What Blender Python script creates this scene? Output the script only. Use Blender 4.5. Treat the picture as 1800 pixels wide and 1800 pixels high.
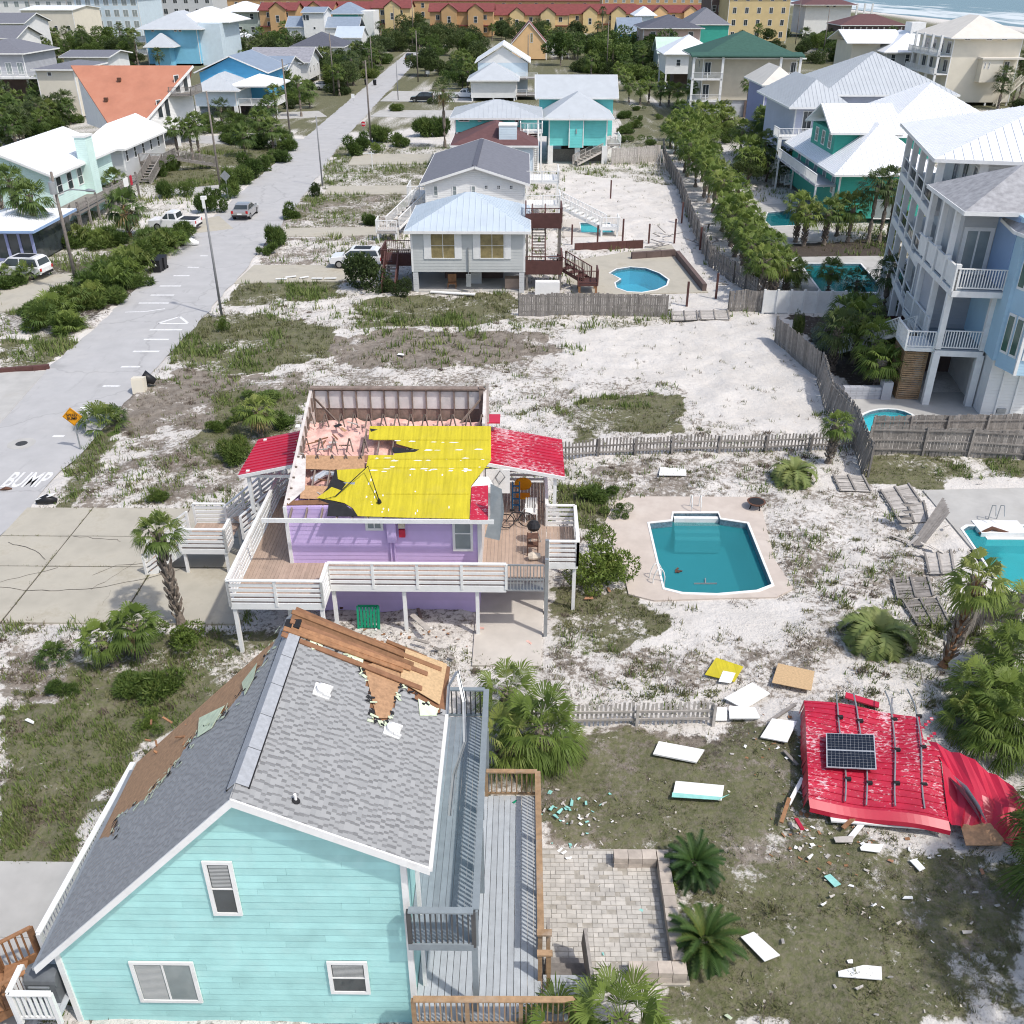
import bpy,bmesh,math,random
import numpy as np
from mathutils import Vector,Matrix
from mathutils.geometry import tessellate_polygon
for o in list(bpy.data.objects):
	bpy.data.objects.remove(o)
S = bpy.context.scene
C = S.collection
R = math.radians
rnd = random.Random(7)
# ------------------------------------------------------------------ camera
CAM_H = 23.0
PITCH = R(29.68)
YAW = R(0.75)
FPX = 1667.0 / 1800.0            # focal length in picture widths
cam_d = bpy.data.cameras.new('camera')
cam = bpy.data.objects.new('camera',cam_d)
C.objects.link(cam)
cam.location = (0,0,CAM_H)
cam.rotation_euler = (math.pi / 2 - PITCH,0,YAW)
cam_d.sensor_width = 36.0
cam_d.lens = 36.0 * FPX
cam_d.clip_start = 0.5
cam_d.clip_end = 30000
S.camera = cam
S.render.resolution_x = S.render.resolution_y = 1024
# ------------------------------------------------------------------ light
SUN_EL,SUN_AZ = R(56),R(55)     # azimuth measured from -Y towards +X
world = bpy.data.worlds.new('World')
S.world = world
world.use_nodes = True
wn = world.node_tree.nodes
wl = world.node_tree.links
wn.clear()
sky = wn.new('ShaderNodeTexSky')
sky.sky_type = 'NISHITA'
sky.sun_disc = False
sky.sun_elevation = SUN_EL
sky.sun_rotation = math.pi - SUN_AZ
sky.air_density = 1.0
sky.dust_density = 2.5
sky.ozone_density = 1.0
bg = wn.new('ShaderNodeBackground')
bg.inputs['Strength'].default_value = 0.15
wo = wn.new('ShaderNodeOutputWorld')
wl.new(sky.outputs[0],bg.inputs['Color'])
wl.new(bg.outputs[0],wo.inputs['Surface'])
sun_d = bpy.data.lights.new('sun','SUN')
sun_d.energy = 2.5
sun_d.angle = R(1.6)
sun_d.color = (1.0,0.955,0.89)
sun = bpy.data.objects.new('sun',sun_d)
C.objects.link(sun)
sdir = Vector((math.cos(SUN_EL) * math.sin(SUN_AZ),-math.cos(SUN_EL) * math.cos(SUN_AZ),math.sin(SUN_EL)))
sun.rotation_euler = sdir.to_track_quat('Z','Y').to_euler()
sun.location = (60,-30,90)
vs = S.view_settings
vs.view_transform = 'Standard'
vs.look = 'None'
vs.exposure = 0.28
vs.gamma = 1.0
vs.use_curve_mapping = False
S.cycles.max_bounces = 4
S.cycles.transparent_max_bounces = 6
S.cycles.filter_width = 1.1
# ------------------------------------------------------------------ survey: where a point of the photograph lies in the place
_f = 1667.0
_sp,_cp = math.sin(PITCH),math.cos(PITCH)
def _ray(px,py):
	u = (px - 900) / _f
	v = (py - 900) / _f
	d = (u,_cp - v * _sp,-_sp - v * _cp)
	return Vector((d[0] * math.cos(YAW) - d[1] * math.sin(YAW),d[0] * math.sin(YAW) + d[1] * math.cos(YAW),d[2]))
def G(px,py,z=0.0):
	d = _ray(px,py)
	t = (z - CAM_H) / d.z
	return Vector((d.x * t,d.y * t,z))
def PY(px,py,Y):
	d = _ray(px,py)
	t = Y / d.y
	return Vector((d.x * t,Y,CAM_H + d.z * t))
def PXp(px,py,X):
	d = _ray(px,py)
	t = X / d.x
	return Vector((X,d.y * t,CAM_H + d.z * t))
# ------------------------------------------------------------------ materials
MATS = {}
def M(name,col,rough=.75,var=.10,vs_=2.0,rand=0.0,bump=0.0,bs=25.0,metal=0.0,spec=.3,
	  dirt=0.0,dcol=(.12,.10,.08),ds=1.3,lap=0.0,streak=0.0,sax=(9,9,.6),coat=0.0,brick=None,alpha=1.0,hue=0.0):
	m = bpy.data.materials.new(name)
	m.use_nodes = True
	nt = m.node_tree
	N,L = nt.nodes,nt.links
	b = N['Principled BSDF']
	b.inputs['Roughness'].default_value = rough
	b.inputs['Metallic'].default_value = metal
	b.inputs['Specular IOR Level'].default_value = spec
	if coat:
		b.inputs['Coat Weight'].default_value = coat
		b.inputs['Coat Roughness'].default_value = .08
	geo = N.new('ShaderNodeNewGeometry')
	rgb = N.new('ShaderNodeRGB'); rgb.outputs[0].default_value = (*col,1)
	out = rgb.outputs[0]
	def noise(scale,detail=3,vec=None,rough_=.6):
		n = N.new('ShaderNodeTexNoise')
		n.inputs['Scale'].default_value = scale
		n.inputs['Detail'].default_value = detail
		n.inputs['Roughness'].default_value = rough_
		L.new(vec or geo.outputs['Position'],n.inputs['Vector'])
		return n.outputs['Fac']
	def mathn(op,a,bb):
		n = N.new('ShaderNodeMath'); n.operation = op
		for i,v in enumerate((a,bb)):
			if isinstance(v,(int,float)): n.inputs[i].default_value = v
			else: L.new(v,n.inputs[i])
		return n.outputs[0]
	val = None
	if var:
		f = noise(vs_)
		r = N.new('ShaderNodeMapRange')
		r.inputs['From Min'].default_value = .3; r.inputs['From Max'].default_value = .7
		r.inputs['To Min'].default_value = 1 - var; r.inputs['To Max'].default_value = 1 + var
		L.new(f,r.inputs['Value']); val = r.outputs[0]
	if rand:
		oi = N.new('ShaderNodeObjectInfo')
		r = N.new('ShaderNodeMapRange')
		r.inputs['To Min'].default_value = 1 - rand; r.inputs['To Max'].default_value = 1 + rand
		L.new(oi.outputs['Random'],r.inputs['Value'])
		val = r.outputs[0] if val is None else mathn('MULTIPLY',val,r.outputs[0])
	if val is not None or hue:
		h = N.new('ShaderNodeHueSaturation')
		if val is not None: L.new(val,h.inputs['Value'])
		if hue:
			oi2 = N.new('ShaderNodeObjectInfo')
			r = N.new('ShaderNodeMapRange')
			r.inputs['To Min'].default_value = .5 - hue; r.inputs['To Max'].default_value = .5 + hue
			L.new(oi2.outputs['Random'],r.inputs['Value'])
			L.new(r.outputs[0],h.inputs['Hue'])
		L.new(out,h.inputs['Color']); out = h.outputs[0]
	if brick:
		bw,bh,mcol,ax = brick
		sep = N.new('ShaderNodeSeparateXYZ'); L.new(geo.outputs['Position'],sep.inputs[0])
		cmb = N.new('ShaderNodeCombineXYZ')
		L.new(sep.outputs[ax[0]],cmb.inputs[0]); L.new(sep.outputs[ax[1]],cmb.inputs[1])
		bt = N.new('ShaderNodeTexBrick')
		bt.inputs['Scale'].default_value = 1
		bt.inputs['Brick Width'].default_value = bw; bt.inputs['Row Height'].default_value = bh
		bt.inputs['Mortar Size'].default_value = bh * .06
		bt.inputs['Color1'].default_value = (.8,.8,.8,1); bt.inputs['Color2'].default_value = (1.15,1.15,1.15,1)
		bt.inputs['Mortar'].default_value = (*mcol,1)
		L.new(cmb.outputs[0],bt.inputs['Vector'])
		mx = N.new('ShaderNodeMix'); mx.data_type = 'RGBA'; mx.blend_type = 'MULTIPLY'
		mx.inputs[0].default_value = 1
		L.new(out,mx.inputs[6]); L.new(bt.outputs['Color'],mx.inputs[7]); out = mx.outputs[2]
	if dirt:
		f = noise(ds,5,None,.7)
		r = N.new('ShaderNodeMapRange')
		r.inputs['From Min'].default_value = .52; r.inputs['From Max'].default_value = .72
		r.inputs['To Max'].default_value = dirt
		L.new(f,r.inputs['Value'])
		mx = N.new('ShaderNodeMix'); mx.data_type = 'RGBA'
		L.new(r.outputs[0],mx.inputs[0]); L.new(out,mx.inputs[6]); mx.inputs[7].default_value = (*dcol,1)
		out = mx.outputs[2]
	if streak:
		mp = N.new('ShaderNodeMapping'); mp.inputs['Scale'].default_value = sax
		L.new(geo.outputs['Position'],mp.inputs[0])
		f = noise(1.0,3,mp.outputs[0])
		r = N.new('ShaderNodeMapRange')
		r.inputs['From Min'].default_value = .35; r.inputs['From Max'].default_value = .7
		r.inputs['To Min'].default_value = 1 + streak * .5; r.inputs['To Max'].default_value = 1 - streak
		L.new(f,r.inputs['Value'])
		h = N.new('ShaderNodeHueSaturation'); L.new(r.outputs[0],h.inputs['Value']); L.new(out,h.inputs['Color']); out = h.outputs[0]
	L.new(out,b.inputs['Base Color'])
	hgt = None
	if bump:
		hgt = mathn('MULTIPLY',noise(bs,3),bump)
	if lap:
		sep = N.new('ShaderNodeSeparateXYZ'); L.new(geo.outputs['Position'],sep.inputs[0])
		fr = mathn('FRACT',mathn('DIVIDE',sep.outputs[2],lap),0)
		hh = mathn('MULTIPLY',mathn('SUBTRACT',1.0,fr),.02)
		hgt = hh if hgt is None else mathn('ADD',hgt,hh)
	if hgt is not None:
		bp = N.new('ShaderNodeBump'); bp.inputs['Distance'].default_value = 1.0; bp.inputs['Strength'].default_value = .9
		L.new(hgt,bp.inputs['Height']); L.new(bp.outputs[0],b.inputs['Normal'])
	MATS[name] = m
	return m
M('white',(.78,.78,.76),.55,.05,1.5,dirt=.25,dcol=(.45,.43,.40),ds=2.2)
M('white_siding',(.76,.76,.74),.6,.04,1.0,lap=.2)
M('white_metal',(.83,.84,.85),.35,.04,.8,spec=.5,dirt=.2,dcol=(.6,.6,.6),ds=.8)
M('silver_metal',(.50,.57,.63),.38,.07,.7,spec=.5,dirt=.25,dcol=(.36,.42,.47),ds=.7)
M('teal_board',(.37,.66,.635),.6,.09,1.3,rand=.08,dirt=.4,dcol=(.48,.72,.69),ds=1.1,bump=.0015,bs=60)
M('teal_wall',(.16,.60,.58),.6,.06,1.0,lap=.2)
M('teal_green',(.05,.36,.28),.6,.06,1.0,lap=.2)
M('mint',(.62,.80,.74),.6,.05,1.0,lap=.2)
M('purple_board',(.57,.44,.72),.6,.05,1.2,rand=.04,dirt=.25,dcol=(.62,.52,.74),ds=1.6)
M('yellow_roof',(.54,.455,.025),.7,.07,1.1,dirt=.4,dcol=(.46,.385,.07),ds=1.3,streak=.16,sax=(10,.5,.5),bump=.03,bs=4)
M('red_metal',(.50,.018,.05),.38,.08,1.2,spec=.5)
def scuffed_red(name,lo,hi):
	m = M(name,(.46,.016,.045),.42,.14,1.2,spec=.5,bump=.03,bs=3.0,dirt=.3,dcol=(.36,.03,.05),ds=1.1)
	N,L = m.node_tree.nodes,m.node_tree.links
	b = N['Principled BSDF']
	src = b.inputs['Base Color'].links[0].from_socket
	geo = N.new('ShaderNodeNewGeometry')
	mp = N.new('ShaderNodeMapping'); mp.inputs['Scale'].default_value = (1.3,2.6,2.0)
	L.new(geo.outputs['Position'],mp.inputs[0])
	n = N.new('ShaderNodeTexNoise'); n.inputs['Scale'].default_value = 4.6; n.inputs['Detail'].default_value = 7; n.inputs['Roughness'].default_value = .72
	L.new(mp.outputs[0],n.inputs['Vector'])
	n2 = N.new('ShaderNodeTexNoise'); n2.inputs['Scale'].default_value = .45; n2.inputs['Detail'].default_value = 2
	L.new(geo.outputs['Position'],n2.inputs['Vector'])
	ad = N.new('ShaderNodeMath'); ad.operation = 'MULTIPLY_ADD'; ad.inputs[1].default_value = .55
	L.new(n2.outputs[0],ad.inputs[0]); L.new(n.outputs[0],ad.inputs[2])
	r = N.new('ShaderNodeMapRange'); r.inputs['From Min'].default_value = lo; r.inputs['From Max'].default_value = hi; r.inputs['To Max'].default_value = .85
	L.new(ad.outputs[0],r.inputs['Value'])
	mx = N.new('ShaderNodeMix'); mx.data_type = 'RGBA'; mx.inputs[7].default_value = (.72,.58,.60,1)
	L.new(r.outputs[0],mx.inputs[0]); L.new(src,mx.inputs[6]); L.new(mx.outputs[2],b.inputs['Base Color'])
	return m
scuffed_red('red_scuffed',.85,.95)
scuffed_red('red_faded',.76,.90)
M('shingle_grey',(.26,.275,.295),.85,.10,3,rand=.24,bump=.004,bs=80)
M('shingle_body',(.36,.375,.395),.85,.12,9,bump=.004,bs=60)
M('shingle_dark',(.165,.17,.18),.88,.10,5,rand=.15)
M('shingle_far',(.30,.30,.33),.85,.10,3,brick=(.5,.16,(.7,.7,.7),(0,1)),bump=.003,bs=40)
M('shingle_tan',(.34,.34,.35),.85,.22,2.6,bump=.006,bs=12)
M('roof_dark',(.10,.105,.13),.8,.12,2,bump=.003,bs=30)
M('roof_charcoal',(.17,.175,.20),.8,.10,2.5,bump=.003,bs=30)
M('roof_brown',(.13,.065,.065),.8,.12,2,bump=.003,bs=30)
M('roof_red',(.20,.055,.05),.75,.15,.8)
M('roof_green',(.045,.11,.085),.75,.12,2,bump=.003,bs=30)
M('roof_orange',(.47,.20,.125),.55,.10,.5,spec=.4,dirt=.4,dcol=(.44,.235,.16),ds=.5)
M('roof_bluegrey',(.24,.29,.36),.5,.08,1)
M('roof_mint',(.50,.66,.55),.6,.08,1)
M('roof_cream',(.66,.62,.55),.6,.06,.8)
M('blue_siding',(.40,.58,.70),.6,.04,.8,lap=.2)
M('blue_deep',(.28,.40,.60),.6,.04,.8,lap=.2)
M('lavender_pale',(.50,.52,.62),.6,.05,.8,lap=.2)
M('lavender',(.30,.32,.52),.6,.05,.8,lap=.2)
M('pale_blue',(.58,.68,.74),.6,.05,.8,lap=.2)
M('sky_blue',(.22,.52,.70),.6,.05,.8,lap=.2)
M('bright_blue',(.10,.40,.66),.6,.05,.8,lap=.2)
M('grey_siding',(.52,.53,.53),.6,.04,.8,lap=.2)
M('grey_board',(.53,.545,.53),.6,.05,1.2,rand=.03)
M('grey_wall',(.42,.43,.46),.7,.06,.8,lap=.2)
M('greige',(.55,.50,.40),.7,.06,.8,lap=.2)
M('cream',(.70,.65,.54),.7,.05,.5)
M('peach',(.76,.50,.26),.75,.06,.5)
M('orange_stucco',(.50,.32,.16),.8,.08,.4)
M('yellow_stucco',(.66,.51,.27),.8,.07,.4)
M('pink_stucco',(.62,.45,.38),.8,.06,.5)
M('sage',(.38,.44,.40),.7,.06,.8,lap=.2)
M('yellow_wall',(.72,.66,.36),.7,.05,.6)
M('brick_dark',(.145,.105,.095),.8,.15,1.2)
M('glass',(.045,.055,.06),.08,.25,.9,spec=.6)
M('glass_curtain',(.26,.21,.10),.25,.25,2.5,spec=.5)
M('glass_green',(.05,.12,.10),.08,.2,.9,spec=.6)
M('glass_grey',(.26,.30,.30),.12,.12,1.1,spec=.6)
M('blind',(.45,.46,.45),.6,.06,3)
M('deck_grey',(.42,.45,.475),.7,.08,4,rand=.10,dirt=.35,dcol=(.30,.31,.32),ds=2.6,bump=.002,bs=40)
M('deck_blue',(.25,.29,.325),.65,.10,4,rand=.10,dirt=.25,dcol=(.20,.22,.23),ds=3,bump=.002,bs=40)
M('rail_grey',(.23,.265,.285),.6,.08,4,rand=.05)
M('rail_dark',(.075,.075,.075),.6,.1,4,rand=.1)
M('wood_new',(.29,.15,.075),.75,.22,6,rand=.3,bump=.003,bs=30)
M('wood_rail',(.34,.22,.125),.75,.20,6,rand=.15,dirt=.5,dcol=(.40,.36,.31),ds=1.6,bump=.003,bs=30)
M('wood_tan',(.40,.30,.235),.75,.10,3,rand=.10,bump=.002,bs=30)
M('wood_weathered',(.245,.225,.205),.85,.20,5,rand=.22,bump=.004,bs=30)
M('wood_pale',(.44,.41,.375),.85,.15,5,rand=.15,bump=.003,bs=30)
M('wood_brown',(.105,.048,.042),.65,.12,3,rand=.12)
M('wood_sheath',(.235,.12,.065),.8,.22,4,rand=.18,dirt=.35,dcol=(.19,.09,.045),ds=2.4,bump=.004,bs=25)
M('osb',(.52,.36,.20),.8,.16,14,rand=.06,bump=.003,bs=40)
M('osb_dark',(.42,.25,.14),.8,.2,9,rand=.1,bump=.003,bs=40)
M('stud',(.20,.155,.13),.85,.25,4,rand=.25)
M('drywall',(.56,.52,.49),.85,.14,2.5,rand=.12,dirt=.6,dcol=(.30,.24,.21),ds=2.2)
M('wall_panel',(.60,.585,.57),.85,.10,2.5,rand=.10,dirt=.35,dcol=(.38,.33,.30),ds=2.2)
M('insulation',(.70,.42,.36),1.0,.25,3.5,dirt=.5,dcol=(.78,.66,.60),ds=1.6)
M('felt',(.022,.022,.024),.85,.2,4)
M('felt_green',(.62,.70,.50),.8,.15,5,rand=.15)
M('concrete',(.44,.43,.405),.85,.10,.8,dirt=.4,dcol=(.36,.335,.29),ds=.5,bump=.003,bs=20)
M('concrete_tan',(.44,.41,.34),.85,.12,.5,dirt=.65,dcol=(.30,.265,.195),ds=.5,bump=.004,bs=14)
M('pool_deck',(.53,.46,.40),.85,.08,1.0,dirt=.5,dcol=(.58,.53,.47),ds=.5,bump=.004,bs=22)
M('pool_deck_pale',(.54,.50,.45),.85,.08,1.0,dirt=.3,dcol=(.46,.42,.37),ds=.7,bump=.003,bs=22)
M('paver',(.48,.455,.41),.85,.14,3,rand=.12,dirt=.95,dcol=(.57,.54,.49),ds=1.4,bump=.004,bs=25)
M('paver_joint',(.36,.335,.29),.9,.2,5)
M('block_wall',(.47,.41,.35),.85,.14,4,rand=.15,bump=.006,bs=18)
M('block_shaded',(.13,.09,.08),.9,.2,4)  # block colour with the shadow of the inner face put in; unused
M('paint_white',(.72,.72,.71),.7,.12,6,dirt=.9,dcol=(.42,.415,.41),ds=3.2)
M('manhole',(.05,.05,.05),.6,.2,8)
M('black_plastic',(.018,.018,.02),.5,.1,3)
M('tyre',(.02,.02,.02),.85,.1,5)
M('rim',(.45,.45,.46),.3,.05,5,metal=.8)
M('car_white',(.80,.80,.80),.25,.02,1,coat=.6,spec=.5)
M('car_silver',(.42,.41,.40),.28,.03,1,metal=.5,coat=.6)
M('car_black',(.02,.021,.025),.22,.05,1,coat=.7)
M('light_red',(.45,.02,.02),.3,.05,1)
M('light_white',(.75,.75,.72),.2,.05,1)
M('pole_wood',(.20,.175,.155),.85,.2,4,streak=.2)
M('pole_metal',(.22,.225,.23),.5,.1,4)
M('metal_grey',(.36,.38,.39),.4,.1,4,metal=.5)
M('sign_orange',(.85,.36,.01),.5,.04,3)
M('sign_red',(.55,.02,.03),.5,.05,3)
M('sign_white',(.80,.80,.78),.5,.04,3)
M('black_ink',(.02,.02,.02),.6,.0)
M('foam_board',(.82,.82,.80),.7,.04,4,dirt=.25,dcol=(.55,.52,.47),ds=2.5)
M('teal_scrap',(.30,.62,.56),.7,.1,5)
M('pv_cell',(.008,.010,.018),.12,.1,4,spec=.6)
M('pv_line',(.40,.42,.45),.4,.1,4)
M('aluminium',(.62,.63,.64),.35,.06,4,metal=.7)
M('trunk',(.21,.175,.145),.9,.28,7,rand=.2,bump=.03,bs=14)
M('boots',(.30,.16,.085),.9,.3,6,rand=.2,bump=.03,bs=14)
M('bark',(.12,.10,.08),.9,.25,6,bump=.02,bs=16)
M('mulch',(.10,.055,.04),.95,.3,4,bump=.02,bs=20)
M('soil',(.085,.075,.065),.95,.3,3,bump=.02,bs=14)
M('green_plastic',(.01,.26,.14),.5,.06,3)
M('orange_cloth',(.70,.28,.01),.7,.08,3)
M('blue_plastic',(.02,.14,.30),.5,.08,3)
M('cushion',(.60,.52,.42),.85,.15,6)
M('rust',(.12,.06,.04),.8,.3,6)
M('terracotta',(.42,.22,.13),.8,.15,4)
M('grill_cover',(.13,.14,.15),.7,.15,4)
def leaf_mat(name,cols,trans=.25,rough=.55):
	m = bpy.data.materials.new(name); m.use_nodes = True
	N,L = m.node_tree.nodes,m.node_tree.links
	b = N['Principled BSDF']
	b.inputs['Roughness'].default_value = rough
	b.inputs['Specular IOR Level'].default_value = .25
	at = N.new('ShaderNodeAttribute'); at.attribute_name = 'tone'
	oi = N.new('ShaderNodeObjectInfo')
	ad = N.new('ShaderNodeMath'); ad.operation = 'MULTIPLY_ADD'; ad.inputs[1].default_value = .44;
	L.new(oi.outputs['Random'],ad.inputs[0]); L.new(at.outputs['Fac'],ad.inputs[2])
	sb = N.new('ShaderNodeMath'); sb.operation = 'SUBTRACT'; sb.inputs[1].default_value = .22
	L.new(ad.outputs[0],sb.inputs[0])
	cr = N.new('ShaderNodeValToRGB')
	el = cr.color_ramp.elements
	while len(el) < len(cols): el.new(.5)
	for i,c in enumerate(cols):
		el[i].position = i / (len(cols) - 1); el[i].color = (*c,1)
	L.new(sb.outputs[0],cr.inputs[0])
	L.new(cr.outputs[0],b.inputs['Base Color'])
	tr = N.new('ShaderNodeBsdfTranslucent'); L.new(cr.outputs[0],tr.inputs['Color'])
	mx = N.new('ShaderNodeMixShader'); mx.inputs[0].default_value = trans
	L.new(b.outputs[0],mx.inputs[1]); L.new(tr.outputs[0],mx.inputs[2])
	L.new(mx.outputs[0],N['Material Output'].inputs['Surface'])
	MATS[name] = m
leaf_mat('leaf_sabal',[(.035,.065,.018),(.075,.125,.028),(.125,.175,.040),(.22,.23,.065)])
leaf_mat('leaf_lush',[(.065,.105,.022),(.12,.18,.035),(.19,.25,.055),(.31,.32,.10)],.3)
leaf_mat('leaf_dark',[(.030,.048,.018),(.055,.084,.026),(.085,.118,.036),(.135,.155,.055)])
leaf_mat('leaf_sago',[(.018,.042,.013),(.036,.078,.018),(.065,.115,.026),(.15,.17,.04)])
leaf_mat('leaf_feather',[(.085,.13,.04),(.145,.20,.06),(.21,.265,.085),(.30,.33,.12)],.3)
leaf_mat('leaf_bush',[(.035,.065,.016),(.072,.12,.026),(.115,.17,.038),(.18,.225,.06)])
leaf_mat('leaf_silver',[(.14,.18,.16),(.22,.27,.24),(.30,.35,.31)])
leaf_mat('leaf_dead',[(.14,.08,.03),(.26,.17,.07),(.36,.27,.13)])
leaf_mat('grass',[(.10,.115,.045),(.155,.165,.07),(.21,.205,.105),(.28,.255,.16)],.2,.7)
leaf_mat('grass_green',[(.075,.12,.030),(.12,.175,.045),(.17,.215,.065),(.24,.25,.10)],.2,.7)
leaf_mat('grass_dry',[(.13,.10,.08),(.18,.15,.115),(.24,.20,.155),(.31,.27,.21)],.15,.8)
# ------------------------------------------------------------------ mesh building
ORG = {}
class MB:
	def __init__(self): self.v = []; self.f = []
	def poly(self,pts):
		n = len(self.v); self.v += [tuple(p) for p in pts]; self.f.append(tuple(range(n,n + len(pts)))); return self
	def box(self,x0,x1,y0,y1,z0,z1):
		n = len(self.v)
		self.v += [(x0,y0,z0),(x1,y0,z0),(x1,y1,z0),(x0,y1,z0),(x0,y0,z1),(x1,y0,z1),(x1,y1,z1),(x0,y1,z1)]
		self.f += [(n + a,n + b,n + c,n + d) for a,b,c,d in ((3,2,1,0),(4,5,6,7),(0,1,5,4),(1,2,6,5),(2,3,7,6),(3,0,4,7))]
		return self
	def bar(self,p0,p1,w,h,up=(0,0,1)):
		p0 = Vector(p0); p1 = Vector(p1); d = (p1 - p0)
		if d.length < 1e-6: return self
		d.normalize(); up = Vector(up)
		s = d.cross(up)
		if s.length < 1e-4: s = d.cross(Vector((0,1,0)))
		s.normalize(); u = s.cross(d)
		n = len(self.v)
		for p in (p0,p1):
			for a,b in ((-1,-1),(1,-1),(1,1),(-1,1)):
				self.v.append(tuple(p + s * (a * w / 2) + u * (b * h / 2)))
		self.f += [(n + 3,n + 2,n + 1,n),(n + 4,n + 5,n + 6,n + 7)]
		for i in range(4):
			j = (i + 1) % 4; self.f.append((n + i,n + j,n + 4 + j,n + 4 + i))
		return self
	def tube(self,pts,rads,seg=8,cap=True):
		pts = [Vector(p) for p in pts]; n0 = len(self.v)
		for i,p in enumerate(pts):
			d = (pts[min(i + 1,len(pts) - 1)] - pts[max(i - 1,0)]).normalized()
			s = d.cross(Vector((0,0,1)))
			if s.length < .05: s = d.cross(Vector((0,1,0)))
			s.normalize(); u = s.cross(d)
			r = rads[i] if isinstance(rads,(list,tuple)) else rads
			for k in range(seg):
				a = 2 * math.pi * k / seg
				self.v.append(tuple(p + s * (math.cos(a) * r) + u * (math.sin(a) * r)))
		for i in range(len(pts) - 1):
			for k in range(seg):
				a = n0 + i * seg + k; b = n0 + i * seg + (k + 1) % seg
				self.f.append((a,b,b + seg,a + seg))
		if cap:
			self.f.append(tuple(n0 + k for k in reversed(range(seg))))
			m = n0 + (len(pts) - 1) * seg
			self.f.append(tuple(m + k for k in range(seg)))
		return self
	def slab(self,pts,t):                     # thick sheet: top polygon + underside t below
		pts = [Vector(p) for p in pts]; n = len(self.v); k = len(pts)
		self.v += [tuple(p) for p in pts] + [tuple(p - Vector((0,0,t))) for p in pts]
		self.f.append(tuple(range(n,n + k))); self.f.append(tuple(reversed(range(n + k,n + 2 * k))))
		for i in range(k):
			j = (i + 1) % k; self.f.append((n + i,n + k + i,n + k + j,n + j))
		return self
	def plate(self,pts,t):                    # thick sheet along its own normal
		pts = [Vector(p) for p in pts]
		nn = (pts[1] - pts[0]).cross(pts[2] - pts[0]).normalized()
		n = len(self.v); k = len(pts)
		self.v += [tuple(p) for p in pts] + [tuple(p - nn * t) for p in pts]
		self.f.append(tuple(range(n,n + k))); self.f.append(tuple(reversed(range(n + k,n + 2 * k))))
		for i in range(k):
			j = (i + 1) % k; self.f.append((n + i,n + k + i,n + k + j,n + j))
		return self
	def build(self,name,mat,parent=None,smooth=False):
		off = ORG.get(parent.name,Vector((0,0,0))) if parent else Vector((0,0,0))
		me = bpy.data.meshes.new(name)
		me.from_pydata([(x - off.x,y - off.y,z - off.z) for x,y,z in self.v],[],self.f)
		me.materials.append(MATS[mat])
		if smooth: me.polygons.foreach_set('use_smooth',[True] * len(me.polygons))
		bm = bmesh.new(); bm.from_mesh(me); bmesh.ops.recalc_face_normals(bm,faces=bm.faces); bm.to_mesh(me); bm.free()
		o = bpy.data.objects.new(name,me); C.objects.link(o)
		if parent: o.parent = parent; ORG[o.name] = off
		return o
def tag(o,label=None,cat=None,group=None,kind=None):
	if label: o['label'] = label
	if cat: o['category'] = cat
	if group: o['group'] = group
	if kind: o['kind'] = kind
	return o
def empty(name,loc,label,cat,group=None):
	o = bpy.data.objects.new(name,None); C.objects.link(o); o.location = loc
	o.empty_display_size = .3
	ORG[o.name] = Vector(loc)
	return tag(o,label,cat,group)
_unit = {}
def unit_mesh(mat):
	if mat not in _unit:
		me = bpy.data.meshes.new('block_' + mat)
		b = MB().box(-.5,.5,-.5,.5,-.5,.5)
		me.from_pydata(b.v,[],b.f); me.materials.append(MATS[mat]); _unit[mat] = me
	return _unit[mat]
def bx(name,mat,parent,x0,x1,y0,y1,z0,z1,rot=None):
	"""one box-shaped piece: an object of its own that shares its mesh with its likes"""
	o = bpy.data.objects.new(name,unit_mesh(mat)); C.objects.link(o)
	off = ORG.get(parent.name,Vector()) if parent else Vector()
	o.parent = parent
	o.location = Vector(((x0 + x1) / 2,(y0 + y1) / 2,(z0 + z1) / 2)) - off
	o.scale = (abs(x1 - x0),abs(y1 - y0),abs(z1 - z0))
	if rot: o.rotation_euler = rot
	return o
def stick(name,mat,parent,p0,p1,w,h):
	"""a bar between two points, sharing the unit mesh"""
	p0 = Vector(p0); p1 = Vector(p1)
	o = bpy.data.objects.new(name,unit_mesh(mat)); C.objects.link(o)
	off = ORG.get(parent.name,Vector()) if parent else Vector()
	o.parent = parent
	d = p1 - p0
	o.location = (p0 + p1) / 2 - off
	o.rotation_euler = d.to_track_quat('X','Z').to_euler()
	o.scale = (d.length,w,h)
	return o
# ------------------------------------------------------------------ roofs
def rib_lines(mb,poly,spacing,w=.035,h=.035):
	"""standing seams running down a sloped face"""
	P = [Vector(p) for p in poly]
	n = (P[1] - P[0]).cross(P[2] - P[0]).normalized()
	if n.z < 0: n = -n
	hd = Vector((0,0,1)).cross(n)
	if hd.length < 1e-3: return
	hd.normalize(); sd = n.cross(hd)
	us = [p.dot(hd) for p in P]
	u = math.ceil(min(us) / spacing) * spacing
	while u < max(us):
		hits = []
		for i in range(len(P)):
			a,b = P[i],P[(i + 1) % len(P)]
			ua,ub = a.dot(hd),b.dot(hd)
			if (ua - u) * (ub - u) < 0:
				t = (u - ua) / (ub - ua); hits.append(a + (b - a) * t)
		if len(hits) >= 2 and (hits[0] - hits[1]).length > .2:
			mb.bar(hits[0] + n * h * .5,hits[1] + n * h * .5,w,h,n)
		u += spacing
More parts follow.
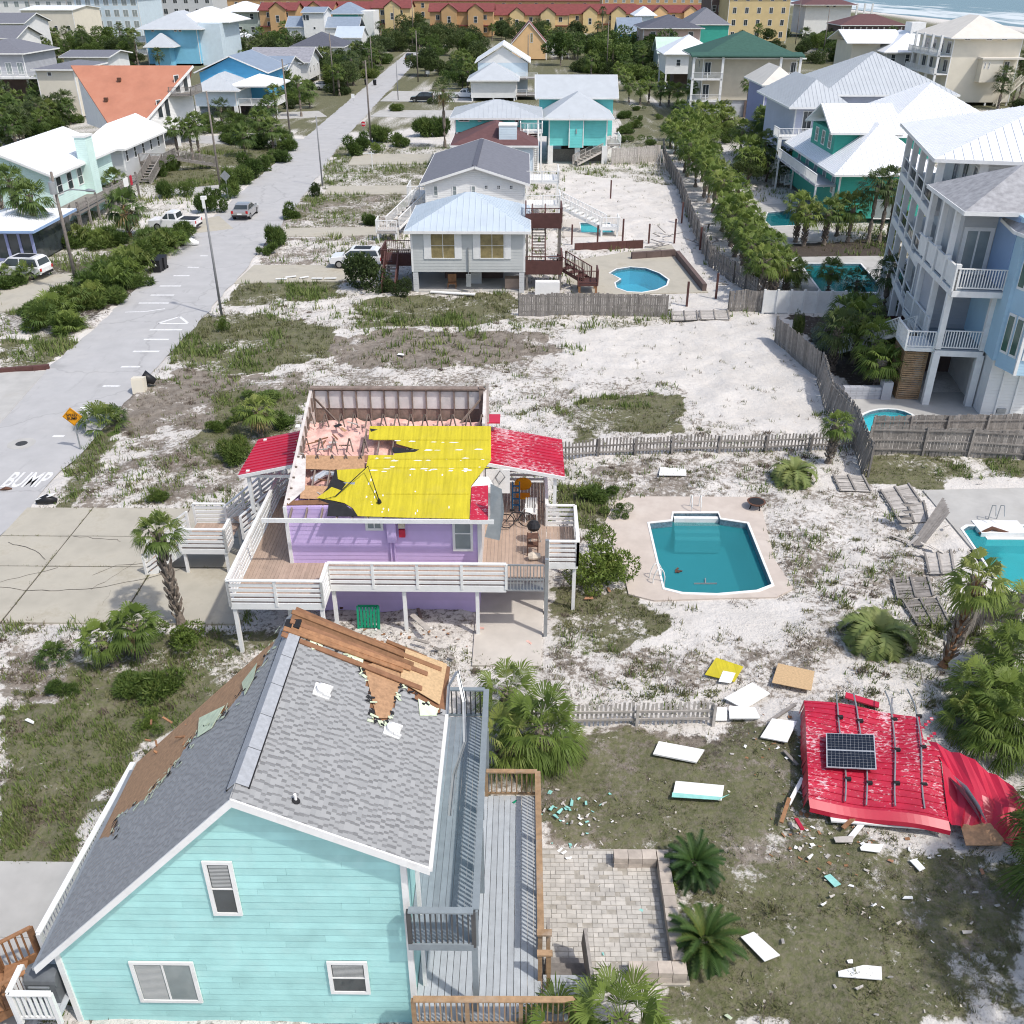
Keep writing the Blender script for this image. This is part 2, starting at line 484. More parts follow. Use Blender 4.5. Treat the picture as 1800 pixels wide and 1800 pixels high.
def roof_faces(kind,x0,x1,y0,y1,ze,rise,ridge=None):
	cx,cy = (x0 + x1) / 2,(y0 + y1) / 2
	a,b,c,d = Vector((x0,y0,ze)),Vector((x1,y0,ze)),Vector((x1,y1,ze)),Vector((x0,y1,ze))
	zr = ze + rise
	if kind == 'hip':
		w,l = x1 - x0,y1 - y0
		if w >= l: r0,r1 = Vector((x0 + l / 2,cy,zr)),Vector((x1 - l / 2,cy,zr)); along = 'x'
		else: r0,r1 = Vector((cx,y0 + w / 2,zr)),Vector((cx,y1 - w / 2,zr)); along = 'y'
		if abs(w - l) < .3:
			ap = Vector((cx,cy,zr)); return [[a,b,ap],[b,c,ap],[c,d,ap],[d,a,ap]]
		if along == 'x': return [[a,b,r1,r0],[b,c,r1],[c,d,r0,r1],[d,a,r0]]
		return [[a,b,r0],[b,c,r1,r0],[c,d,r1],[d,a,r0,r1]]
	if kind == 'gy':       # ridge along y: gable faces the camera
		r0,r1 = Vector((cx if ridge is None else ridge,y0,zr)),Vector((cx if ridge is None else ridge,y1,zr))
		return [[b,c,r1,r0],[d,a,r0,r1]]
	if kind == 'gx':
		r0,r1 = Vector((x0,cy,zr)),Vector((x1,cy,zr))
		return [[a,b,r1,r0],[c,d,r0,r1]]
	if kind == 'flat':
		return [[a,b,c,d]]
	if kind == 'shed_y':   # rises away from camera
		c = c + Vector((0,0,rise)); d = d + Vector((0,0,rise)); return [[a,b,c,d]]
	if kind == 'shed_x':   # rises to the right
		b = b + Vector((0,0,rise)); c = c + Vector((0,0,rise)); return [[a,b,c,d]]
	if kind == 'shed_xl':  # rises to the left
		a = a + Vector((0,0,rise)); d = d + Vector((0,0,rise)); return [[a,b,c,d]]
def roof(parent,kind,x0,x1,y0,y1,ze,rise,mat,ribs=0,t=.16,trim='white',ridge=None,name='roof',over=.4):
	x0 -= over; x1 += over; y0 -= over; y1 += over
	F = roof_faces(kind,x0,x1,y0,y1,ze,rise,ridge)
	mb = MB()
	for f in F: mb.slab(f,t)
	if ribs:
		for f in F: rib_lines(mb,f,ribs)
	o = mb.build(name,mat,parent)
	if trim:
		tb = MB(); done = []
		for f in F:
			for i in range(len(f)):
				p,q = f[i],f[(i + 1) % len(f)]
				key = tuple(sorted([tuple(round(k,2) for k in p),tuple(round(k,2) for k in q)]))
				done.append((key,p,q))
		keys = [k for k,_,_ in done]
		ctr = Vector(((x0 + x1) / 2,(y0 + y1) / 2,0))
		for key,p,q in done:
			if keys.count(key) > 1: continue
			m = (p + q) / 2 - ctr; m.z = 0
			d = (q - p); s = Vector((d.y,-d.x,0))
			if s.length < 1e-4: continue
			s.normalize()
			if s.dot(m) < 0: s = -s
			off = s * .012 - Vector((0,0,t / 2 + .02))
			tb.bar(p + off,q + off,.05,t + .06)
		if tb.v: tb.build('fascia',trim,o)
	return o
FOOT = []     # house footprints: keep scattered plants out
def house(name,label,x0,x1,y0,y1,zf,ze,wallm,kind,rise,roofm,ribs=0,trim='white',stilt='white',over=.45,
		  cat='house',ridge=None,base=None,corner=True,group=None,nst=None,stw=.3):
	root = empty(name,((x0 + x1) / 2,(y0 + y1) / 2,0),label,cat,group)
	FOOT.append((x0 - 1,x1 + 1,y0 - 1,y1 + 1))
	mb = MB().box(x0,x1,y0,y1,zf,ze)
	if kind == 'gy':
		r = ridge if ridge is not None else (x0 + x1) / 2
		k = rise * (1 - over / ((x1 - x0) / 2 + over))
		mb.v += [(x0,y0,ze),(x1,y0,ze),(r,y0,ze + k),(x0,y1,ze),(x1,y1,ze),(r,y1,ze + k)]
		n = len(mb.v) - 6; mb.f += [(n,n + 1,n + 2),(n + 4,n + 3,n + 5)]
	if kind == 'gx':
		cy = (y0 + y1) / 2; k = rise * (1 - over / ((y1 - y0) / 2 + over))
		mb.v += [(x0,y0,ze),(x0,y1,ze),(x0,cy,ze + k),(x1,y0,ze),(x1,y1,ze),(x1,cy,ze + k)]
		n = len(mb.v) - 6; mb.f += [(n + 1,n,n + 2),(n + 3,n + 4,n + 5)]
	mb.build('wall',wallm,root)
	dz = 0
	if kind in ('gy','gx','hip'):
		half = {'gy': (x1 - x0) / 2,'gx': (y1 - y0) / 2,'hip': min(x1 - x0,y1 - y0) / 2}[kind]
		dz = rise * over / (half + over)
	roof(root,kind,x0,x1,y0,y1,ze + .17 - dz,rise,roofm,ribs,.16,trim,ridge,over=over)
	if corner and trim:
		for xx in (x0,x1):
			bx('corner_board',trim,root,xx - .08,xx + .08,y0 - .03,y0 + .12,zf,ze)
	if zf > .6:
		if base:
			MB().box(x0 + .25,x1 - .25,y0 + .25,y1 - .25,-.1,zf - .002).build('ground_floor',base,root)
		else:
			n = nst or max(2,int((x1 - x0) / 4) + 1)
			for i in range(n):
				xx = x0 + .2 + (x1 - x0 - .4) * i / (n - 1)
				for yy in (y0 + .2,y1 - .2):
					bx('stilt',stilt,root,xx - stw / 2,xx + stw / 2,yy - stw / 2,yy + stw / 2,-.1,zf - .002)
			bx('store_room','brick_dark',root,x0 + (x1 - x0) * .25,x1 - (x1 - x0) * .2,y0 + (y1 - y0) * .45,y1 - .5,-.1,zf - .004)
	return root
def window(root,face,a0,a1,z0,z1,at,style='dh',pane='glass',frame='white',trim=.10,name='window',depth=.05):
	"""face 'f' looks to -Y at y=at, 'l' to -X at x=at, 'r' to +X at x=at"""
	if face == 'f':
		P = lambda a,z,d: (a,at - d,z)
	elif face == 'l':
		P = lambda a,z,d: (at - d,a,z)
	else:
		P = lambda a,z,d: (at + d,a,z)
	def blk(mb,a,b,c,d,e0,e1):
		p = P(a,c,e0); q = P(b,d,e1)
		mb.box(min(p[0],q[0]),max(p[0],q[0]),min(p[1],q[1]),max(p[1],q[1]),min(p[2],q[2]),max(p[2],q[2]))
	mb = MB()
	e = depth
	blk(mb,a0,a1,z1 - trim,z1,.002,e); blk(mb,a0,a1,z0,z0 + trim,.002,e)
	blk(mb,a0,a0 + trim,z0 + trim,z1 - trim,.002,e); blk(mb,a1 - trim,a1,z0 + trim,z1 - trim,.002,e)
	iw = trim * .45
	zm,am = (z0 + z1) / 2,(a0 + a1) / 2
	if style in ('dh','quad'): blk(mb,a0 + trim,a1 - trim,zm - iw / 2,zm + iw / 2,.002,e * .8)
	if style in ('sl','quad','twin'): blk(mb,am - iw / 2,am + iw / 2,z0 + trim,z1 - trim,.002,e * .75)
	if style == 'twin':
		blk(mb,a0 + trim,am - iw / 2,zm - iw / 3,zm + iw / 3,.002,e * .6); blk(mb,am + iw / 2,a1 - trim,zm - iw / 3,zm + iw / 3,.002,e * .6)
	w = mb.build(name,frame,root)
	pb = MB(); q = [P(a0 + trim * .8,z0 + trim * .8,.018),P(a1 - trim * .8,z0 + trim * .8,.018),P(a1 - trim * .8,z1 - trim * .8,.018),P(a0 + trim * .8,z1 - trim * .8,.018)]
	pb.poly(q).build('pane',pane,w)
	return w
def rail(root,p0,p1,z,h=1.0,style='b',mat='white',post='white',cap=.12,sp=.14,single=False,posts=1.9,bal=None,bw=.035,first=True,low=.1):
	"""deck railing from p0 to p1 (x,y): posts, top rail, bottom rail and balusters or horizontal slats"""
	p0 = Vector((p0[0],p0[1],0)); p1 = Vector((p1[0],p1[1],0)); d = p1 - p0; ln = d.length
	n = max(1,round(ln / posts))
	for i in range(0 if first else 1,n + 1):
		q = p0 + d * (i / n)
		bx('post',post,root,q.x - .05,q.x + .05,q.y - .05,q.y + .05,z - .15,z + h)
	up = Vector((0,0,1))
	stick('top_rail',mat,root,p0 + up * (z + h + .02),p1 + up * (z + h + .02),cap,.045)
	if style == 'b':
		stick('bottom_rail',mat,root,p0 + up * (z + low),p1 + up * (z + low),.05,.07)
		k = int(ln / sp)
		mb = MB()
		for i in range(1,k):
			q = p0 + d * (i / k)
			if single:
				bx('baluster',bal or mat,root,q.x - bw / 2,q.x + bw / 2,q.y - bw / 2,q.y + bw / 2,z + low,z + h)
			else:
				mb.box(q.x - bw / 2,q.x + bw / 2,q.y - bw / 2,q.y + bw / 2,z + low,z + h)
		if not single and mb.v: tag(mb.build('balusters',bal or mat,root),kind='stuff')
	else:
		ns = 4
		for i in range(ns):
			zz = z + .14 + i * (h - .12) / ns
			stick('slat',mat,root,p0 + up * zz,p1 + up * zz,.04,.12)
def flight(root,top,bot,width,z1,z0,mat='wood_weathered',tread='wood_weathered',rails='white',style='h',sides=(1,1)):
	"""stairs: top and bottom are centre points (x,y)"""
	a = Vector((top[0],top[1],z1)); b = Vector((bot[0],bot[1],z0)); d = b - a
	hd = Vector((d.x,d.y,0)); run = hd.length; hd.normalize(); s = Vector((-hd.y,hd.x,0))
	n = max(3,int((z1 - z0) / .19))
	for i in range(1,n):
		p = a + d * (i / n)
		q0 = p - s * width / 2; q1 = p + s * width / 2
		stick('tread',tread,root,q0,q1,run / n * .95,.04)
	for k,sd in enumerate((-1,1)):
		o = s * (width / 2 * sd)
		stick('stringer',mat,root,a + o - Vector((0,0,.12)),b + o - Vector((0,0,.12)),.05,.26)
		if sides[k]:
			u = Vector((0,0,.95))
			stick('hand_rail',rails,root,a + o + u,b + o + u,.10,.05)
			m = 3
			for i in range(m + 1):
				p = a + o + d * (i / m)
				bx('post',rails,root,p.x - .05,p.x + .05,p.y - .05,p.y + .05,p.z - .2,p.z + .95)
			if style == 'h':
				for j in range(3):
					uu = Vector((0,0,.2 + .24 * j)); stick('slat',rails,root,a + o + uu,b + o + uu,.04,.11)
			else:
				mb = MB()
				for i in range(int(d.length / .16)):
					p = a + o + d * ((i + .5) / int(d.length / .16)); mb.box(p.x - .018,p.x + .018,p.y - .018,p.y + .018,p.z,p.z + .93)
				tag(mb.build('balusters',rails,root),kind='stuff')
# ================================================================== GROUND
rs = np.random.RandomState(11)
def vnoise(x,y,scale,seed):
	r = np.random.RandomState(seed); T = r.rand(256,256)
	u = x / scale; v = y / scale
	iu = np.floor(u).astype(int); iv = np.floor(v).astype(int)
	fu = u - iu; fv = v - iv
	fu = fu * fu * (3 - 2 * fu); fv = fv * fv * (3 - 2 * fv)
	a = T[iu % 256,iv % 256]; b = T[(iu + 1) % 256,iv % 256]; c = T[iu % 256,(iv + 1) % 256]; d = T[(iu + 1) % 256,(iv + 1) % 256]
	return (a * (1 - fu) + b * fu) * (1 - fv) + (c * (1 - fu) + d * fu) * fv
def fbm(x,y,scale,seed,oct=4):
	s = np.zeros_like(x); amp = 1.0; tot = 0
	for i in range(oct):
		s += amp * vnoise(x,y,scale / 2 ** i,seed + i); tot += amp; amp *= .55
	return s / tot
def inpoly(x,y,poly):
	ins = np.zeros(x.shape,bool); n = len(poly); j = n - 1
	for i in range(n):
		xi,yi = poly[i][0],poly[i][1]; xj,yj = poly[j][0],poly[j][1]
		c = ((yi > y) != (yj > y)) & (x < (xj - xi) * (y - yi) / (yj - yi + 1e-12) + xi)
		ins ^= c; j = i
	return ins
def gp(*pts): return [G(a,b) for a,b in pts]
road_r = [(-24.6,8),(-24.5,38),(-24.35,46),(-24.4,60),(-24.65,77),(-25.0,90),(-26.3,120),(-28.5,156),(-30.2,220),(-32.4,325),(-33,345)]
road_l = [(-30.6,8),(-31.0,45),(-31.4,52),(-31.8,62),(-32.0,70),(-32.7,85),(-34.1,117),(-35.1,160),(-36.5,220),(-38.4,325),(-39,345)]
ROAD = road_r + road_l[::-1]
SIDE = [(-34.6,150.5),(-34.8,159),(-46,162),(-75,164),(-75,157),(-46,154)]
SLABS = {   # name: (polygon, material)
 'side_street': (SIDE,'road'),
}
DRIVES = [
 ('driveway',gp((0,655),(82,652),(0,745)) + [(-46,51),(-46,58.5)],'concrete'),
 ('driveway',gp((412,498),(447,466),(612,466),(640,494)),'concrete_tan'),
 ('driveway',gp((490,416),(505,401),(690,399),(690,414)),'concrete_tan'),
 ('driveway',gp((568,342),(580,327),(735,326),(735,341)),'concrete_tan'),
 ('driveway',gp((612,290),(622,272),(780,270),(790,287)),'concrete_tan'),
 ('driveway',gp((650,205),(668,194),(800,194),(800,208)),'concrete'),
 ('driveway',gp((668,178),(690,160),(830,162),(830,180)),'concrete'),
 ('driveway',gp((270,400),(385,380),(410,402),(330,412)) ,'concrete_tan'),
 ('driveway',gp((0,492),(150,478),(165,492),(60,545),(0,548)),'concrete_tan'),
 ('driveway',gp((280,335),(420,322),(425,332),(300,345)),'concrete'),
 ('driveway',gp((440,200),(560,195),(575,205),(440,212)),'concrete'),
]
CONC = gp((0,945),(85,897),(330,893),(450,893),(420,1093),(0,1096))
CONC_W = [(-24.45,31.0),(-24.45,40.45),(-11.4,40.45),(-11.4,31.0)]
CONC2_W = [(-30,8),(-30,19.15),(-12.6,19.15),(-12.6,8)]
RAMP_W = [(-1.9,28.5),(.72,28.5),(.95,34.2),(-1.9,34.2)]
POOL_DECK = gp((1083,878),(1120,873),(1325,874),(1340,900),(1362,985),(1395,1035),(1365,1050),(1270,1052),(1150,1056),(1105,1045),(1090,985),(1060,925))
pool_pts = gp((1142,921),(1182,917),(1184,903),(1262,903),(1266,914),(1313,921),(1356,1028),(1330,1038),(1260,1044),(1200,1042),(1168,1034))
POOLS = [  # outline, water colour key
 ('main',pool_pts),
 ('far',[(G(1072 + 102 * a,470 + 44 * b)) for a,b in ((0,.25),(.12,.08),(.35,0),(.62,.05),(.85,.25),(1,.5),(.97,.72),(.8,.9),(.55,1),(.3,.97),(.12,.82),(.1,.62),(.2,.48),(.12,.38))]),
 ('small',gp((1020,392),(1072,392),(1078,409),(1022,409))),
 ('teal',gp((1408,464),(1512,464),(1555,514),(1445,514))),
 ('right',gp((1693,932),(1702,926),(1800,926),(1900,930),(1960,1075),(1850,1075),(1758,1026))),
 ('blue',gp((1350,374),(1388,370),(1406,380),(1405,396),(1355,398),(1345,388))),
 ('spa',[G(1560 + 50 * math.cos(t),742 + 22 * math.sin(t)) for t in [2 * math.pi * k / 20 for k in range(20)]]),
]
DECKS = {
 'far': gp((985,462),(1180,430),(1190,445),(1245,514),(1060,518),(1010,516)),
 'small': gp((990,385),(1080,384),(1095,414),(990,416)),
 'teal': gp((1395,452),(1545,450),(1640,520),(1640,545),(1420,545)),
 'right': gp((1622,862),(1800,858),(1960,858),(1990,1110),(1790,1062)),
 'blue': gp((1330,360),(1440,355),(1470,425),(1340,425)),
 'spa': gp((1490,690),(1700,690),(1820,720),(1820,760),(1500,766)),
}
PATIO_W = [(.55,15.4),(4.5,15.4),(4.5,19.9),(.55,19.9)]
FLAT = [ROAD,SIDE,CONC_W,CONC2_W,RAMP_W,POOL_DECK,PATIO_W] + [p for _,p,_ in DRIVES] + list(DECKS.values())
def grow(poly,k):
	cx = sum(p[0] for p in poly) / len(poly); cy = sum(p[1] for p in poly) / len(poly)
	out = []
	for p in poly:
		d = Vector((p[0] - cx,p[1] - cy)); l = d.length or 1
		out.append((p[0] + d.x / l * k,p[1] + d.y / l * k))
	return out
# cover: (channel, strength, polygon in the place)   0 green  1 dry brown  2 dark soil
COVER = [
 (2,.3,gp((420,1050),(600,1040),(825,1045),(825,1135),(560,1150),(430,1150))),
 (0,.85,gp((345,560),(470,545),(590,575),(575,635),(480,655),(290,650),(310,600))),
 (0,.8,gp((420,495),(600,492),(610,515),(480,530),(380,535))),
 (0,.80,gp((610,535),(740,520),(900,522),(912,560),(820,572),(640,572))),
 (1,1.0,gp((560,590),(700,580),(960,590),(980,615),(850,632),(700,645),(580,630))),
 (0,.45,gp((900,560),(1180,560),(1200,572),(960,590))),
 (0,.80,gp((960,705),(1080,690),(1190,700),(1215,755),(1100,770),(990,765))),
 (1,.5,gp((500,640),(980,620),(1010,690),(560,690),(300,660))),
 (1,.5,gp((900,690),(1150,670),(1200,700),(960,712))),
 (1,1.0,gp((205,680),(360,650),(540,665),(540,710),(380,740),(230,765),(160,740))),
 (0,.85,gp((390,690),(545,690),(525,752),(450,800),(370,830),(350,780))),
 (1,.62,gp((160,770),(420,760),(440,870),(150,885))),
 (0,.80,gp((75,895),(120,830),(160,770),(190,735),(210,760),(150,850),(120,895))),
 (0,.75,gp((985,855),(1080,862),(1090,925),(1060,960),(1000,950))),
 (0,.90,gp((955,1035),(1130,1045),(1175,1100),(1080,1140),(955,1142))),
 (1,.6,gp((1000,815),(1420,810),(1420,870),(1330,872),(1090,868))),
 (1,.5,gp((1340,880),(1560,850),(1640,1060),(1600,1180),(1400,1100))),
 (1,.55,gp((960,1140),(1250,1130),(1600,1180),(1400,1200),(1000,1200))),
 (0,.45,gp((1400,1090),(1650,1090),(1800,1150),(1800,1300),(1650,1240))),
 (0,.75,gp((1520,790),(1800,800),(1800,850),(1640,852),(1540,850))),
 (0,.84,gp((850,1285),(1400,1295),(1430,1440),(1800,1520),(1800,1830),(1040,1830),(1180,1720),(1180,1490),(950,1480))),
 (1,1.0,gp((850,1275),(1380,1290),(1420,1420),(1300,1480),(950,1470))),
 (1,1.0,gp((1280,1480),(1700,1500),(1800,1560),(1750,1700),(1450,1640))),
 (2,.35,gp((1150,1270),(1340,1290),(1330,1330),(1160,1320))),
 (0,1.0,gp((0,1270),(240,1250),(320,1290),(230,1345),(130,1512),(0,1512))),
 (0,.8,gp((150,1130),(430,1120),(470,1200),(340,1290),(130,1260))),
 (1,.6,gp((0,1120),(200,1120),(260,1240),(0,1270))),
 (0,.80,gp((0,600),(120,592),(150,602),(85,640),(0,652))),
 (1,.55,gp((130,560),(180,545),(210,545),(150,590),(120,600))),
 (2,.60,gp((200,500),(270,490),(250,520),(180,560),(140,560))),
 (2,.45,gp((0,470),(230,440),(260,490),(150,570),(0,590))),
 (0,.60,gp((0,450),(300,400),(330,450),(230,520),(0,560))),
 (0,.95,gp((270,325),(290,285),(370,255),(545,255),(530,300),(440,320),(400,330))),
 (0,.85,gp((420,205),(545,180),(640,180),(560,235),(430,235))),
 (0,.65,gp((610,230),(700,180),(790,180),(790,220),(660,235))),
 (0,.55,gp((590,250),(800,250),(740,330),(560,330))),
 (0,.5,gp((530,340),(740,340),(660,400),(500,400))),
 (1,.6,gp((470,345),(740,345),(700,465),(450,465))),
 (0,.45,gp((970,290),(1170,270),(1190,330),(980,300))),
 (0,.70,gp((1085,190),(1200,180),(1185,262),(1090,262))),
 (1,.40,gp((1090,220),(1180,215),(1170,260),(1100,265))),
 (0,.60,gp((1190,200),(1340,190),(1340,250),(1220,250))),
 (2,.80,gp((1370,430),(1590,420),(1600,452),(1390,455))),
 (2,.70,gp((1380,560),(1570,540),(1600,690),(1490,690))),
]
PURE = [gp((1010,575),(1355,560),(1440,700),(1420,760),(1220,730),(1200,690),(1000,640)),gp((1000,300),(1170,285),(1250,470),(1340,545),(1190,560),(1180,440),(1000,440)),gp((1150,1060),(1420,1060),(1400,1110),(1200,1120),(960,1180),(960,1150))]
def cover_at(x,y):
	wx = x + (fbm(x,y,3.0,31) - .5) * 3.2; wy = y + (fbm(x,y,3.0,41) - .5) * 4.2
	c = np.zeros((3,) + x.shape)
	for ch,st,poly in COVER:
		px_ = [p[0] for p in poly]; py_ = [p[1] for p in poly]
		m = (wx > min(px_)) & (wx < max(px_)) & (wy > min(py_)) & (wy < max(py_))
		if not m.any(): continue
		k = np.zeros(x.shape); k[m] = inpoly(wx[m],wy[m],poly) * st
		c[ch] = np.maximum(c[ch],k)
	far = np.clip((y - 150) / 60,0,1)
	c[0] = np.maximum(c[0],far * .85)
	near = np.clip((140 - y) / 10,0,1) * (x > -24) * (x < 18.5)
	pure = np.zeros(x.shape,bool)
	for p in PURE: pure |= inpoly(wx,wy,p)
	near = near * np.where(pure,0,1)
	c[1] = np.maximum(c[1],near * .40); c[0] = np.maximum(c[0],near * .20)
	left = np.clip((-36 - x) / 6,0,1) * np.clip((y - 40) / 30,0,1)
	c[0] = np.maximum(c[0],left * .5)
	right = np.clip((x - 26) / 6,0,1) * np.clip((y - 70) / 20,0,1)
	c[0] = np.maximum(c[0],right * .45)
	beach = np.clip((x - 215) / 10,0,1)
	c *= (1 - beach)
	pat = fbm(x,y,2.2,51)
	c[0] = np.clip(c[0] * np.clip(.35 + 1.6 * (pat - .12),0,1.25),0,1)
	c[1] = np.clip(c[1] * np.clip(.4 + 1.5 * (fbm(x,y,1.5,61) - .15),0,1.2),0,1)
	return c
def axis(lo,hi,step,far_lo,far_hi):
	a = list(np.arange(lo,hi + step * .5,step)); s = step; v = hi
	out = []
	while v < far_hi: s *= 1.13; v += s; out.append(v)
	s = step; v = lo; neg = []
	while v > far_lo: s *= 1.13; v -= s; neg.append(v)
	return np.array(neg[::-1] + a + out)
ax = axis(-40,32,.27,-9000,9000)
ay = axis(11,132,.27,-300,16000)
GX,GY = np.meshgrid(ax,ay,indexing='ij')
flat = np.zeros(GX.shape,bool)
for p in FLAT: flat |= inpoly(GX,GY,grow(p,.35))
z = (fbm(GX,GY,6,5) - .5) * .45 + (fbm(GX,GY,1.2,15,3) - .5) * .34
z *= np.clip(1 - (GY - 110) / 40,0,1) * np.clip((GX + 48) / 8,0,1)
z *= np.clip((GY - 9) / 4,0,1)
edge = np.zeros(GX.shape)
for p in FLAT: edge = np.maximum(edge,inpoly(GX,GY,grow(p,1.3)) * .75)
z *= (1 - edge)
z[flat] = -.05
# the shore: the land drops below sea level east of the beach
z += -4.0 * np.clip((GX - (238 + (GY - 600) * -.02)) / 25,0,1)
cov = cover_at(GX,GY)
nx_,ny_ = GX.shape
hole = np.zeros(GX.shape,bool)
for nm,p in POOLS: hole |= inpoly(GX,GY,grow(p,.05))
idx = np.arange(nx_ * ny_).reshape(nx_,ny_)
fa = np.stack([idx[:-1,:-1],idx[1:,:-1],idx[1:,1:],idx[:-1,1:]],-1)
bad = hole[:-1,:-1] | hole[1:,:-1] | hole[1:,1:] | hole[:-1,1:]
fa = fa[~bad]
def np_mesh(name,V,F,mat,tone=None,cover=None,smooth=False):
	me = bpy.data.meshes.new(name)
	k = F.shape[1]
	me.vertices.add(len(V)); me.vertices.foreach_set('co',V.astype(np.float32).ravel())
	me.loops.add(F.size); me.loops.foreach_set('vertex_index',F.astype(np.int32).ravel())
	me.polygons.add(len(F)); me.polygons.foreach_set('loop_start',np.arange(0,F.size,k,dtype=np.int32))
	me.polygons.foreach_set('use_smooth',np.full(len(F),smooth))
	if tone is not None:
		at = me.attributes.new('tone','FLOAT','POINT'); at.data.foreach_set('value',tone.astype(np.float32))
	if cover is not None:
		at = me.attributes.new('cover','FLOAT_COLOR','POINT'); at.data.foreach_set('color',cover.astype(np.float32).ravel())
	me.update(calc_edges=True)
	me.materials.append(MATS[mat])
	return me
# ground material: sand, dry growth, green growth, bare soil
def ground_mat():
	m = bpy.data.materials.new('sand_ground'); m.use_nodes = True
	N,L = m.node_tree.nodes,m.node_tree.links
	b = N['Principled BSDF']; b.inputs['Roughness'].default_value = .95; b.inputs['Specular IOR Level'].default_value = .15
	geo = N.new('ShaderNodeNewGeometry'); at = N.new('ShaderNodeAttribute'); at.attribute_name = 'cover'
	sep = N.new('ShaderNodeSeparateColor'); L.new(at.outputs['Color'],sep.inputs[0])
	def noise(s,d=4,r=.65):
		n = N.new('ShaderNodeTexNoise'); n.inputs['Scale'].default_value = s; n.inputs['Detail'].default_value = d; n.inputs['Roughness'].default_value = r
		L.new(geo.outputs['Position'],n.inputs['Vector']); return n.outputs['Fac']
	def mr(v,a,c,lo=0,hi=1):
		r = N.new('ShaderNodeMapRange'); r.inputs['From Min'].default_value = a; r.inputs['From Max'].default_value = c
		r.inputs['To Min'].default_value = lo; r.inputs['To Max'].default_value = hi
		L.new(v,r.inputs['Value']); return r.outputs[0]
	def mix(f,a,c):
		x = N.new('ShaderNodeMix'); x.data_type = 'RGBA'
		L.new(f,x.inputs[0])
		for s,v in ((6,a),(7,c)):
			if isinstance(v,tuple): x.inputs[s].default_value = (*v,1)
			else: L.new(v,x.inputs[s])
		return x.outputs[2]
	def mul(a,c):
		x = N.new('ShaderNodeMath'); x.operation = 'MULTIPLY'
		for i,v in enumerate((a,c)):
			if isinstance(v,(int,float)): x.inputs[i].default_value = v
			else: L.new(v,x.inputs[i])
		return x.outputs[0]
	def add(a,c,k=1.0):
		x = N.new('ShaderNodeMath'); x.operation = 'MULTIPLY_ADD'; x.inputs[1].default_value = k; L.new(c,x.inputs[0]); L.new(a,x.inputs[2]); return x.outputs[0]
	sand = mix(mr(noise(.35,4),.35,.65),(.66,.63,.59),(.57,.54,.50))
	sand = mix(mr(noise(2.6,4),.56,.70,0,.4),sand,(.45,.415,.375))
	litter = mix(mr(noise(9,3),.64,.74,0,.35),sand,(.22,.18,.15))
	fine = noise(4.0,5,.75)
	dry = mix(mr(noise(1.8,5),.3,.7),(.155,.13,.105),(.30,.265,.225))
	f1 = mr(add(fine,sep.outputs[1],.62),.76,.90)
	c1 = mix(f1,litter,dry)
	green = mix(mr(noise(1.3,5),.3,.7),(.085,.095,.042),(.165,.165,.088))
	green = mix(mr(noise(6,5),.42,.7,0,.8),green,(.20,.175,.135))
	fine2 = noise(3.4,5,.75)
	f2 = mr(add(fine2,sep.outputs[0],.62),.74,.90)
	c2 = mix(f2,c1,green)
	f3 = mr(add(fine,sep.outputs[2],.7),.70,.92)
	c3 = mix(f3,c2,(.075,.062,.052))
	L.new(c3,b.inputs['Base Color'])
	bp = N.new('ShaderNodeBump'); bp.inputs['Distance'].default_value = .12; bp.inputs['Strength'].default_value = .8
	L.new(add(noise(3.2,5,.6),noise(14,4,.6),.35),bp.inputs['Height']); L.new(bp.outputs[0],b.inputs['Normal'])
	MATS['sand_ground'] = m
ground_mat()
Vg = np.stack([GX.ravel(),GY.ravel(),z.ravel()],-1)
cc = np.stack([cov[0].ravel(),cov[1].ravel(),cov[2].ravel(),np.ones(GX.size)],-1)
gme = np_mesh('ground',Vg,fa,'sand_ground',cover=cc,smooth=True)
go = bpy.data.objects.new('ground',gme); C.objects.link(go); tag(go,kind='structure')
def ground_z(x,y):
	i = min(max(np.searchsorted(ax,x) - 1,0),nx_ - 2); j = min(max(np.searchsorted(ay,y) - 1,0),ny_ - 2)
	return float(z[i,j])
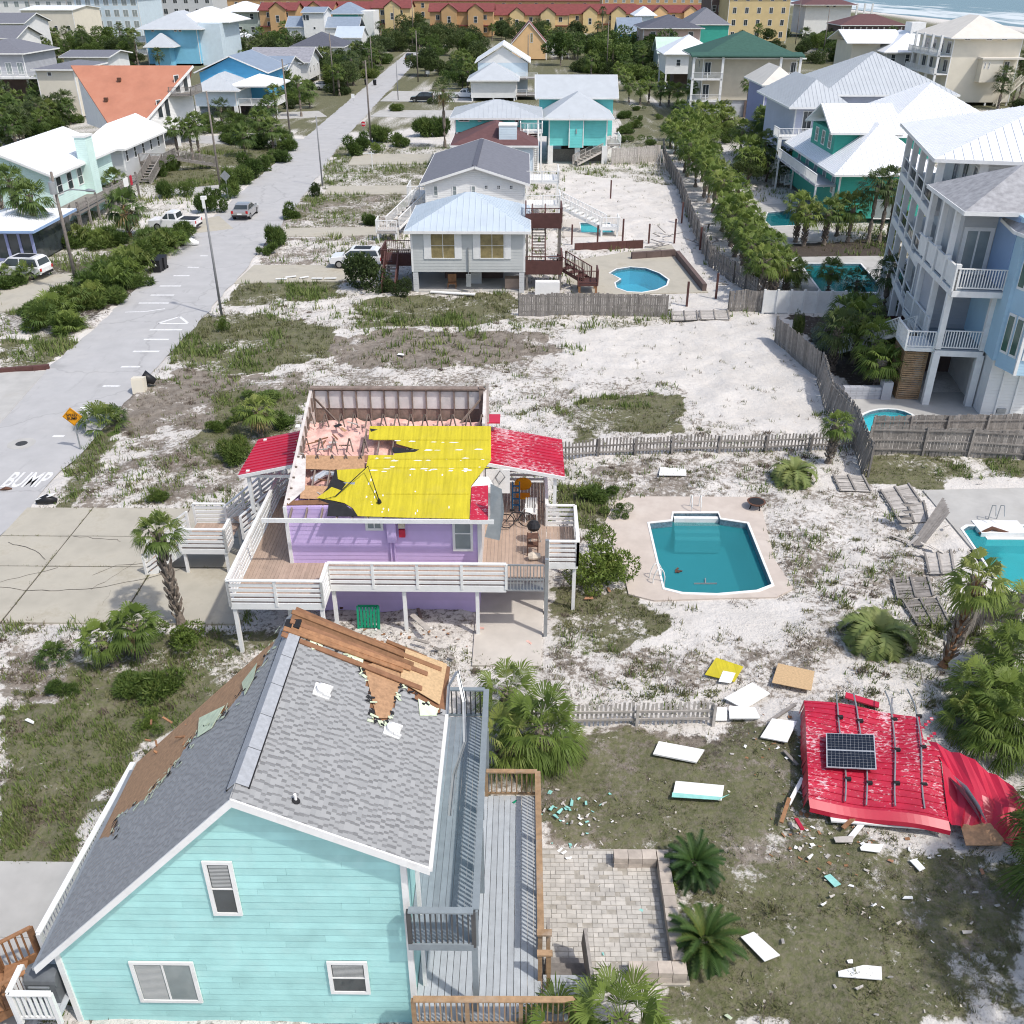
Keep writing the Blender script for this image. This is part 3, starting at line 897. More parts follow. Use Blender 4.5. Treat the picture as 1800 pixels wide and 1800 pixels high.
# ---- roads and slabs
def road_mat():
	m = M('road',(.43,.425,.42),.85,.06,.7,dirt=.5,dcol=(.50,.485,.465),ds=.28,bump=.003,bs=30)
	N,L = m.node_tree.nodes,m.node_tree.links
	b = N['Principled BSDF']; src = b.inputs['Base Color'].links[0].from_socket
	geo = N.new('ShaderNodeNewGeometry')
	mp = N.new('ShaderNodeMapping'); mp.inputs['Scale'].default_value = (.8,.16,1)
	L.new(geo.outputs['Position'],mp.inputs[0])
	n = N.new('ShaderNodeTexNoise'); n.inputs['Scale'].default_value = 1.6; n.inputs['Detail'].default_value = 8; n.inputs['Roughness'].default_value = .7
	L.new(mp.outputs[0],n.inputs['Vector'])
	r = N.new('ShaderNodeMapRange'); r.inputs['From Min'].default_value = .58; r.inputs['From Max'].default_value = .72; r.inputs['To Max'].default_value = .45
	L.new(n.outputs[0],r.inputs['Value'])
	mx = N.new('ShaderNodeMix'); mx.data_type = 'RGBA'; mx.inputs[7].default_value = (.27,.265,.26,1)
	L.new(r.outputs[0],mx.inputs[0]); L.new(src,mx.inputs[6])
	# cracks
	v = N.new('ShaderNodeTexVoronoi'); v.feature = 'DISTANCE_TO_EDGE'; v.inputs['Scale'].default_value = .10
	n3 = N.new('ShaderNodeTexNoise'); n3.inputs['Scale'].default_value = .7; n3.inputs['Detail'].default_value = 5
	L.new(geo.outputs['Position'],n3.inputs['Vector'])
	ad = N.new('ShaderNodeVectorMath'); ad.operation = 'MULTIPLY_ADD'; ad.inputs[1].default_value = (2.2,2.2,0)
	L.new(n3.outputs['Color'],ad.inputs[0]); L.new(geo.outputs['Position'],ad.inputs[2]); L.new(ad.outputs[0],v.inputs['Vector'])
	r2 = N.new('ShaderNodeMapRange'); r2.inputs['From Min'].default_value = .0; r2.inputs['From Max'].default_value = .012; r2.inputs['To Min'].default_value = .28; r2.inputs['To Max'].default_value = 0
	L.new(v.outputs['Distance'],r2.inputs['Value'])
	mx2 = N.new('ShaderNodeMix'); mx2.data_type = 'RGBA'; mx2.inputs[7].default_value = (.16,.155,.15,1)
	L.new(r2.outputs[0],mx2.inputs[0]); L.new(mx.outputs[2],mx2.inputs[6]); L.new(mx2.outputs[2],b.inputs['Base Color'])
road_mat()
def strip(name,Rr,Ll,mat,z0,sub=3):
	def samp(P,n):
		P = [Vector((p[0],p[1],0)) for p in P]; ys = np.linspace(P[0].y,P[-1].y,n); out = []
		for yv in ys:
			for a,b in zip(P,P[1:]):
				if a.y <= yv <= b.y + 1e-6: t = (yv - a.y) / (b.y - a.y); out.append((a + (b - a) * t)); break
		return out
	n = 260; a = samp(Rr,n); b = samp(Ll,n); mb = MB()
	for i in range(min(len(a),len(b))):
		w = (rnd.random() - .5) * .3
		mb.v += [(a[i].x + w,a[i].y,z0),(b[i].x + (rnd.random() - .5) * .3,b[i].y,z0)]
		if i: k = 2 * i; mb.f.append((k - 2,k,k + 1,k - 1))
	return mb.build(name,mat)
tag(strip('road',road_r,road_l,'road',.012),kind='structure')
def flat_poly(name,poly,mat,z0,parent=None,holes=()):
	loops = [[Vector((p[0],p[1],z0)) for p in poly]] + [[Vector((p[0],p[1],z0)) for p in h] for h in holes]
	tris = tessellate_polygon(loops); mb = MB()
	mb.v = [tuple(p) for l in loops for p in l]; mb.f = [tuple(t) for t in tris]
	# kerb edge down into the ground
	n = len(loops[0])
	k = len(mb.v); mb.v += [(p.x,p.y,z0 - .14) for p in loops[0]]
	for i in range(n): j = (i + 1) % n; mb.f.append((i,j,k + j,k + i))
	o = mb.build(name,mat,parent)
	return o
tag(flat_poly('side_street',SIDE,'road',.008),kind='structure')
for nm,p,mt in DRIVES: tag(flat_poly(nm,p,mt,.03),kind='structure')
# purple house driveway: cast slabs with open joints
drv = bpy.data.objects.new('driveway',None); C.objects.link(drv); tag(drv,kind='structure')
bx('joint_bed','soil',drv,-24.4,-11.45,31.05,40.4,-.12,.0)
for i,(a,b) in enumerate(((-24.45,-21.22),(-21.15,-16.42),(-16.35,-11.4))):
	for j,(c,d) in enumerate(((31.0,35.13),(35.2,37.73),(37.79,40.45))):
		t = rnd.uniform(-.006,.01)
		bx('slab','concrete_tan',drv,a,b,c,d,-.1,.028 + t,(rnd.uniform(-.002,.002),rnd.uniform(-.002,.002),0))
drv = bpy.data.objects.new('driveway',None); C.objects.link(drv); tag(drv,kind='structure')
bx('joint_bed','soil',drv,-29.9,-12.7,8.1,19.1,-.12,.0)
for i,(a,b) in enumerate(((-30,-21.5),(-21.48,-17.0),(-16.98,-12.6))):
	for j,(c,d) in enumerate(((8,12.5),(12.52,16.6),(16.62,19.15))):
		bx('slab','concrete',drv,a,b,c,d,-.1,.03 + rnd.uniform(-.004,.006))
# dark cracks crossing the driveway
cr = MB()
def crack(pts,w=.02,zz=.043):
	P = [G(a,b) for a,b in pts]; Q = []
	for a,b in zip(P,P[1:]):
		n = max(2,int((b - a).length / .35))
		for i in range(n): Q.append(a + (b - a) * (i / n) + Vector((rnd.uniform(-.06,.06),rnd.uniform(-.06,.06),0)))
	Q.append(P[-1])
	for a,b in zip(Q,Q[1:]):
		cr.poly([(a.x,a.y - w * rnd.uniform(.4,1),zz),(b.x,b.y - w * rnd.uniform(.4,1),zz),(b.x,b.y + w,zz),(a.x,a.y + w,zz)])
for c_ in ([(0,1033),(60,1040),(150,1038),(220,1025),(290,1010),(325,998)],[(12,955),(55,965),(80,985)],[(165,1012),(205,995),(260,990)],
		   [(128,944),(205,950),(212,953)],[(240,990),(160,1038)],[(195,1040),(170,1085)],[(100,1000),(0,1025)]):
	crack(c_)
tag(cr.build('crack_lines','soil'),'thin dark cracks wandering across the tan concrete driveway','crack',kind='stuff')
tag(flat_poly('ramp_pavement',RAMP_W,'pool_deck_pale',.03),kind='structure')
# ---- painted road markings
def paint(name,pts,label=None,zz=.017):
	mb = MB().poly([(p[0],p[1],zz) for p in pts]); o = mb.build(name,'paint_white'); return o
mk = bpy.data.objects.new('road_markings',None); C.objects.link(mk); tag(mk,kind='structure')
bars = [(352,450,365),(330,470,350),(305,485,333),(281,503,318),(265,519,306),(244,533,297),
		(263,580,320),(253,597,297),(234,618,280),(213,645,246),(181,679,211),(141,717,158),(93,767,113)]
for xa,yy,xb in bars:
	a = G(xa,yy); b = G(xb,yy)
	w = .14
	bxo = MB().poly([(a.x,a.y - w,.017),(b.x,b.y - w,.017),(b.x,b.y + w,.017),(a.x,a.y + w,.017)]).build('stripe','paint_white',mk)
def pline(p,q,w=.2):
	a = G(*p); b = G(*q); d = (b - a).normalized(); s = Vector((-d.y,d.x,0)) * w / 2
	MB().poly([(v.x,v.y,.0175) for v in (a - s,b - s,b + s,a + s)]).build('stripe','paint_white',mk)
pline((277,569),(316,557),.22); pline((316,557),(330,568),.22); pline((277,569),(330,569),.22)
pline((220,549),(255,548),.16); pline((255,548),(290,543),.16)
txt = bpy.data.curves.new('bump','FONT'); txt.body = 'BUMP'; txt.size = 1.0; txt.extrude = 0; txt.offset = .02
to = bpy.data.objects.new('bump_txt',txt); C.objects.link(to)
dg = bpy.context.evaluated_depsgraph_get(); tm = bpy.data.meshes.new_from_object(to.evaluated_get(dg)); bpy.data.objects.remove(to)
lo = bpy.data.objects.new('lettering',tm); C.objects.link(lo); lo.parent = mk
tm.materials.clear(); tm.materials.append(MATS['paint_white'])
xs = [v.co.x for v in tm.vertices]; ys = [v.co.y for v in tm.vertices]
p0 = G(2,856); p1 = G(70,832)
lo.location = (p0.x - .1,p0.y,.0175); lo.scale = (2.15 / (max(xs) - min(xs)),(G(40,830).y - G(40,857).y) / (max(ys) - min(ys)),1)
mh = G(38,780)
o = MB().tube([(mh.x,mh.y,-.05),(mh.x,mh.y,.0165)],.75,24).build('manhole_collar','concrete',mk)
o = MB().tube([(mh.x,mh.y,-.05),(mh.x,mh.y,.021)],.32,20).build('manhole_cover','manhole',mk)
# ---- pools
def water_mat(name,col,dens):
	m = bpy.data.materials.new(name); m.use_nodes = True
	N,L = m.node_tree.nodes,m.node_tree.links
	b = N['Principled BSDF']; b.inputs['Base Color'].default_value = (*col,1)
	b.inputs['Roughness'].default_value = .06; b.inputs['Specular IOR Level'].default_value = .5; b.inputs['IOR'].default_value = 1.33
	tr = N.new('ShaderNodeBsdfTransparent'); tr.inputs[0].default_value = (*[min(1,c * 1.5 + .25) for c in col],1)
	mx = N.new('ShaderNodeMixShader'); mx.inputs[0].default_value = dens
	L.new(tr.outputs[0],mx.inputs[1]); L.new(b.outputs[0],mx.inputs[2]); L.new(mx.outputs[0],N['Material Output'].inputs['Surface'])
	n = N.new('ShaderNodeTexNoise'); n.inputs['Scale'].default_value = 2.4; n.inputs['Detail'].default_value = 4
	bp = N.new('ShaderNodeBump'); bp.inputs['Distance'].default_value = .02; bp.inputs['Strength'].default_value = .5
	geo = N.new('ShaderNodeNewGeometry'); L.new(geo.outputs['Position'],n.inputs['Vector'])
	L.new(n.outputs[0],bp.inputs['Height']); L.new(bp.outputs[0],b.inputs['Normal'])
	MATS[name] = m
water_mat('water_teal',(.04,.28,.31),.52)
water_mat('water_blue',(.10,.40,.47),.42)
water_mat('water_aqua',(.10,.58,.62),.40)
water_mat('water_sea',(.06,.42,.44),.45)
water_mat('water_dark',(.012,.17,.19),.75)
M('pool_shell',(.35,.58,.62),.6,.06,1)
M('pool_shell_blue',(.30,.62,.74),.6,.06,1)
M('pool_tile',(.14,.22,.27),.4,.4,9)
WC = {'main': ('water_teal','pool_shell'),'far': ('water_blue','pool_shell_blue'),'small': ('water_aqua','pool_shell'),'teal': ('water_dark','pool_shell'),
	  'right': ('water_sea','pool_shell'),'blue': ('water_dark','pool_shell'),'spa': ('water_aqua','pool_shell_blue')}
PL = {'main': 'teal swimming pool with stepped end and white rim beside the purple house','far': 'kidney shaped blue pool behind the grey board fence',
	  'small': 'small pale aqua rectangular pool near the white stairs','teal': 'dark green rectangular pool ringed by palms near the white fence',
	  'right': 'bright blue pool at the right edge with a white step box','blue': 'dark oval pool under the palms by the green house','spa': 'round blue spa pool beside the weathered fence'}
DM = {'far': 'concrete_tan','small': 'pool_deck_pale','teal': 'concrete','right': 'concrete','blue': 'concrete','spa': 'concrete'}
for nm,p in POOLS:
	cx = sum(q.x for q in p) / len(p); cy = sum(q.y for q in p) / len(p)
	root = empty('swimming_pool',(cx,cy,0),PL[nm],'pool')
	top = .03
	outer = POOL_DECK if nm == 'main' else DECKS[nm]
	tag(flat_poly('pool_deck',outer,'pool_deck' if nm == 'main' else DM[nm],.022,None,[p]),kind='structure')
	n = len(p); dep = 1.5 if nm != 'spa' else 1.0
	sh = MB()
	for i in range(n):
		a,b = p[i],p[(i + 1) % n]; sh.poly([(a.x,a.y,-.32),(b.x,b.y,-.32),(b.x,b.y,-dep),(a.x,a.y,-dep)])
	sh.build('shell',WC[nm][1],root)
	tl = MB()
	for i in range(n):
		a,b = p[i],p[(i + 1) % n]; tl.poly([(a.x,a.y,.02),(b.x,b.y,.02),(b.x,b.y,-.32),(a.x,a.y,-.32)])
	tl.build('tile_band','pool_tile',root)
	loop = [Vector((q.x,q.y,-dep)) for q in p]
	fb = MB(); fb.v = [tuple(q) for q in loop]; fb.f = [tuple(t) for t in tessellate_polygon([loop])]; fb.build('floor',WC[nm][1],root)
	wz = -.28 if nm == 'main' else -.16
	loop = [Vector((q.x,q.y,wz)) for q in p]
	fb = MB(); fb.v = [tuple(q) for q in loop]; fb.f = [tuple(t) for t in tessellate_polygon([loop])]; fb.build('water',WC[nm][0],root)
	cw = .16 if nm != 'teal' else .3
	cb = MB(); gq = grow(p,cw)
	for i in range(n):
		a,b = p[i],p[(i + 1) % n]; c,d = gq[(i + 1) % n],gq[i]
		cb.slab([(a.x,a.y,.045),(b.x,b.y,.045),(c[0],c[1],.045),(d[0],d[1],.045)],.06)
	cb.build('coping','white',root)
	if nm == 'main':
		st = MB()
		a = G(1184,905); b = G(1262,905)
		for k in range(4): st.box(a.x,b.x,a.y - .25 - .32 * k,a.y - .02,-1.4,-.06 - .22 * k)
		st.build('steps','white',root)
		def loop_rail(px,py,ang,w=.55,h=.75):
			c = G(px,py); mb = MB(); d = Vector((math.cos(ang),math.sin(ang),0))
			for s in (-.22,.22):
				o = Vector((-d.y,d.x,0)) * s; pts = []
				for k in range(9):
					t = math.pi * k / 8; pts.append(c + o + d * (-math.cos(t) * w / 2) + Vector((0,0,math.sin(t) * h - (.3 if k == 8 else 0))))
				mb.tube(pts,.025,6)
			mb.build('hand_rail','white',root)
		loop_rail(1222,895,-math.pi / 2); loop_rail(1155,1020,0.2)
		# drowned chair and debris afloat
		c = G(1240,1026,wz + .02); fl = MB()
		fl.bar(c + Vector((-.5,0,0)),c + Vector((.5,.02,0)),.05,.05); fl.bar(c + Vector((0,0,0)),c + Vector((.05,.35,.05)),.05,.05)
		tag(fl.build('floating_pole','pole_metal'),'pale metal frame half sunk at the near end of the pool','debris')
		c = G(1188,1003,wz + .03); fl = MB()
		for k in range(5): a_ = rnd.uniform(0,6.3); fl.bar(c,c + Vector((math.cos(a_) * .3,math.sin(a_) * .2,.03)),.08,.03)
		tag(fl.build('floating_debris','rust'),'small dark reddish clump of debris floating in the pool','debris')
# shiny sea beyond the beach
def sea_mat():
	m = bpy.data.materials.new('sea_water'); m.use_nodes = True
	N,L = m.node_tree.nodes,m.node_tree.links
	b = N['Principled BSDF']; b.inputs['Roughness'].default_value = .25
	geo = N.new('ShaderNodeNewGeometry')
	mp = N.new('ShaderNodeMapping'); mp.inputs['Scale'].default_value = (.035,.006,1); L.new(geo.outputs['Position'],mp.inputs[0])
	n = N.new('ShaderNodeTexNoise'); n.inputs['Scale'].default_value = 1; n.inputs['Detail'].default_value = 8; n.inputs['Roughness'].default_value = .6; L.new(mp.outputs[0],n.inputs['Vector'])
	sx = N.new('ShaderNodeSeparateXYZ'); L.new(geo.outputs['Position'],sx.inputs[0])
	r0 = N.new('ShaderNodeMapRange'); r0.inputs['From Min'].default_value = 245; r0.inputs['From Max'].default_value = 420; r0.inputs['To Min'].default_value = .16; r0.inputs['To Max'].default_value = -.06
	L.new(sx.outputs[0],r0.inputs['Value'])
	ad = N.new('ShaderNodeMath'); ad.operation = 'ADD'; L.new(n.outputs[0],ad.inputs[0]); L.new(r0.outputs[0],ad.inputs[1])
	r = N.new('ShaderNodeMapRange'); r.inputs['From Min'].default_value = .58; r.inputs['From Max'].default_value = .66; L.new(ad.outputs[0],r.inputs['Value'])
	mx = N.new('ShaderNodeMix'); mx.data_type = 'RGBA'; mx.inputs[6].default_value = (.09,.19,.24,1); mx.inputs[7].default_value = (.75,.78,.78,1)
	L.new(r.outputs[0],mx.inputs[0]); L.new(mx.outputs[2],b.inputs['Base Color'])
	bp = N.new('ShaderNodeBump'); bp.inputs['Distance'].default_value = 1.0; bp.inputs['Strength'].default_value = .5
	L.new(n.outputs[0],bp.inputs['Height']); L.new(bp.outputs[0],b.inputs['Normal'])
	MATS['sea_water'] = m
sea_mat()
tag(MB().poly([(240,-2000,-1.2),(16000,-2000,-1.2),(16000,20000,-1.2),(240,20000,-1.2)]).build('sea','sea_water'),kind='structure')
# ================================================================== PLANTS
class TM:      # triangle soup with a tone per vertex
	def __init__(self): self.V = []; self.F = []; self.T = []; self.n = 0
	def add(self,V,F,t):
		V = np.asarray(V,float); F = np.asarray(F,int)
		self.V.append(V); self.F.append(F + self.n); self.T.append(np.broadcast_to(np.asarray(t,float),(len(V),))); self.n += len(V)
	def mesh(self,name,mat):
		return np_mesh(name,np.concatenate(self.V),np.concatenate(self.F),mat,np.concatenate(self.T))
def fan_leaf(tm,r,base,az,el,plen,blen,nb=15,spread=2.5,droop=.5,tone=.5,width=.055):
	"""palmate leaf: petiole plus radiating blades that droop at their tips"""
	d = np.array([math.cos(el) * math.cos(az),math.cos(el) * math.sin(az),math.sin(el)])
	s = np.array([-math.sin(az),math.cos(az),0]); u = np.cross(s,d) * -1
	if u[2] < 0: u = -u
	hub = base + d * plen - np.array([0,0,.12 * plen * plen])
	w = .022
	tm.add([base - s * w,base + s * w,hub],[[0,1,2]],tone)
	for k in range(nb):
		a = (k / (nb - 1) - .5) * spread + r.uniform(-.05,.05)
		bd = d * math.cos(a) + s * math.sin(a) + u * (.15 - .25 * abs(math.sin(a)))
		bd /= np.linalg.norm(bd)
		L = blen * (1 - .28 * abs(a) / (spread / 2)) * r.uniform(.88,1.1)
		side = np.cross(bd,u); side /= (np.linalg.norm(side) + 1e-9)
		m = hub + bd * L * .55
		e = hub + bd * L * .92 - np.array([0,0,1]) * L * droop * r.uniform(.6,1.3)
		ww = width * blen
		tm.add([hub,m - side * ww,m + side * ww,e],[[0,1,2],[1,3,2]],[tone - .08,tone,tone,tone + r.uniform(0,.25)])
def feather_leaf(tm,r,base,az,el,L,curl,nl=20,lw=.028,ll=.42,tone=.5,vee=.5):
	d = np.array([math.cos(az),math.sin(az),0.0]); s = np.array([-math.sin(az),math.cos(az),0])
	p = np.array(base,float); a = el; pts = [p.copy()]; dirs = []
	n = 10
	for i in range(n):
		dd = d * math.cos(a) + np.array([0,0,1]) * math.sin(a); dirs.append(dd)
		p = p + dd * L / n; pts.append(p.copy()); a -= curl / n * (1 + i * .12)
	for i in range(n):
		tm.add([pts[i] - s * .02,pts[i] + s * .02,pts[i + 1]],[[0,1,2]],tone)
	for k in range(nl):
		t = .12 + .88 * k / nl; i = min(int(t * n),n - 1); f = t * n - i
		q = pts[i] * (1 - f) + pts[i + 1] * f; dd = dirs[i]; up = np.cross(s,dd) * -1
		if up[2] < 0: up = -up
		l = ll * math.sin(math.pi * (.15 + .8 * t)) ** .6 * r.uniform(.85,1.1)
		for sg in (-1,1):
			bd = dd * .55 + s * sg * .8 + up * vee * .5; bd /= np.linalg.norm(bd)
			e = q + bd * l - np.array([0,0,.25 * l * l])
			tm.add([q - dd * lw,q + dd * lw,e],[[0,1,2]],[tone - .1,tone - .1,tone + r.uniform(0,.25)])
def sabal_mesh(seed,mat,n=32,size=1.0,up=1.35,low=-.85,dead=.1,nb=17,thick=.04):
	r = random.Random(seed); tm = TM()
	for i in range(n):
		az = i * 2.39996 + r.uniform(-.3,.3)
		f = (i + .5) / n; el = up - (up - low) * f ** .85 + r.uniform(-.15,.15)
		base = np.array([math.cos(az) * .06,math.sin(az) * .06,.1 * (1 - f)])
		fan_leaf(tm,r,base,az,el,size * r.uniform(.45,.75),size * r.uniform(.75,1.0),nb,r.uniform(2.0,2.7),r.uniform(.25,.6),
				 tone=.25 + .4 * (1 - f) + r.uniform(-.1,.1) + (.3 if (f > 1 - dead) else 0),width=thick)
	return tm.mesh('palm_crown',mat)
def feather_mesh(seed,mat,n=22,L=1.5,ll=.4,up=1.3,low=-.05,curl=1.5,nl=22,lw=.03,vee=.5):
	r = random.Random(seed); tm = TM()
	for i in range(n):
		f = (i + .5) / n; az = i * 2.39996
		feather_leaf(tm,r,(math.cos(az) * .07,math.sin(az) * .07,0),az,up - (up - low) * f + r.uniform(-.1,.1),L * r.uniform(.85,1.1),curl * r.uniform(.8,1.2),nl,lw,ll,
					 tone=.2 + .5 * (1 - f) + r.uniform(-.12,.12),vee=vee)
	return tm.mesh('palm_crown',mat)
def bush_mesh(seed,mat,n=1500,lobes=7,leaf=.085,flat=.8,spiky=False):
	"""unit-size shrub: leaves spread through several overlapping lobes"""
	rr = np.random.RandomState(seed); V = []; T = []
	c = rr.normal(0,.42,(lobes,3)); c[:,2] = np.abs(c[:,2]) * .8 + .25; rad = rr.uniform(.28,.52,lobes)
	k = rr.randint(0,lobes,n); d = rr.normal(size=(n,3)); d /= np.linalg.norm(d,axis=1)[:,None]
	p = c[k] + d * (rad[k] * rr.uniform(.55,1.08,n) ** .6)[:,None] * np.array([1,1,flat])
	p[:,2] = np.maximum(p[:,2],rr.uniform(.0,.12,n))
	a = d + rr.normal(0,.7,(n,3)) + np.array([0,0,.5]); a /= np.linalg.norm(a,axis=1)[:,None]
	b = np.cross(a,rr.normal(size=(n,3))); b /= np.linalg.norm(b,axis=1)[:,None]
	l = leaf * rr.uniform(.6,1.3,n)[:,None]; w = l * (.13 if spiky else .42)
	V = np.stack([p - b * w,p + a * l * .5 - b * w * .2,p + a * l,p + b * w],1).reshape(-1,3)
	F = np.arange(4 * n).reshape(n,4)
	lob = rr.uniform(-.12,.12,lobes)[k]
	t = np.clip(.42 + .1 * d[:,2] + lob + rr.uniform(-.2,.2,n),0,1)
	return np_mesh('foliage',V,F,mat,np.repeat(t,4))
CROWN = {
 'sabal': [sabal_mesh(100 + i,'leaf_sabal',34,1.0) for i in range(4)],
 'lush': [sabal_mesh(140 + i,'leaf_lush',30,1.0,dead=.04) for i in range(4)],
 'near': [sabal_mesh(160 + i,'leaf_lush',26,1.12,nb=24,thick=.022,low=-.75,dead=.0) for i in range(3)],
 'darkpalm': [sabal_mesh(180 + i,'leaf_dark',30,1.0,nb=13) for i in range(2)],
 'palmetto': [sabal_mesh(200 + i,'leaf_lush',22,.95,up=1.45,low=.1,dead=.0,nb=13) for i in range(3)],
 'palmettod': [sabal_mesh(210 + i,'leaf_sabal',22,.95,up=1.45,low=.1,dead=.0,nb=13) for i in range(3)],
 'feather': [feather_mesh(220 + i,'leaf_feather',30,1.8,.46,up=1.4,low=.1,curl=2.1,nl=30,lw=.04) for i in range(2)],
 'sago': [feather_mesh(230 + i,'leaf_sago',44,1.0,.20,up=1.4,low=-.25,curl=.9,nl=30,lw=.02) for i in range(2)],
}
BUSH = {
 'bush': [bush_mesh(300 + i,'leaf_bush',3400) for i in range(4)],
 'dark': [bush_mesh(320 + i,'leaf_dark',3400) for i in range(4)],
 'lush': [bush_mesh(340 + i,'leaf_lush',3400) for i in range(2)],
 'silver': [bush_mesh(350,'leaf_silver',1100,leaf=.16)],
 'spiky': [bush_mesh(360 + i,'leaf_bush',3000,leaf=.26,spiky=True) for i in range(3)],
 'spikyd': [bush_mesh(370 + i,'leaf_sabal',3000,leaf=.26,spiky=True) for i in range(3)],
}
def trunk_mesh(seed,mat,boots=True):
	r = random.Random(seed); mb = MB(); n = 9
	pts = []; rad = []
	for i in range(n): pts.append((r.uniform(-.02,.02),r.uniform(-.02,.02),i / (n - 1))); rad.append((.18 if i == 0 else .14 if i < n - 2 else .17) * r.uniform(.92,1.1))
	mb.tube(pts,rad,9)
	me = bpy.data.meshes.new('trunk'); me.from_pydata(mb.v,[],mb.f); me.materials.append(MATS[mat])
	return me
TRUNK = [trunk_mesh(i,'trunk') for i in range(3)]; TRUNKB = [trunk_mesh(i + 5,'boots') for i in range(2)]
def boots_mesh(seed,mat='trunk'):
	"""criss-cross of old leaf bases that clad a cabbage palm's trunk"""
	r = random.Random(seed); mb = MB()
	for i in range(70):
		zz = .12 + .88 * i / 70; a = i * 2.4; d = Vector((math.cos(a),math.sin(a),0))
		p = d * .13 + Vector((0,0,zz)); q = d * r.uniform(.21,.27) + Vector((0,0,zz + r.uniform(.05,.1)))
		mb.bar(p,q,.07,.03)
	me = bpy.data.meshes.new('leaf_bases'); me.from_pydata(mb.v,[],mb.f); me.materials.append(MATS[mat]); return me
BOOTS = [boots_mesh(3),boots_mesh(4)]
def child(name,me,parent,loc=(0,0,0),rot=(0,0,0),sc=(1,1,1)):
	o = bpy.data.objects.new(name,me); C.objects.link(o); o.parent = parent; o.location = loc; o.rotation_euler = rot; o.scale = sc; return o
PALM_N = [0]
def palm(x,y,h,label,kind='sabal',s=1.0,group=None,lean=(0,0),thick=1.0,boots=True,skirt=False,name='palm_tree',cat='palm',red=False,zoff=None):
	PALM_N[0] += 1; k = PALM_N[0]; s *= {'near': .70,'feather': 1,'sago': .92,'palmetto': .8}.get(kind,.82)
	z0 = ground_z(x,y) - .05 if zoff is None else zoff
	root = empty(name,(x,y,z0),label,cat,group)
	if h > .25:
		T = TRUNKB if red else TRUNK
		lx,ly = lean
		d = Vector((lx,ly,h)); q = d.to_track_quat('Z','Y').to_euler()
		child('trunk',T[k % len(T)],root,(0,0,0),q,(thick,thick,d.length))
		if boots: child('leaf_bases',BOOTS[k % 2],root,(0,0,0),q,(thick,thick,d.length))
		top = d
	else: top = Vector((0,0,h))
	cr = CROWN[kind]
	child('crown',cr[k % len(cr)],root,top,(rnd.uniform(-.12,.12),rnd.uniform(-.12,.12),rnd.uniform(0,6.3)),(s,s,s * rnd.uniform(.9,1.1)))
	if skirt:
		child('dead_fronds',DEAD[k % len(DEAD)],root,top,(0,0,rnd.uniform(0,6.3)),(s,s,s))
	return root
DEAD = [sabal_mesh(400 + i,'leaf_dead',9,.9,up=-.6,low=-1.3,dead=0,nb=9) for i in range(2)]
BUSH_N = [0]
def bush(x,y,sx,sz,label,kind='bush',group=None,name='shrub',cat='shrub',trunk=0.0,sy=None,zoff=None):
	BUSH_N[0] += 1; k = BUSH_N[0]
	z0 = ground_z(x,y) - .05 if zoff is None else zoff
	root = empty(name,(x,y,z0),label,cat,group)
	me = BUSH[kind][k % len(BUSH[kind])]
	if trunk > 0:
		mb = MB(); mb.tube([(x,y,z0),(x + .1,y,z0 + trunk * .6),(x + .05,y + .05,z0 + trunk + sz * .5)],[.16,.12,.06],7)
		for a in range(4):
			t = a * 1.6; mb.tube([(x + .08,y,z0 + trunk * .7),(x + math.cos(t) * sx * .5,y + math.sin(t) * sx * .5,z0 + trunk + sz * .45)],[.07,.02],5)
		mb.build('trunk','bark',root)
	child('crown' if trunk > 0 else 'foliage',me,root,(0,0,trunk * .8),(0,0,rnd.uniform(0,6.3)),(sx,sy or sx,sz))
	return root
ORD = ['first','second','third','fourth','fifth','sixth','seventh','eighth','ninth','tenth','eleventh','twelfth','thirteenth','fourteenth','fifteenth','sixteenth',
	   'seventeenth','eighteenth','nineteenth','twentieth','twenty-first','twenty-second','twenty-third','twenty-fourth','twenty-fifth','twenty-sixth','twenty-seventh','twenty-eighth',
	   'twenty-ninth','thirtieth','thirty-first','thirty-second','thirty-third','thirty-fourth','thirty-fifth','thirty-sixth','thirty-seventh','thirty-eighth','thirty-ninth','fortieth']
def nth(i,what,n): return ('%s %s' % (ORD[i] if i < len(ORD) else 'hindmost',what))
# ------------------------------------------------------------------ grass
def tuft_cloud(name,X,Y,Zb,hgt,nbl,mat,spread=.5,wid=.12,seed=1,tone0=None):
	r = np.random.RandomState(seed); n = len(X)
	a = r.uniform(0,2 * np.pi,(n,nbl)); lean = r.uniform(.15,1.0,(n,nbl)) * spread
	L = hgt[:,None] * r.uniform(.6,1.2,(n,nbl))
	bxp = X[:,None] + r.normal(0,.35,(n,nbl)) * hgt[:,None]; byp = Y[:,None] + r.normal(0,.35,(n,nbl)) * hgt[:,None]
	dx,dy = np.cos(a),np.sin(a); w = wid * L
	b0 = np.stack([bxp - dy * w,byp + dx * w,np.broadcast_to(Zb[:,None],a.shape)],-1)
	b1 = np.stack([bxp + dy * w,byp - dx * w,np.broadcast_to(Zb[:,None],a.shape)],-1)
	tip = np.stack([bxp + dx * L * lean,byp + dy * L * lean,Zb[:,None] + L * np.sqrt(np.clip(1 - lean ** 2 * .8,.1,1))],-1)
	V = np.stack([b0,b1,tip],2).reshape(-1,3); F = np.arange(len(V)).reshape(-1,3)
	t = np.repeat(np.clip((tone0 if tone0 is not None else r.uniform(.2,.8,n))[:,None] + r.uniform(-.15,.15,(n,nbl)),0,1).ravel(),3)
	me = np_mesh(name,V,F,mat,t); o = bpy.data.objects.new(name,me); C.objects.link(o); return o
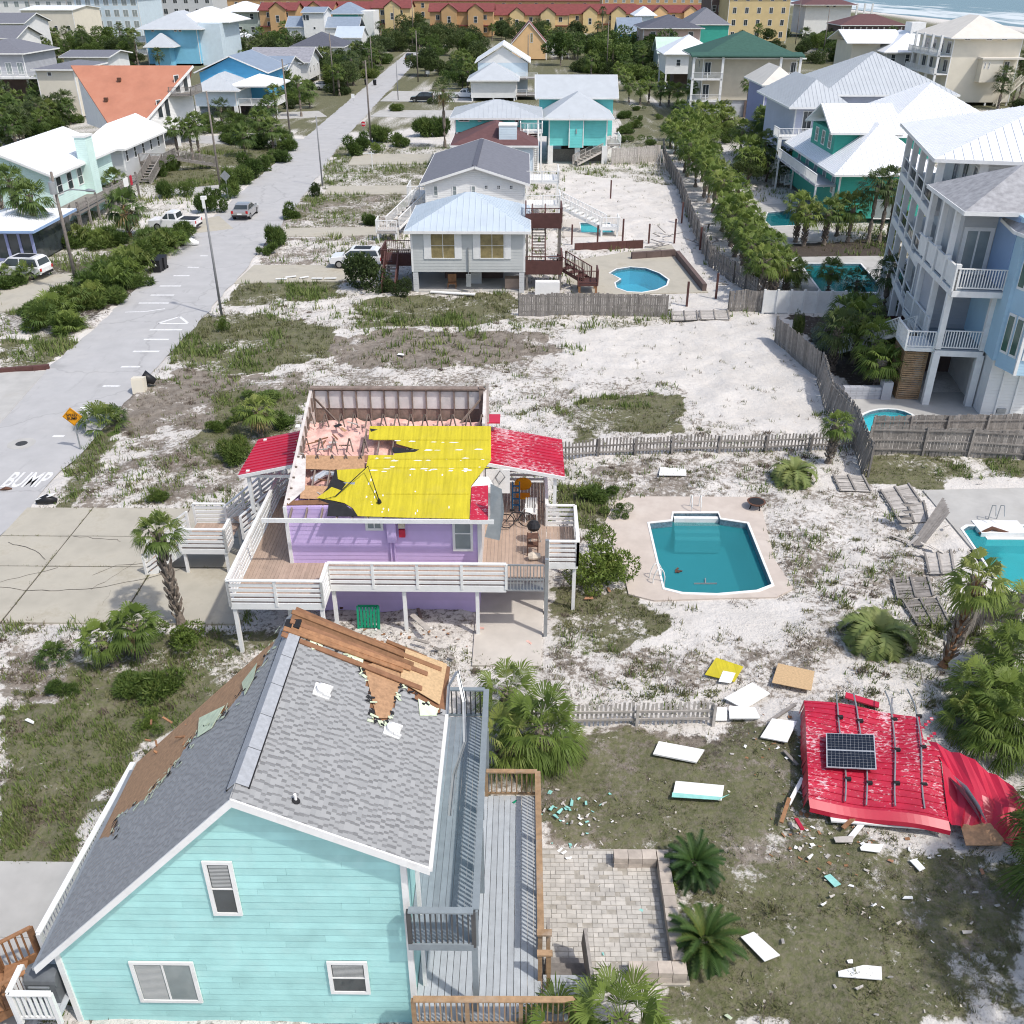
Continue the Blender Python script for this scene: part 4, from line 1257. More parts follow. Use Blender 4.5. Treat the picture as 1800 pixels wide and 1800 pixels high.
def grass():
	r = np.random.RandomState(5); N_ = 420000
	# sample more densely near the camera
	y = 12 + 138 * r.rand(N_) ** 1.7; x = -.52 * y - 6 + r.rand(N_) * (1.04 * y + 12)
	ok = np.ones(N_,bool)
	for p in FLAT: ok &= ~inpoly(x,y,grow(p,-.05))
	for nm,p in POOLS: ok &= ~inpoly(x,y,grow(p,.2))
	for a,b,c,d in FOOT: ok &= ~((x > a + 1) & (x < b - 1) & (y > c + 1) & (y < d - 1))
	x,y = x[ok],y[ok]
	c = cover_at(x,y)
	zb = np.array([0.0]) + np.zeros(len(x))
	i = np.clip(np.searchsorted(ax,x) - 1,0,nx_ - 2); j = np.clip(np.searchsorted(ay,y) - 1,0,ny_ - 2); zb = z[i,j] - .02
	clump = fbm(x,y,.9,71,3); patch = fbm(x,y,4.5,81,3)
	pg = c[0] * np.clip((clump - .3) * 3.2,0,1); pd = c[1] * np.clip((clump - .35) * 3.2,0,1)
	u = r.rand(len(x))
	lawn = (y < 26) & (x > 0)
	g = u < pg * np.where(lawn,.50,.42)
	hg = np.where(lawn,.09,np.where(y < 30,.15,np.where(y < 60,.22,.34))) * (.6 + patch * .9)
	tone = np.clip(patch * 1.1 - .15 + r.uniform(-.15,.15,len(x)),0,1)
	gr = g & (patch > .5) & ~lawn
	gg = g & ~gr
	tag(tuft_cloud('grass',x[gg],y[gg],zb[gg],hg[gg],5,'grass',.8,.10,1,tone[gg]),'olive grass growing in patches across the sandy lots','grass',kind='stuff')
	tag(tuft_cloud('grass',x[gr],y[gr],zb[gr],hg[gr] * 1.35,6,'grass_green',.7,.09,2,tone[gr]),'taller bright green grass clumps between the houses','grass',kind='stuff')
	u2 = r.rand(len(x)); d = (u2 < pd * .35 + np.clip(clump - .60,0,1) * .35) & ~g
	tag(tuft_cloud('dry_weeds',x[d],y[d],zb[d],(.11 + .14 * r.rand(d.sum())) * np.where(y[d] < 26,.55,1),6,'grass_dry',1.1,.08,3),'dry brown weeds and low growth dotting the white sand','weeds',kind='stuff')
	w = (r.rand(len(x)) < np.clip(clump - .57,0,1) * .45) & ~g & ~d
	tag(tuft_cloud('beach_weeds',x[w],y[w],zb[w],.12 + .16 * r.rand(w.sum()),7,'grass',1.0,.08,4),'small green beach weeds scattered over the sand','weeds',kind='stuff')
	# low mats of beach growth, each a clump a step across
	sel = np.nonzero((r.rand(len(x)) < np.clip(patch - .30,0,1) * .055) & (y < 80) & (x > -24) & (x < 18.5) & ~lawn & (c[1] > .12))[0]
	m = 34; rad = (.14 + .34 * r.rand(len(sel)) ** 2)[:,None]; a = r.uniform(0,6.3,(len(sel),m)); q = np.sqrt(r.rand(len(sel),m)) * rad
	mx_,my_ = (x[sel][:,None] + np.cos(a) * q * 1.3).ravel(),(y[sel][:,None] + np.sin(a) * q).ravel(); mz = np.repeat(zb[sel],m)
	mt = np.clip(np.repeat(r.rand(len(sel)),m) + r.uniform(-.2,.2,len(mx_)),0,1); hh = np.repeat(.07 + .12 * r.rand(len(sel)),m); br = np.repeat(r.rand(len(sel)) < .45,m)
	tag(tuft_cloud('beach_mats',mx_[~br],my_[~br],mz[~br],hh[~br],2,'grass',1.2,.16,6,mt[~br] * .7),'low green mats of beach plants dotted over the sand','weeds',kind='stuff')
	tag(tuft_cloud('beach_mats',mx_[br],my_[br],mz[br],hh[br],2,'grass_dry',1.2,.16,7,mt[br] * .6),'low brown mats of beach plants dotted over the sand','weeds',kind='stuff')
	# litter of chips and splinters strewn over the near yards
	k = r.rand(len(x)) < np.where((y < 28) & (x > -1),.012,.0015)
	xs,ys,zs = x[k],y[k],zb[k] + .03; n = len(xs); a = r.uniform(0,6.3,n); l = r.uniform(.012,.05,n); w_ = l * r.uniform(.25,.7,n)
	V = []
	for sx,sy in ((-1,-1),(1,-1),(1,1),(-1,1)):
		V.append(np.stack([xs + np.cos(a) * l * sx - np.sin(a) * w_ * sy,ys + np.sin(a) * l * sx + np.cos(a) * w_ * sy,zs + .02 * r.rand(n) + .02],-1))
	V = np.stack(V,1).reshape(-1,3); F = np.arange(4 * n).reshape(n,4)
	M('chips',(.46,.42,.36),.8,.4,1.7)
	o = bpy.data.objects.new('debris_chips',np_mesh('debris_chips',V,F,'chips')); C.objects.link(o)
	tag(o,'tiny pale chips of storm litter strewn over the yards','litter',kind='stuff')
# ================================================================== THE TEAL HOUSE IN FRONT
def proj(p):
	x = p[0] * math.cos(YAW) + p[1] * math.sin(YAW); y = -p[0] * math.sin(YAW) + p[1] * math.cos(YAW); zz = p[2] - CAM_H
	F = y * _cp - zz * _sp; U = y * _sp + zz * _cp
	return 900 + _f * x / F,900 - _f * U / F
def onplane(px,py,p0,n):
	d = _ray(px,py); o = Vector((0,0,CAM_H)); n = Vector(n)
	return o + d * ((Vector(p0) - o).dot(n) / d.dot(n))
def in2(px,py,poly):
	ins = False; j = len(poly) - 1
	for i in range(len(poly)):
		if (poly[i][1] > py) != (poly[j][1] > py) and px < (poly[j][0] - poly[i][0]) * (py - poly[i][1]) / (poly[j][1] - poly[i][1]) + poly[i][0]: ins = not ins
		j = i
	return ins
M('shingle_tone',(.3,.3,.3),.9,.0)
def tone_mat(name,cols,rough=.88,noise_amp=.2,nscale=40):
	m = MATS[name]; N,L = m.node_tree.nodes,m.node_tree.links
	b = N['Principled BSDF']; at = N.new('ShaderNodeAttribute'); at.attribute_name = 'tone'
	n = N.new('ShaderNodeTexNoise'); n.inputs['Scale'].default_value = nscale; n.inputs['Detail'].default_value = 3
	geo = N.new('ShaderNodeNewGeometry'); L.new(geo.outputs['Position'],n.inputs['Vector'])
	ad = N.new('ShaderNodeMath'); ad.operation = 'MULTIPLY_ADD'; ad.inputs[1].default_value = noise_amp; L.new(n.outputs[0],ad.inputs[0]); L.new(at.outputs['Fac'],ad.inputs[2])
	cr = N.new('ShaderNodeValToRGB'); el = cr.color_ramp.elements
	while len(el) < len(cols): el.new(.5)
	for i,c in enumerate(cols): el[i].position = i / (len(cols) - 1); el[i].color = (*c,1)
	L.new(ad.outputs[0],cr.inputs[0]); L.new(cr.outputs[0],b.inputs['Base Color'])
tone_mat('shingle_tone',[(.125,.127,.129),(.215,.218,.219),(.295,.299,.298),(.365,.368,.365)])
RX,RZ = -6.0,8.15
EXR,EZR = -2.0,6.15
EXL,EZL = -11.45,2.55
YF,YB,WALLY = 14.0,21.3,14.32
XL,XR = -11.08,-2.56
th = empty('wooden_house',(-6.5,17.5,0),'turquoise clapboard house with grey shingle roof torn open at its far end','house')
FOOT.append((-12.5,1.5,13,22))
def rz(x): return RZ - (RX - x) * (RZ - EZL) / (RX - EXL) if x < RX else RZ - (x - RX) * (RZ - EZR) / (EXR - RX)
# solid body
prof = [(XL,.0),(XR,.0),(XR,rz(XR) - .2),(RX,RZ - .2),(XL,rz(XL) - .2)]
mb = MB()
n = len(prof)
mb.v = [(x,WALLY + .03,zz) for x,zz in prof] + [(x,YB - 1.5,zz) for x,zz in prof]
mb.f = [tuple(range(n)),tuple(reversed(range(n,2 * n)))] + [(i,n + i,n + (i + 1) % n,(i + 1) % n) for i in range(n)]
mb.build('wall','teal_board',th)
WINS = [(-7.04,-6.37,4.15,5.95,'dh','glass'),(-9.37,-7.82,.85,2.42,'sl','glass_grey'),(-4.61,-3.64,1.28,2.51,'dh','glass')]
lap = .228
zz = .02
def roof_x(zv,side):
	if side < 0: return max(XL,RX - (RZ - .22 - zv) * (RX - EXL) / (RZ - EZL))
	return min(XR,RX + (RZ - .22 - zv) * (EXR - RX) / (RZ - EZR))
while zz < RZ - .4:
	zm = zz + lap * .55
	a,b = roof_x(zm,-1),roof_x(zm,1)
	if b - a > .2:
		cuts = [a]
		# butt joints between lengths of board
		t = a + rnd.uniform(1.5,4.5)
		while t < b - .8: cuts.append(t); t += rnd.uniform(2.2,4.8)
		cuts.append(b)
		for c0,c1 in zip(cuts,cuts[1:]):
			bx('clapboard','teal_board',th,c0 + .002,c1 - .002,WALLY - .012,WALLY + .012,zz - .012,zz + lap + .004,(R(-4.2) + rnd.uniform(-.004,.004),0,rnd.uniform(-.0008,.0008)))
	zz += lap
for x0,x1,z0,z1,st,pn in WINS:
	w = window(th,'f',x0,x1,z0,z1,WALLY - .03,st,pn,'white',.095,depth=.045)
	zt = z1 - .13; zb_ = (z0 + z1) / 2 + .05 if st == 'dh' else z0 + .13
	if x0 < -7.5: zb_ = z0 + .14
	sl = MB(); k = zb_
	while k < zt: sl.box(x0 + .12,x1 - .12,WALLY - .05,WALLY - .046 - .006,k,k + .026); k += .045
	if st != 'sl': sl.build('blind','blind',w)
	else:
		sl2 = MB(); k = zb_
		while k < zt: sl2.box(x0 + .12,(x0 + x1) / 2 - .05,WALLY - .056,WALLY - .05,k,k + .026); k += .045
		sl2.build('blind','blind',w)
bx('corner_board','white',th,XR - .10,XR + .035,WALLY - .07,WALLY + .06,0,rz(XR) - .22)
bx('corner_board','white',th,XL - .035,XL + .10,WALLY - .07,WALLY + .06,0,rz(XL) - .25)
stick('down_pipe','white',th,(XR + .2,WALLY + .4,1.0),(XR + .2,WALLY + .4,rz(XR + .3) - .2),.09,.09)
# roof deck of brown boards
nR = Vector((RZ - EZR,0,EXR - RX)).normalized(); nL = Vector((-(RZ - EZL),0,RX - EXL)).normalized()
P0 = Vector((RX,YF,RZ))
MB().plate([(RX,YF,RZ - .03),(EXR,YF,EZR - .03),(EXR,YB - 1.2,EZR - .03),(RX,YB - 1.2,RZ - .03)],.09).build('roof_deck','wood_sheath',th)
MB().plate([(EXL,YF,EZL - .03),(RX,YF,RZ - .03),(RX,YB - 1.15,RZ - .03),(EXL,YB - .6,EZL - .03)],.09).build('roof_deck','osb_dark',th)  # left slope boards coloured lighter to offset the shade on that side
# rake and eave boards
def rake(a,b):
	a = Vector(a); b = Vector(b); d = b - a
	mb = MB(); h = .22
	mb.v = [(a.x,YF - .03,a.z),(b.x,YF - .03,b.z),(b.x,YF - .03,b.z - h),(a.x,YF - .03,a.z - h),(a.x,YF + .012,a.z),(b.x,YF + .012,b.z),(b.x,YF + .012,b.z - h),(a.x,YF + .012,a.z - h)]
	mb.f = [(0,1,2,3),(7,6,5,4),(0,4,5,1),(3,2,6,7),(1,5,6,2),(0,3,7,4)]
	mb.build('rake_board','white',th)
rake((RX,0,RZ + .015),(EXR + .03,0,EZR)); rake((EXL - .03,0,EZL),(RX,0,RZ + .015))
MB().slab([(EXL,YF + .02,EZL - .14),(RX,YF + .02,RZ - .14),(RX,WALLY,RZ - .14),(EXL,WALLY,EZL - .14)],.03).build('soffit','white',th)
MB().slab([(RX,YF + .02,RZ - .14),(EXR,YF + .02,EZR - .14),(EXR,WALLY,EZR - .14),(RX,WALLY,RZ - .14)],.03).build('soffit','white',th)
bx('gutter','white',th,EXR,EXR + .09,YF,YF + 4.9,EZR - .13,EZR - .02)
bx('gutter','metal_grey',th,EXL - .10,EXL,YF,YF + 6.4,EZL - .13,EZL - .02)
# shingles
BARE_R = [(526,1098),(546,1131),(581,1133),(620,1153),(639,1184),(651,1223),(656,1266),(682,1269),(697,1231),(705,1199),(736,1231),(775,1252),(790,1250),(800,1000),(500,1000)]
BARE_L = [(500,1098),(460,1168),(421,1223),(398,1250),(347,1289),(328,1312),(308,1343),(285,1371),(258,1402),(207,1437),(200,1470),(150,1480),(150,1000),(530,1000)]
expo = .112
tabs = []
for side,ex,ez,nn in ((1,EXR,EZR,nR),(-1,EXL,EZL,nL)):
	L_ = math.hypot(ex - RX,RZ - ez); sd = Vector((ex - RX,0,ez - RZ)) / L_
	k = 0
	while (k + 1) * expo < L_ + .08:
		s1 = (k + 1) * expo; yv = YF - rnd.uniform(0,.22); j = rnd.randrange(2)
		while yv < YB - .6:
			dark = (j % 2 == 1)
			w = rnd.uniform(.045,.085) if dark else rnd.choice((.09,.12,.16,.21)) * rnd.uniform(.85,1.15)
			if yv < YF - .02:
				w -= YF - .02 - yv; yv = YF - .02
				if w < .02:
					yv += max(w,0); j += 1; continue
			c = P0 + sd * (s1 - expo / 2) + Vector((0,yv + w / 2 - YF,0))
			q = proj(c)
			bare = in2(q[0],q[1],BARE_R if side > 0 else BARE_L)
			if not bare and not (side > 0 and yv > 19.9) and yv > YF - .1:
				tone = rnd.uniform(.12,.32) if dark else rnd.uniform(.58,.80)
				if side < 0: tone = rnd.uniform(.55,.65) if dark else rnd.uniform(.65,.9)  # left slope tabs coloured lighter to make up for its weak sun
				tabs.append((side,s1,yv,w,tone,dark,q[1]))
			yv += w + .003; j += 1
		k += 1
def tab_geo(mb,s1,y0,w,sd,nn,dark,org=P0,yo=0.0):
	t1 = .006 if dark else .011
	n0 = len(mb.v)
	for ds,yy,tt in ((-expo * 1.25,y0,.002),(-expo * 1.25,y0 + w,.002),(0,y0 + w,t1),(0,y0,t1)):
		p = org + sd * (s1 + ds) + Vector((0,yy - yo,0)); mb.v.append(tuple(p + nn * tt));
	for ds,yy in ((0,y0 + w),(0,y0)):
		p = org + sd * (s1 + ds) + Vector((0,yy - yo,0)); mb.v.append(tuple(p - nn * .004))
	mb.f += [(n0,n0 + 1,n0 + 2,n0 + 3),(n0 + 3,n0 + 2,n0 + 4,n0 + 5)]
tabs.sort(key=lambda t: -t[6])
near = [t for t in tabs if t[0] > 0 and not t[5]][:300]; nid = set(id(t) for t in near)
SDR = Vector((EXR - RX,0,EZR - RZ)).normalized(); SDL = Vector((EXL - RX,0,EZL - RZ)).normalized()
shm = []
for i in range(12):
	mb = MB(); tab_geo(mb,0,0,.20,SDR,nR,False,Vector((0,0,0)))
	me = bpy.data.meshes.new('shingle'); me.from_pydata(mb.v,[],mb.f); me.materials.append(MATS['shingle_tone'])
	at = me.attributes.new('tone','FLOAT','POINT'); at.data.foreach_set('value',[.42 + .46 * i / 11] * len(mb.v)); shm.append(me)
rest = MB(); rt = []
for t in tabs:
	side,s1,yv,w,tone,dark,q = t
	if id(t) in nid:
		o = bpy.data.objects.new('shingle',shm[min(11,int((tone - .42) / .46 * 11.99))]); C.objects.link(o); o.parent = th
		o.location = P0 + SDR * s1 + Vector((0,yv - YF,0)) - ORG[th.name]; o.scale = (1,w / .20,1)
	else:
		n0 = len(rest.v)
		tab_geo(rest,s1,yv,w,SDR if side > 0 else SDL,nR if side > 0 else nL,dark,P0,YF); rt += [tone] * (len(rest.v) - n0)
off = ORG[th.name]
me = bpy.data.meshes.new('shingles'); me.from_pydata([(a - off.x,b - off.y,c - off.z) for a,b,c in rest.v],[],rest.f); me.materials.append(MATS['shingle_tone'])
at = me.attributes.new('tone','FLOAT','POINT'); at.data.foreach_set('value',rt)
o = bpy.data.objects.new('shingles',me); C.objects.link(o); o.parent = th; tag(o,kind='stuff')
for pts_ in ([(RX,YF - .02,RZ),(EXR,YF - .02,EZR),(EXR,YF + .4,EZR),(RX,YF + .4,RZ)],[(EXL,YF - .02,EZL),(RX,YF - .02,RZ),(RX,YF + .4,RZ),(EXL,YF + .4,EZL)]):
	MB().plate(pts_,.01).build('starter_strip','shingle_body',th)
# ridge vent
for sgn,sd,nn in ((1,SDR,nR),(-1,SDL,nL)):
	mb = MB()
	for k in range(5):
		a = YF + .42 + k * 1.08; b = a + 1.06
		mb.plate([P0 + Vector((0,a - YF,.045)),P0 + sd * .27 + nn * .045 + Vector((0,a - YF,0)),P0 + sd * .27 + nn * .045 + Vector((0,b - YF,0)),P0 + Vector((0,b - YF,.045))] if sgn > 0 else
				 [P0 + sd * .27 + nn * .045 + Vector((0,a - YF,0)),P0 + Vector((0,a - YF,.045)),P0 + Vector((0,b - YF,.045)),P0 + sd * .27 + nn * .045 + Vector((0,b - YF,0))],.012)
	mb.build('ridge_vent','shingle_body',th)
	e = P0 + sd * .285 + nn * .028; stick('vent_edge','felt',th,e + Vector((0,.40,0)),e + Vector((0,5.85,0)),.03,.035)
bx('ridge_cap','felt',th,RX - .2,RX + .2,YF + 5.85,YF + 6.2,RZ - .02,RZ + .05)
# roof vents and pipe
def on_r(px,py): return onplane(px,py,P0,nR)
for px_,py_ in ((565,1215),(688,1284)):
	c = on_r(px_,py_); mb = MB()
	u = SDR; v = Vector((0,1,0))
	mb.plate([c - u * .2 - v * .22 + nR * .03,c + u * .22 - v * .22 + nR * .03,c + u * .22 + v * .22 + nR * .03,c - u * .2 + v * .22 + nR * .03],.03)
	mb.tube([c + nR * .02,c + nR * .13,c + nR * .19],[.17,.17,.09],12)
	mb.bar(c + u * .05 - v * .16 + nR * .06,c + u * .24 - v * .16 + nR * .06,.06,.10); mb.bar(c + u * .05 + v * .16 + nR * .06,c + u * .24 + v * .16 + nR * .06,.06,.10)
	mb.build('roof_vent','white',th)
c = on_r(520,1408); mb = MB(); mb.tube([c,c + Vector((0,0,.2))],.035,8); mb.build('vent_pipe','white',th)
MB().tube([c + nR * .01,c + nR * .05],[.10,.06],10).build('pipe_boot','felt',th)
# far end: loose roof planks, plywood sheet, felt and underlay shreds
MB().plate([(RX,19.3,RZ - .07),(EXR,18.9,EZR - .07),(EXR,20.9,EZR - .07),(RX,20.6,RZ - .07)],.05).build('roof_deck','wood_sheath',th)
for k in range(7):
	yy = 19.5 + k * .19; a = P0 + Vector((0,yy - YF,.02 + rnd.uniform(-.02,.05))) - SDR * rnd.uniform(-.05,.25)
	ln = rnd.uniform(3.3,4.35)
	stick('plank','wood_new' if k % 3 else 'wood_sheath',th,a,a + SDR * ln + Vector((0,rnd.uniform(-.15,.15),rnd.uniform(-.05,.1))),.17,.035)
for k in range(4):
	yy = 20.8 + k * .1; a = P0 + SDR * rnd.uniform(1.6,2.8) + Vector((0,yy - YF,-.3 + rnd.uniform(-.1,.15)))
	stick('plank','wood_new',th,a,a + SDR * rnd.uniform(1.0,2.0) + Vector((0,rnd.uniform(-.4,.4),rnd.uniform(-.1,.15))),.13,.04)
q = [onplane(a,b,P0 + nR * .05,nR) for a,b in ((703,1196),(773,1238),(786,1167),(713,1140))]
MB().plate(q,.018).build('plywood_sheet','osb',th)
q = [onplane(a,b,P0 + nR * .012,nR) for a,b in ((640,1170),(662,1262),(684,1262),(705,1198),(712,1150))]
MB().plate(q,.012).build('bare_sheathing','osb_dark',th)
sh = MB(); gn = MB()
def shred(pts,plane,nn,count,jit=9):
	for k in range(count):
		i = rnd.randrange(len(pts) - 1); t = rnd.random()
		px_ = pts[i][0] * (1 - t) + pts[i + 1][0] * t + rnd.uniform(-jit,jit); py_ = pts[i][1] * (1 - t) + pts[i + 1][1] * t + rnd.uniform(-jit,jit)
		c = onplane(px_,py_,plane + nn * rnd.uniform(.02,.05),nn); u = Vector((0,1,0)); v = u.cross(nn)
		a = rnd.uniform(0,3.1); e = u * math.cos(a) + v * math.sin(a); g = nn.cross(e)
		l,w = rnd.uniform(.03,.13),rnd.uniform(.012,.05)
		(sh if rnd.random() < .55 else gn).plate([c - e * l - g * w,c + e * l * rnd.uniform(.6,1) - g * w,c + e * l + g * w * rnd.uniform(.3,1),c - e * l * rnd.uniform(.4,1) + g * w],.004)
shred(BARE_R[:12],P0,nR,90,5); shred(BARE_L[:11],P0,nL,120,6)
tag(sh.build('felt_shreds','felt',th),kind='stuff'); tag(gn.build('underlay_shreds','felt_green',th),kind='stuff')
for pts in (((545,1122),(572,1116),(566,1140),(548,1142)),((605,1138),(640,1150),(636,1180),(620,1158)),((735,1228),(770,1246),(768,1258),(738,1258))):
	MB().plate([onplane(a,b,P0 + nR * .03,nR) for a,b in pts],.005).build('underlay_patch','felt_green',th)
for pts in (((350,1262),(395,1240),(372,1280),(347,1296)),((425,1200),(452,1165),(446,1192),(430,1222))):
	MB().plate([onplane(a,b,P0 + nL * .03,nL) for a,b in pts],.005).build('underlay_patch','felt_green',th)
# splintered rafters at the left edge
for k in range(9):
	c = onplane(rnd.uniform(262,330),rnd.uniform(1270,1330),P0 - nL * .02,nL);
	stick('splinter','wood_new',th,c,c + Vector((rnd.uniform(-.35,.05),rnd.uniform(-.1,.4),rnd.uniform(-.25,.05))),.06,.04)
# torn gutter hanging off the right eave
gp_ = [Vector((EXR + .05,18.9,EZR - .05)),Vector((EXR + .05,19.7,EZR + .25)),Vector((EXR + .25,20.2,EZR + .35)),Vector((EXR + .45,19.6,EZR - .2)),Vector((EXR + .5,18.8,EZR - .9)),Vector((EXR + .25,18.0,EZR - 1.3)),Vector((EXR + .2,17.0,EZR - 1.7))]
mb = MB()
for a,b in zip(gp_,gp_[1:]):
	mb.bar(a,b,.085,.01); mb.bar(a + Vector((.04,0,.03)),b + Vector((.04,0,.03)),.01,.06)
mb.build('torn_gutter','metal_grey',th)
# upper deck
UZ = 3.7
for k in range(10):
	x = XR + .02 + k * .152
	bx('deck_board','deck_blue',th,x,x + .144,13.98,21.5,UZ - .04,UZ + rnd.uniform(-.002,.003))
bx('rim_joist','rail_grey',th,-1.05,-1.0,14.0,21.5,UZ - .3,UZ - .045); bx('rim_joist','rail_grey',th,XR,-1.06,13.92,13.97,UZ - .25,UZ - .045)
rail(th,(-1.0,14.02),(-1.03,21.5),UZ,1.05,'b','rail_grey','rail_grey',.16,.13,True,1.9,'rail_dark',.04,low=-.18)
rail(th,(XR + .05,13.98),(-1.05,13.98),UZ,1.05,'b','rail_grey','rail_dark',.16,.12,True,1.5,'rail_dark',.035,low=-.2)
rail(th,(-2.2,21.5),(-1.08,21.5),UZ,1.05,'b','rail_grey','rail_grey',.14,.13,True,1.2,'rail_dark',.035)
for yy in (14.1,17.5,21.3): bx('deck_post','rail_grey',th,-1.12,-.98,yy - .07,yy + .07,.9,UZ - .3)
# lower deck
LZ = 1.0
nb_ = 18
for k in range(nb_):
	x = XR + .02 + k * .171
	bx('deck_board','deck_grey',th,x,x + .157,12.6,20.98,LZ - .04,LZ + rnd.uniform(-.003,.004))
bx('rim_joist','wood_tan',th,.53,.57,12.6,21.0,LZ - .28,LZ - .02)
for yy in (13.0,15.6,18.3,20.8):
	for xx in (-1.2,.4): bx('deck_post','wood_weathered',th,xx - .07,xx + .07,yy - .07,yy + .07,-.1,LZ - .045)
rail(th,(.52,15.55),(.5,21.0),LZ,1.0,'b','wood_rail','wood_rail',.17,.125,True,1.9,'wood_rail',.035)
rail(th,(-1.05,21.0),(.48,21.0),LZ,1.0,'b','wood_rail','wood_rail',.15,.15,True,1.6,'wood_rail',.045,first=True)
rail(th,(XR + .05,13.66),(1.3,13.7),LZ,1.0,'b','wood_rail','wood_rail',.15,.125,True,1.5,'wood_rail',.035)
for xx in (.50,.72):
	for yy in (14.9,15.5): bx('newel','wood_rail',th,xx - .05,xx + .05,yy - .05,yy + .05,.3,LZ + 1.0)
bx('newel_cap','wood_rail',th,.42,.80,15.38,15.56,LZ + 1.0,LZ + 1.05); bx('newel_cap','wood_rail',th,.42,.80,14.82,14.98,LZ + 1.0,LZ + 1.05)
for k in range(7): bx('landing_board','deck_grey',th,.6,1.75,13.8 + k * .21,13.8 + k * .21 + .195,.62,.66)
bx('stair_rail','wood_weathered',th,1.72,1.80,14.6,16.2,.35,1.25,(R(12),0,R(6))); bx('stair_rail','wood_weathered',th,.70,.78,15.55,16.5,.3,1.3,(R(14),0,0))
for k in range(3): bx('tread','wood_weathered',th,.72,1.78,15.3 + k * .28,15.56 + k * .28,.44 - k * .17,.48 - k * .17)
# left deck with white rail and wooden stairs
for k in range(7): bx('deck_board','deck_grey',th,-12.12 + k * .145,-12.12 + k * .145 + .135,13.7,21.2,LZ - .04,LZ)
rail(th,(-12.1,15.3),(-11.85,21.2),LZ,1.0,'b','white','white',.16,.13,True,2.0,'white',.04)
rail(th,(-12.05,13.68),(-11.1,13.68),LZ,1.0,'b','white','white',.14,.125,True,1.2,'white',.05)
rail(th,(-12.1,13.7),(-12.12,14.4),LZ,1.0,'b','white','white',.14,.125,True,1.2,'white',.05)
flight(th,(-12.2,14.9),(-14.9,13.9),1.3,LZ,.05,'wood_new','wood_new','wood_new','b')
# covered grill on the left deck
gl = empty('covered_grill',(-11.6,14.35,LZ),'grey covered grill standing on the small white railed deck','grill')
me_ = MB(); me_.box(-11.95,-11.25,14.1,14.6,LZ + .02,LZ + .7); me_.build('cover','grill_cover',gl)
MB().tube([(-11.98,14.35,LZ + .72),(-11.22,14.35,LZ + .72)],.26,14).build('lid','grill_cover',gl)
stick('handle','metal_grey',gl,(-11.85,14.04,LZ + .7),(-11.35,14.04,LZ + .7),.04,.05)
# paved patio with low block wall
pt = bpy.data.objects.new('patio',None); C.objects.link(pt); tag(pt,kind='structure')
bx('paver_bed','paver_joint',pt,.57,4.45,15.45,19.85,-.15,.012)
cnt = 0; yy = 15.5; row = 0
while yy < 19.8:
	x = .6 + (row % 2) * -.0; j = 0
	while x < 3.9:
		w = .28 if (j + row) % 3 else .145
		dz = rnd.uniform(-.006,.010)
		if rnd.random() > .10:
			bx('paver','paver',pt,x + .006,min(x + w - .006,3.95),yy + .006,yy + .139,-.05,.03 + dz,(rnd.uniform(-.02,.02),rnd.uniform(-.015,.015),rnd.uniform(-.03,.03)))
		x += w; j += 1
	yy += .147; row += 1
	if row > 28: break
wl_ = empty('low_block_wall',(4.1,17.4,0),'low tan block wall edging the paved patio','wall')
def blocks(x0,x1,y0,y1,h=.42):
	L_ = max(x1 - x0,y1 - y0); nbk = max(1,round(L_ / .42)); alongx = (x1 - x0) > (y1 - y0)
	for lv in range(2):
		for k in range(nbk):
			a = k / nbk; b = (k + 1) / nbk; j = lambda: rnd.uniform(-.01,.01)
			if alongx: bx('block','block_wall',wl_,x0 + (x1 - x0) * a + .006,x0 + (x1 - x0) * b - .006,y0 + j(),y1 + j(),lv * h / 2 - (.1 if not lv else 0),(lv + 1) * h / 2 - .008)
			else: bx('block','block_wall',wl_,x0 + j(),x1 + j(),y0 + (y1 - y0) * a + .006,y0 + (y1 - y0) * b - .006,lv * h / 2 - (.1 if not lv else 0),(lv + 1) * h / 2 - .008)
blocks(4.02,4.36,15.9,19.5); blocks(2.85,4.36,15.5,15.86); blocks(2.75,4.0,19.15,19.5)
# ================================================================== THE PURPLE HOUSE
ph = empty('stilt_house',(-5.4,34.5,0),'lilac stilt house with yellow roof underlay ripped open and red porch roofs','house')
FOOT.append((-12,2.6,28.5,40))
DZ = 2.42
X0,X1,Y0,Y1 = -9.25,-1.65,31.9,38.3
def pz(y): return 4.8 + .343 * (y - 31.3)
MB().box(X0,X1,Y0 + .03,Y1,DZ,5.0).build('wall','purple_board',ph)
MB().box(X0 + .1,X1 - .1,Y0 + .15,Y1,-.1,DZ - .26).build('ground_floor_wall','purple_board',ph)
k = DZ
while k < 4.95:
	bx('clapboard','purple_board',ph,X0 + .05,X1 - .05,Y0 - .010,Y0 + .015,k - .01,min(k + .2,5.0),(R(-4),0,0)); k += .19
k = 0
while k < DZ - .3:
	bx('clapboard','purple_board',ph,X0 + .12,X1 - .12,Y0 + .11,Y0 + .135,k - .01,min(k + .2,DZ - .27),(R(-4),0,0)); k += .19
bx('corner_board','white',ph,X0 - .04,X0 + .10,Y0 - .06,Y0 + .08,DZ,5.0); bx('corner_board','white',ph,X1 - .12,X1 + .04,Y0 - .06,Y0 + .08,DZ,4.98)
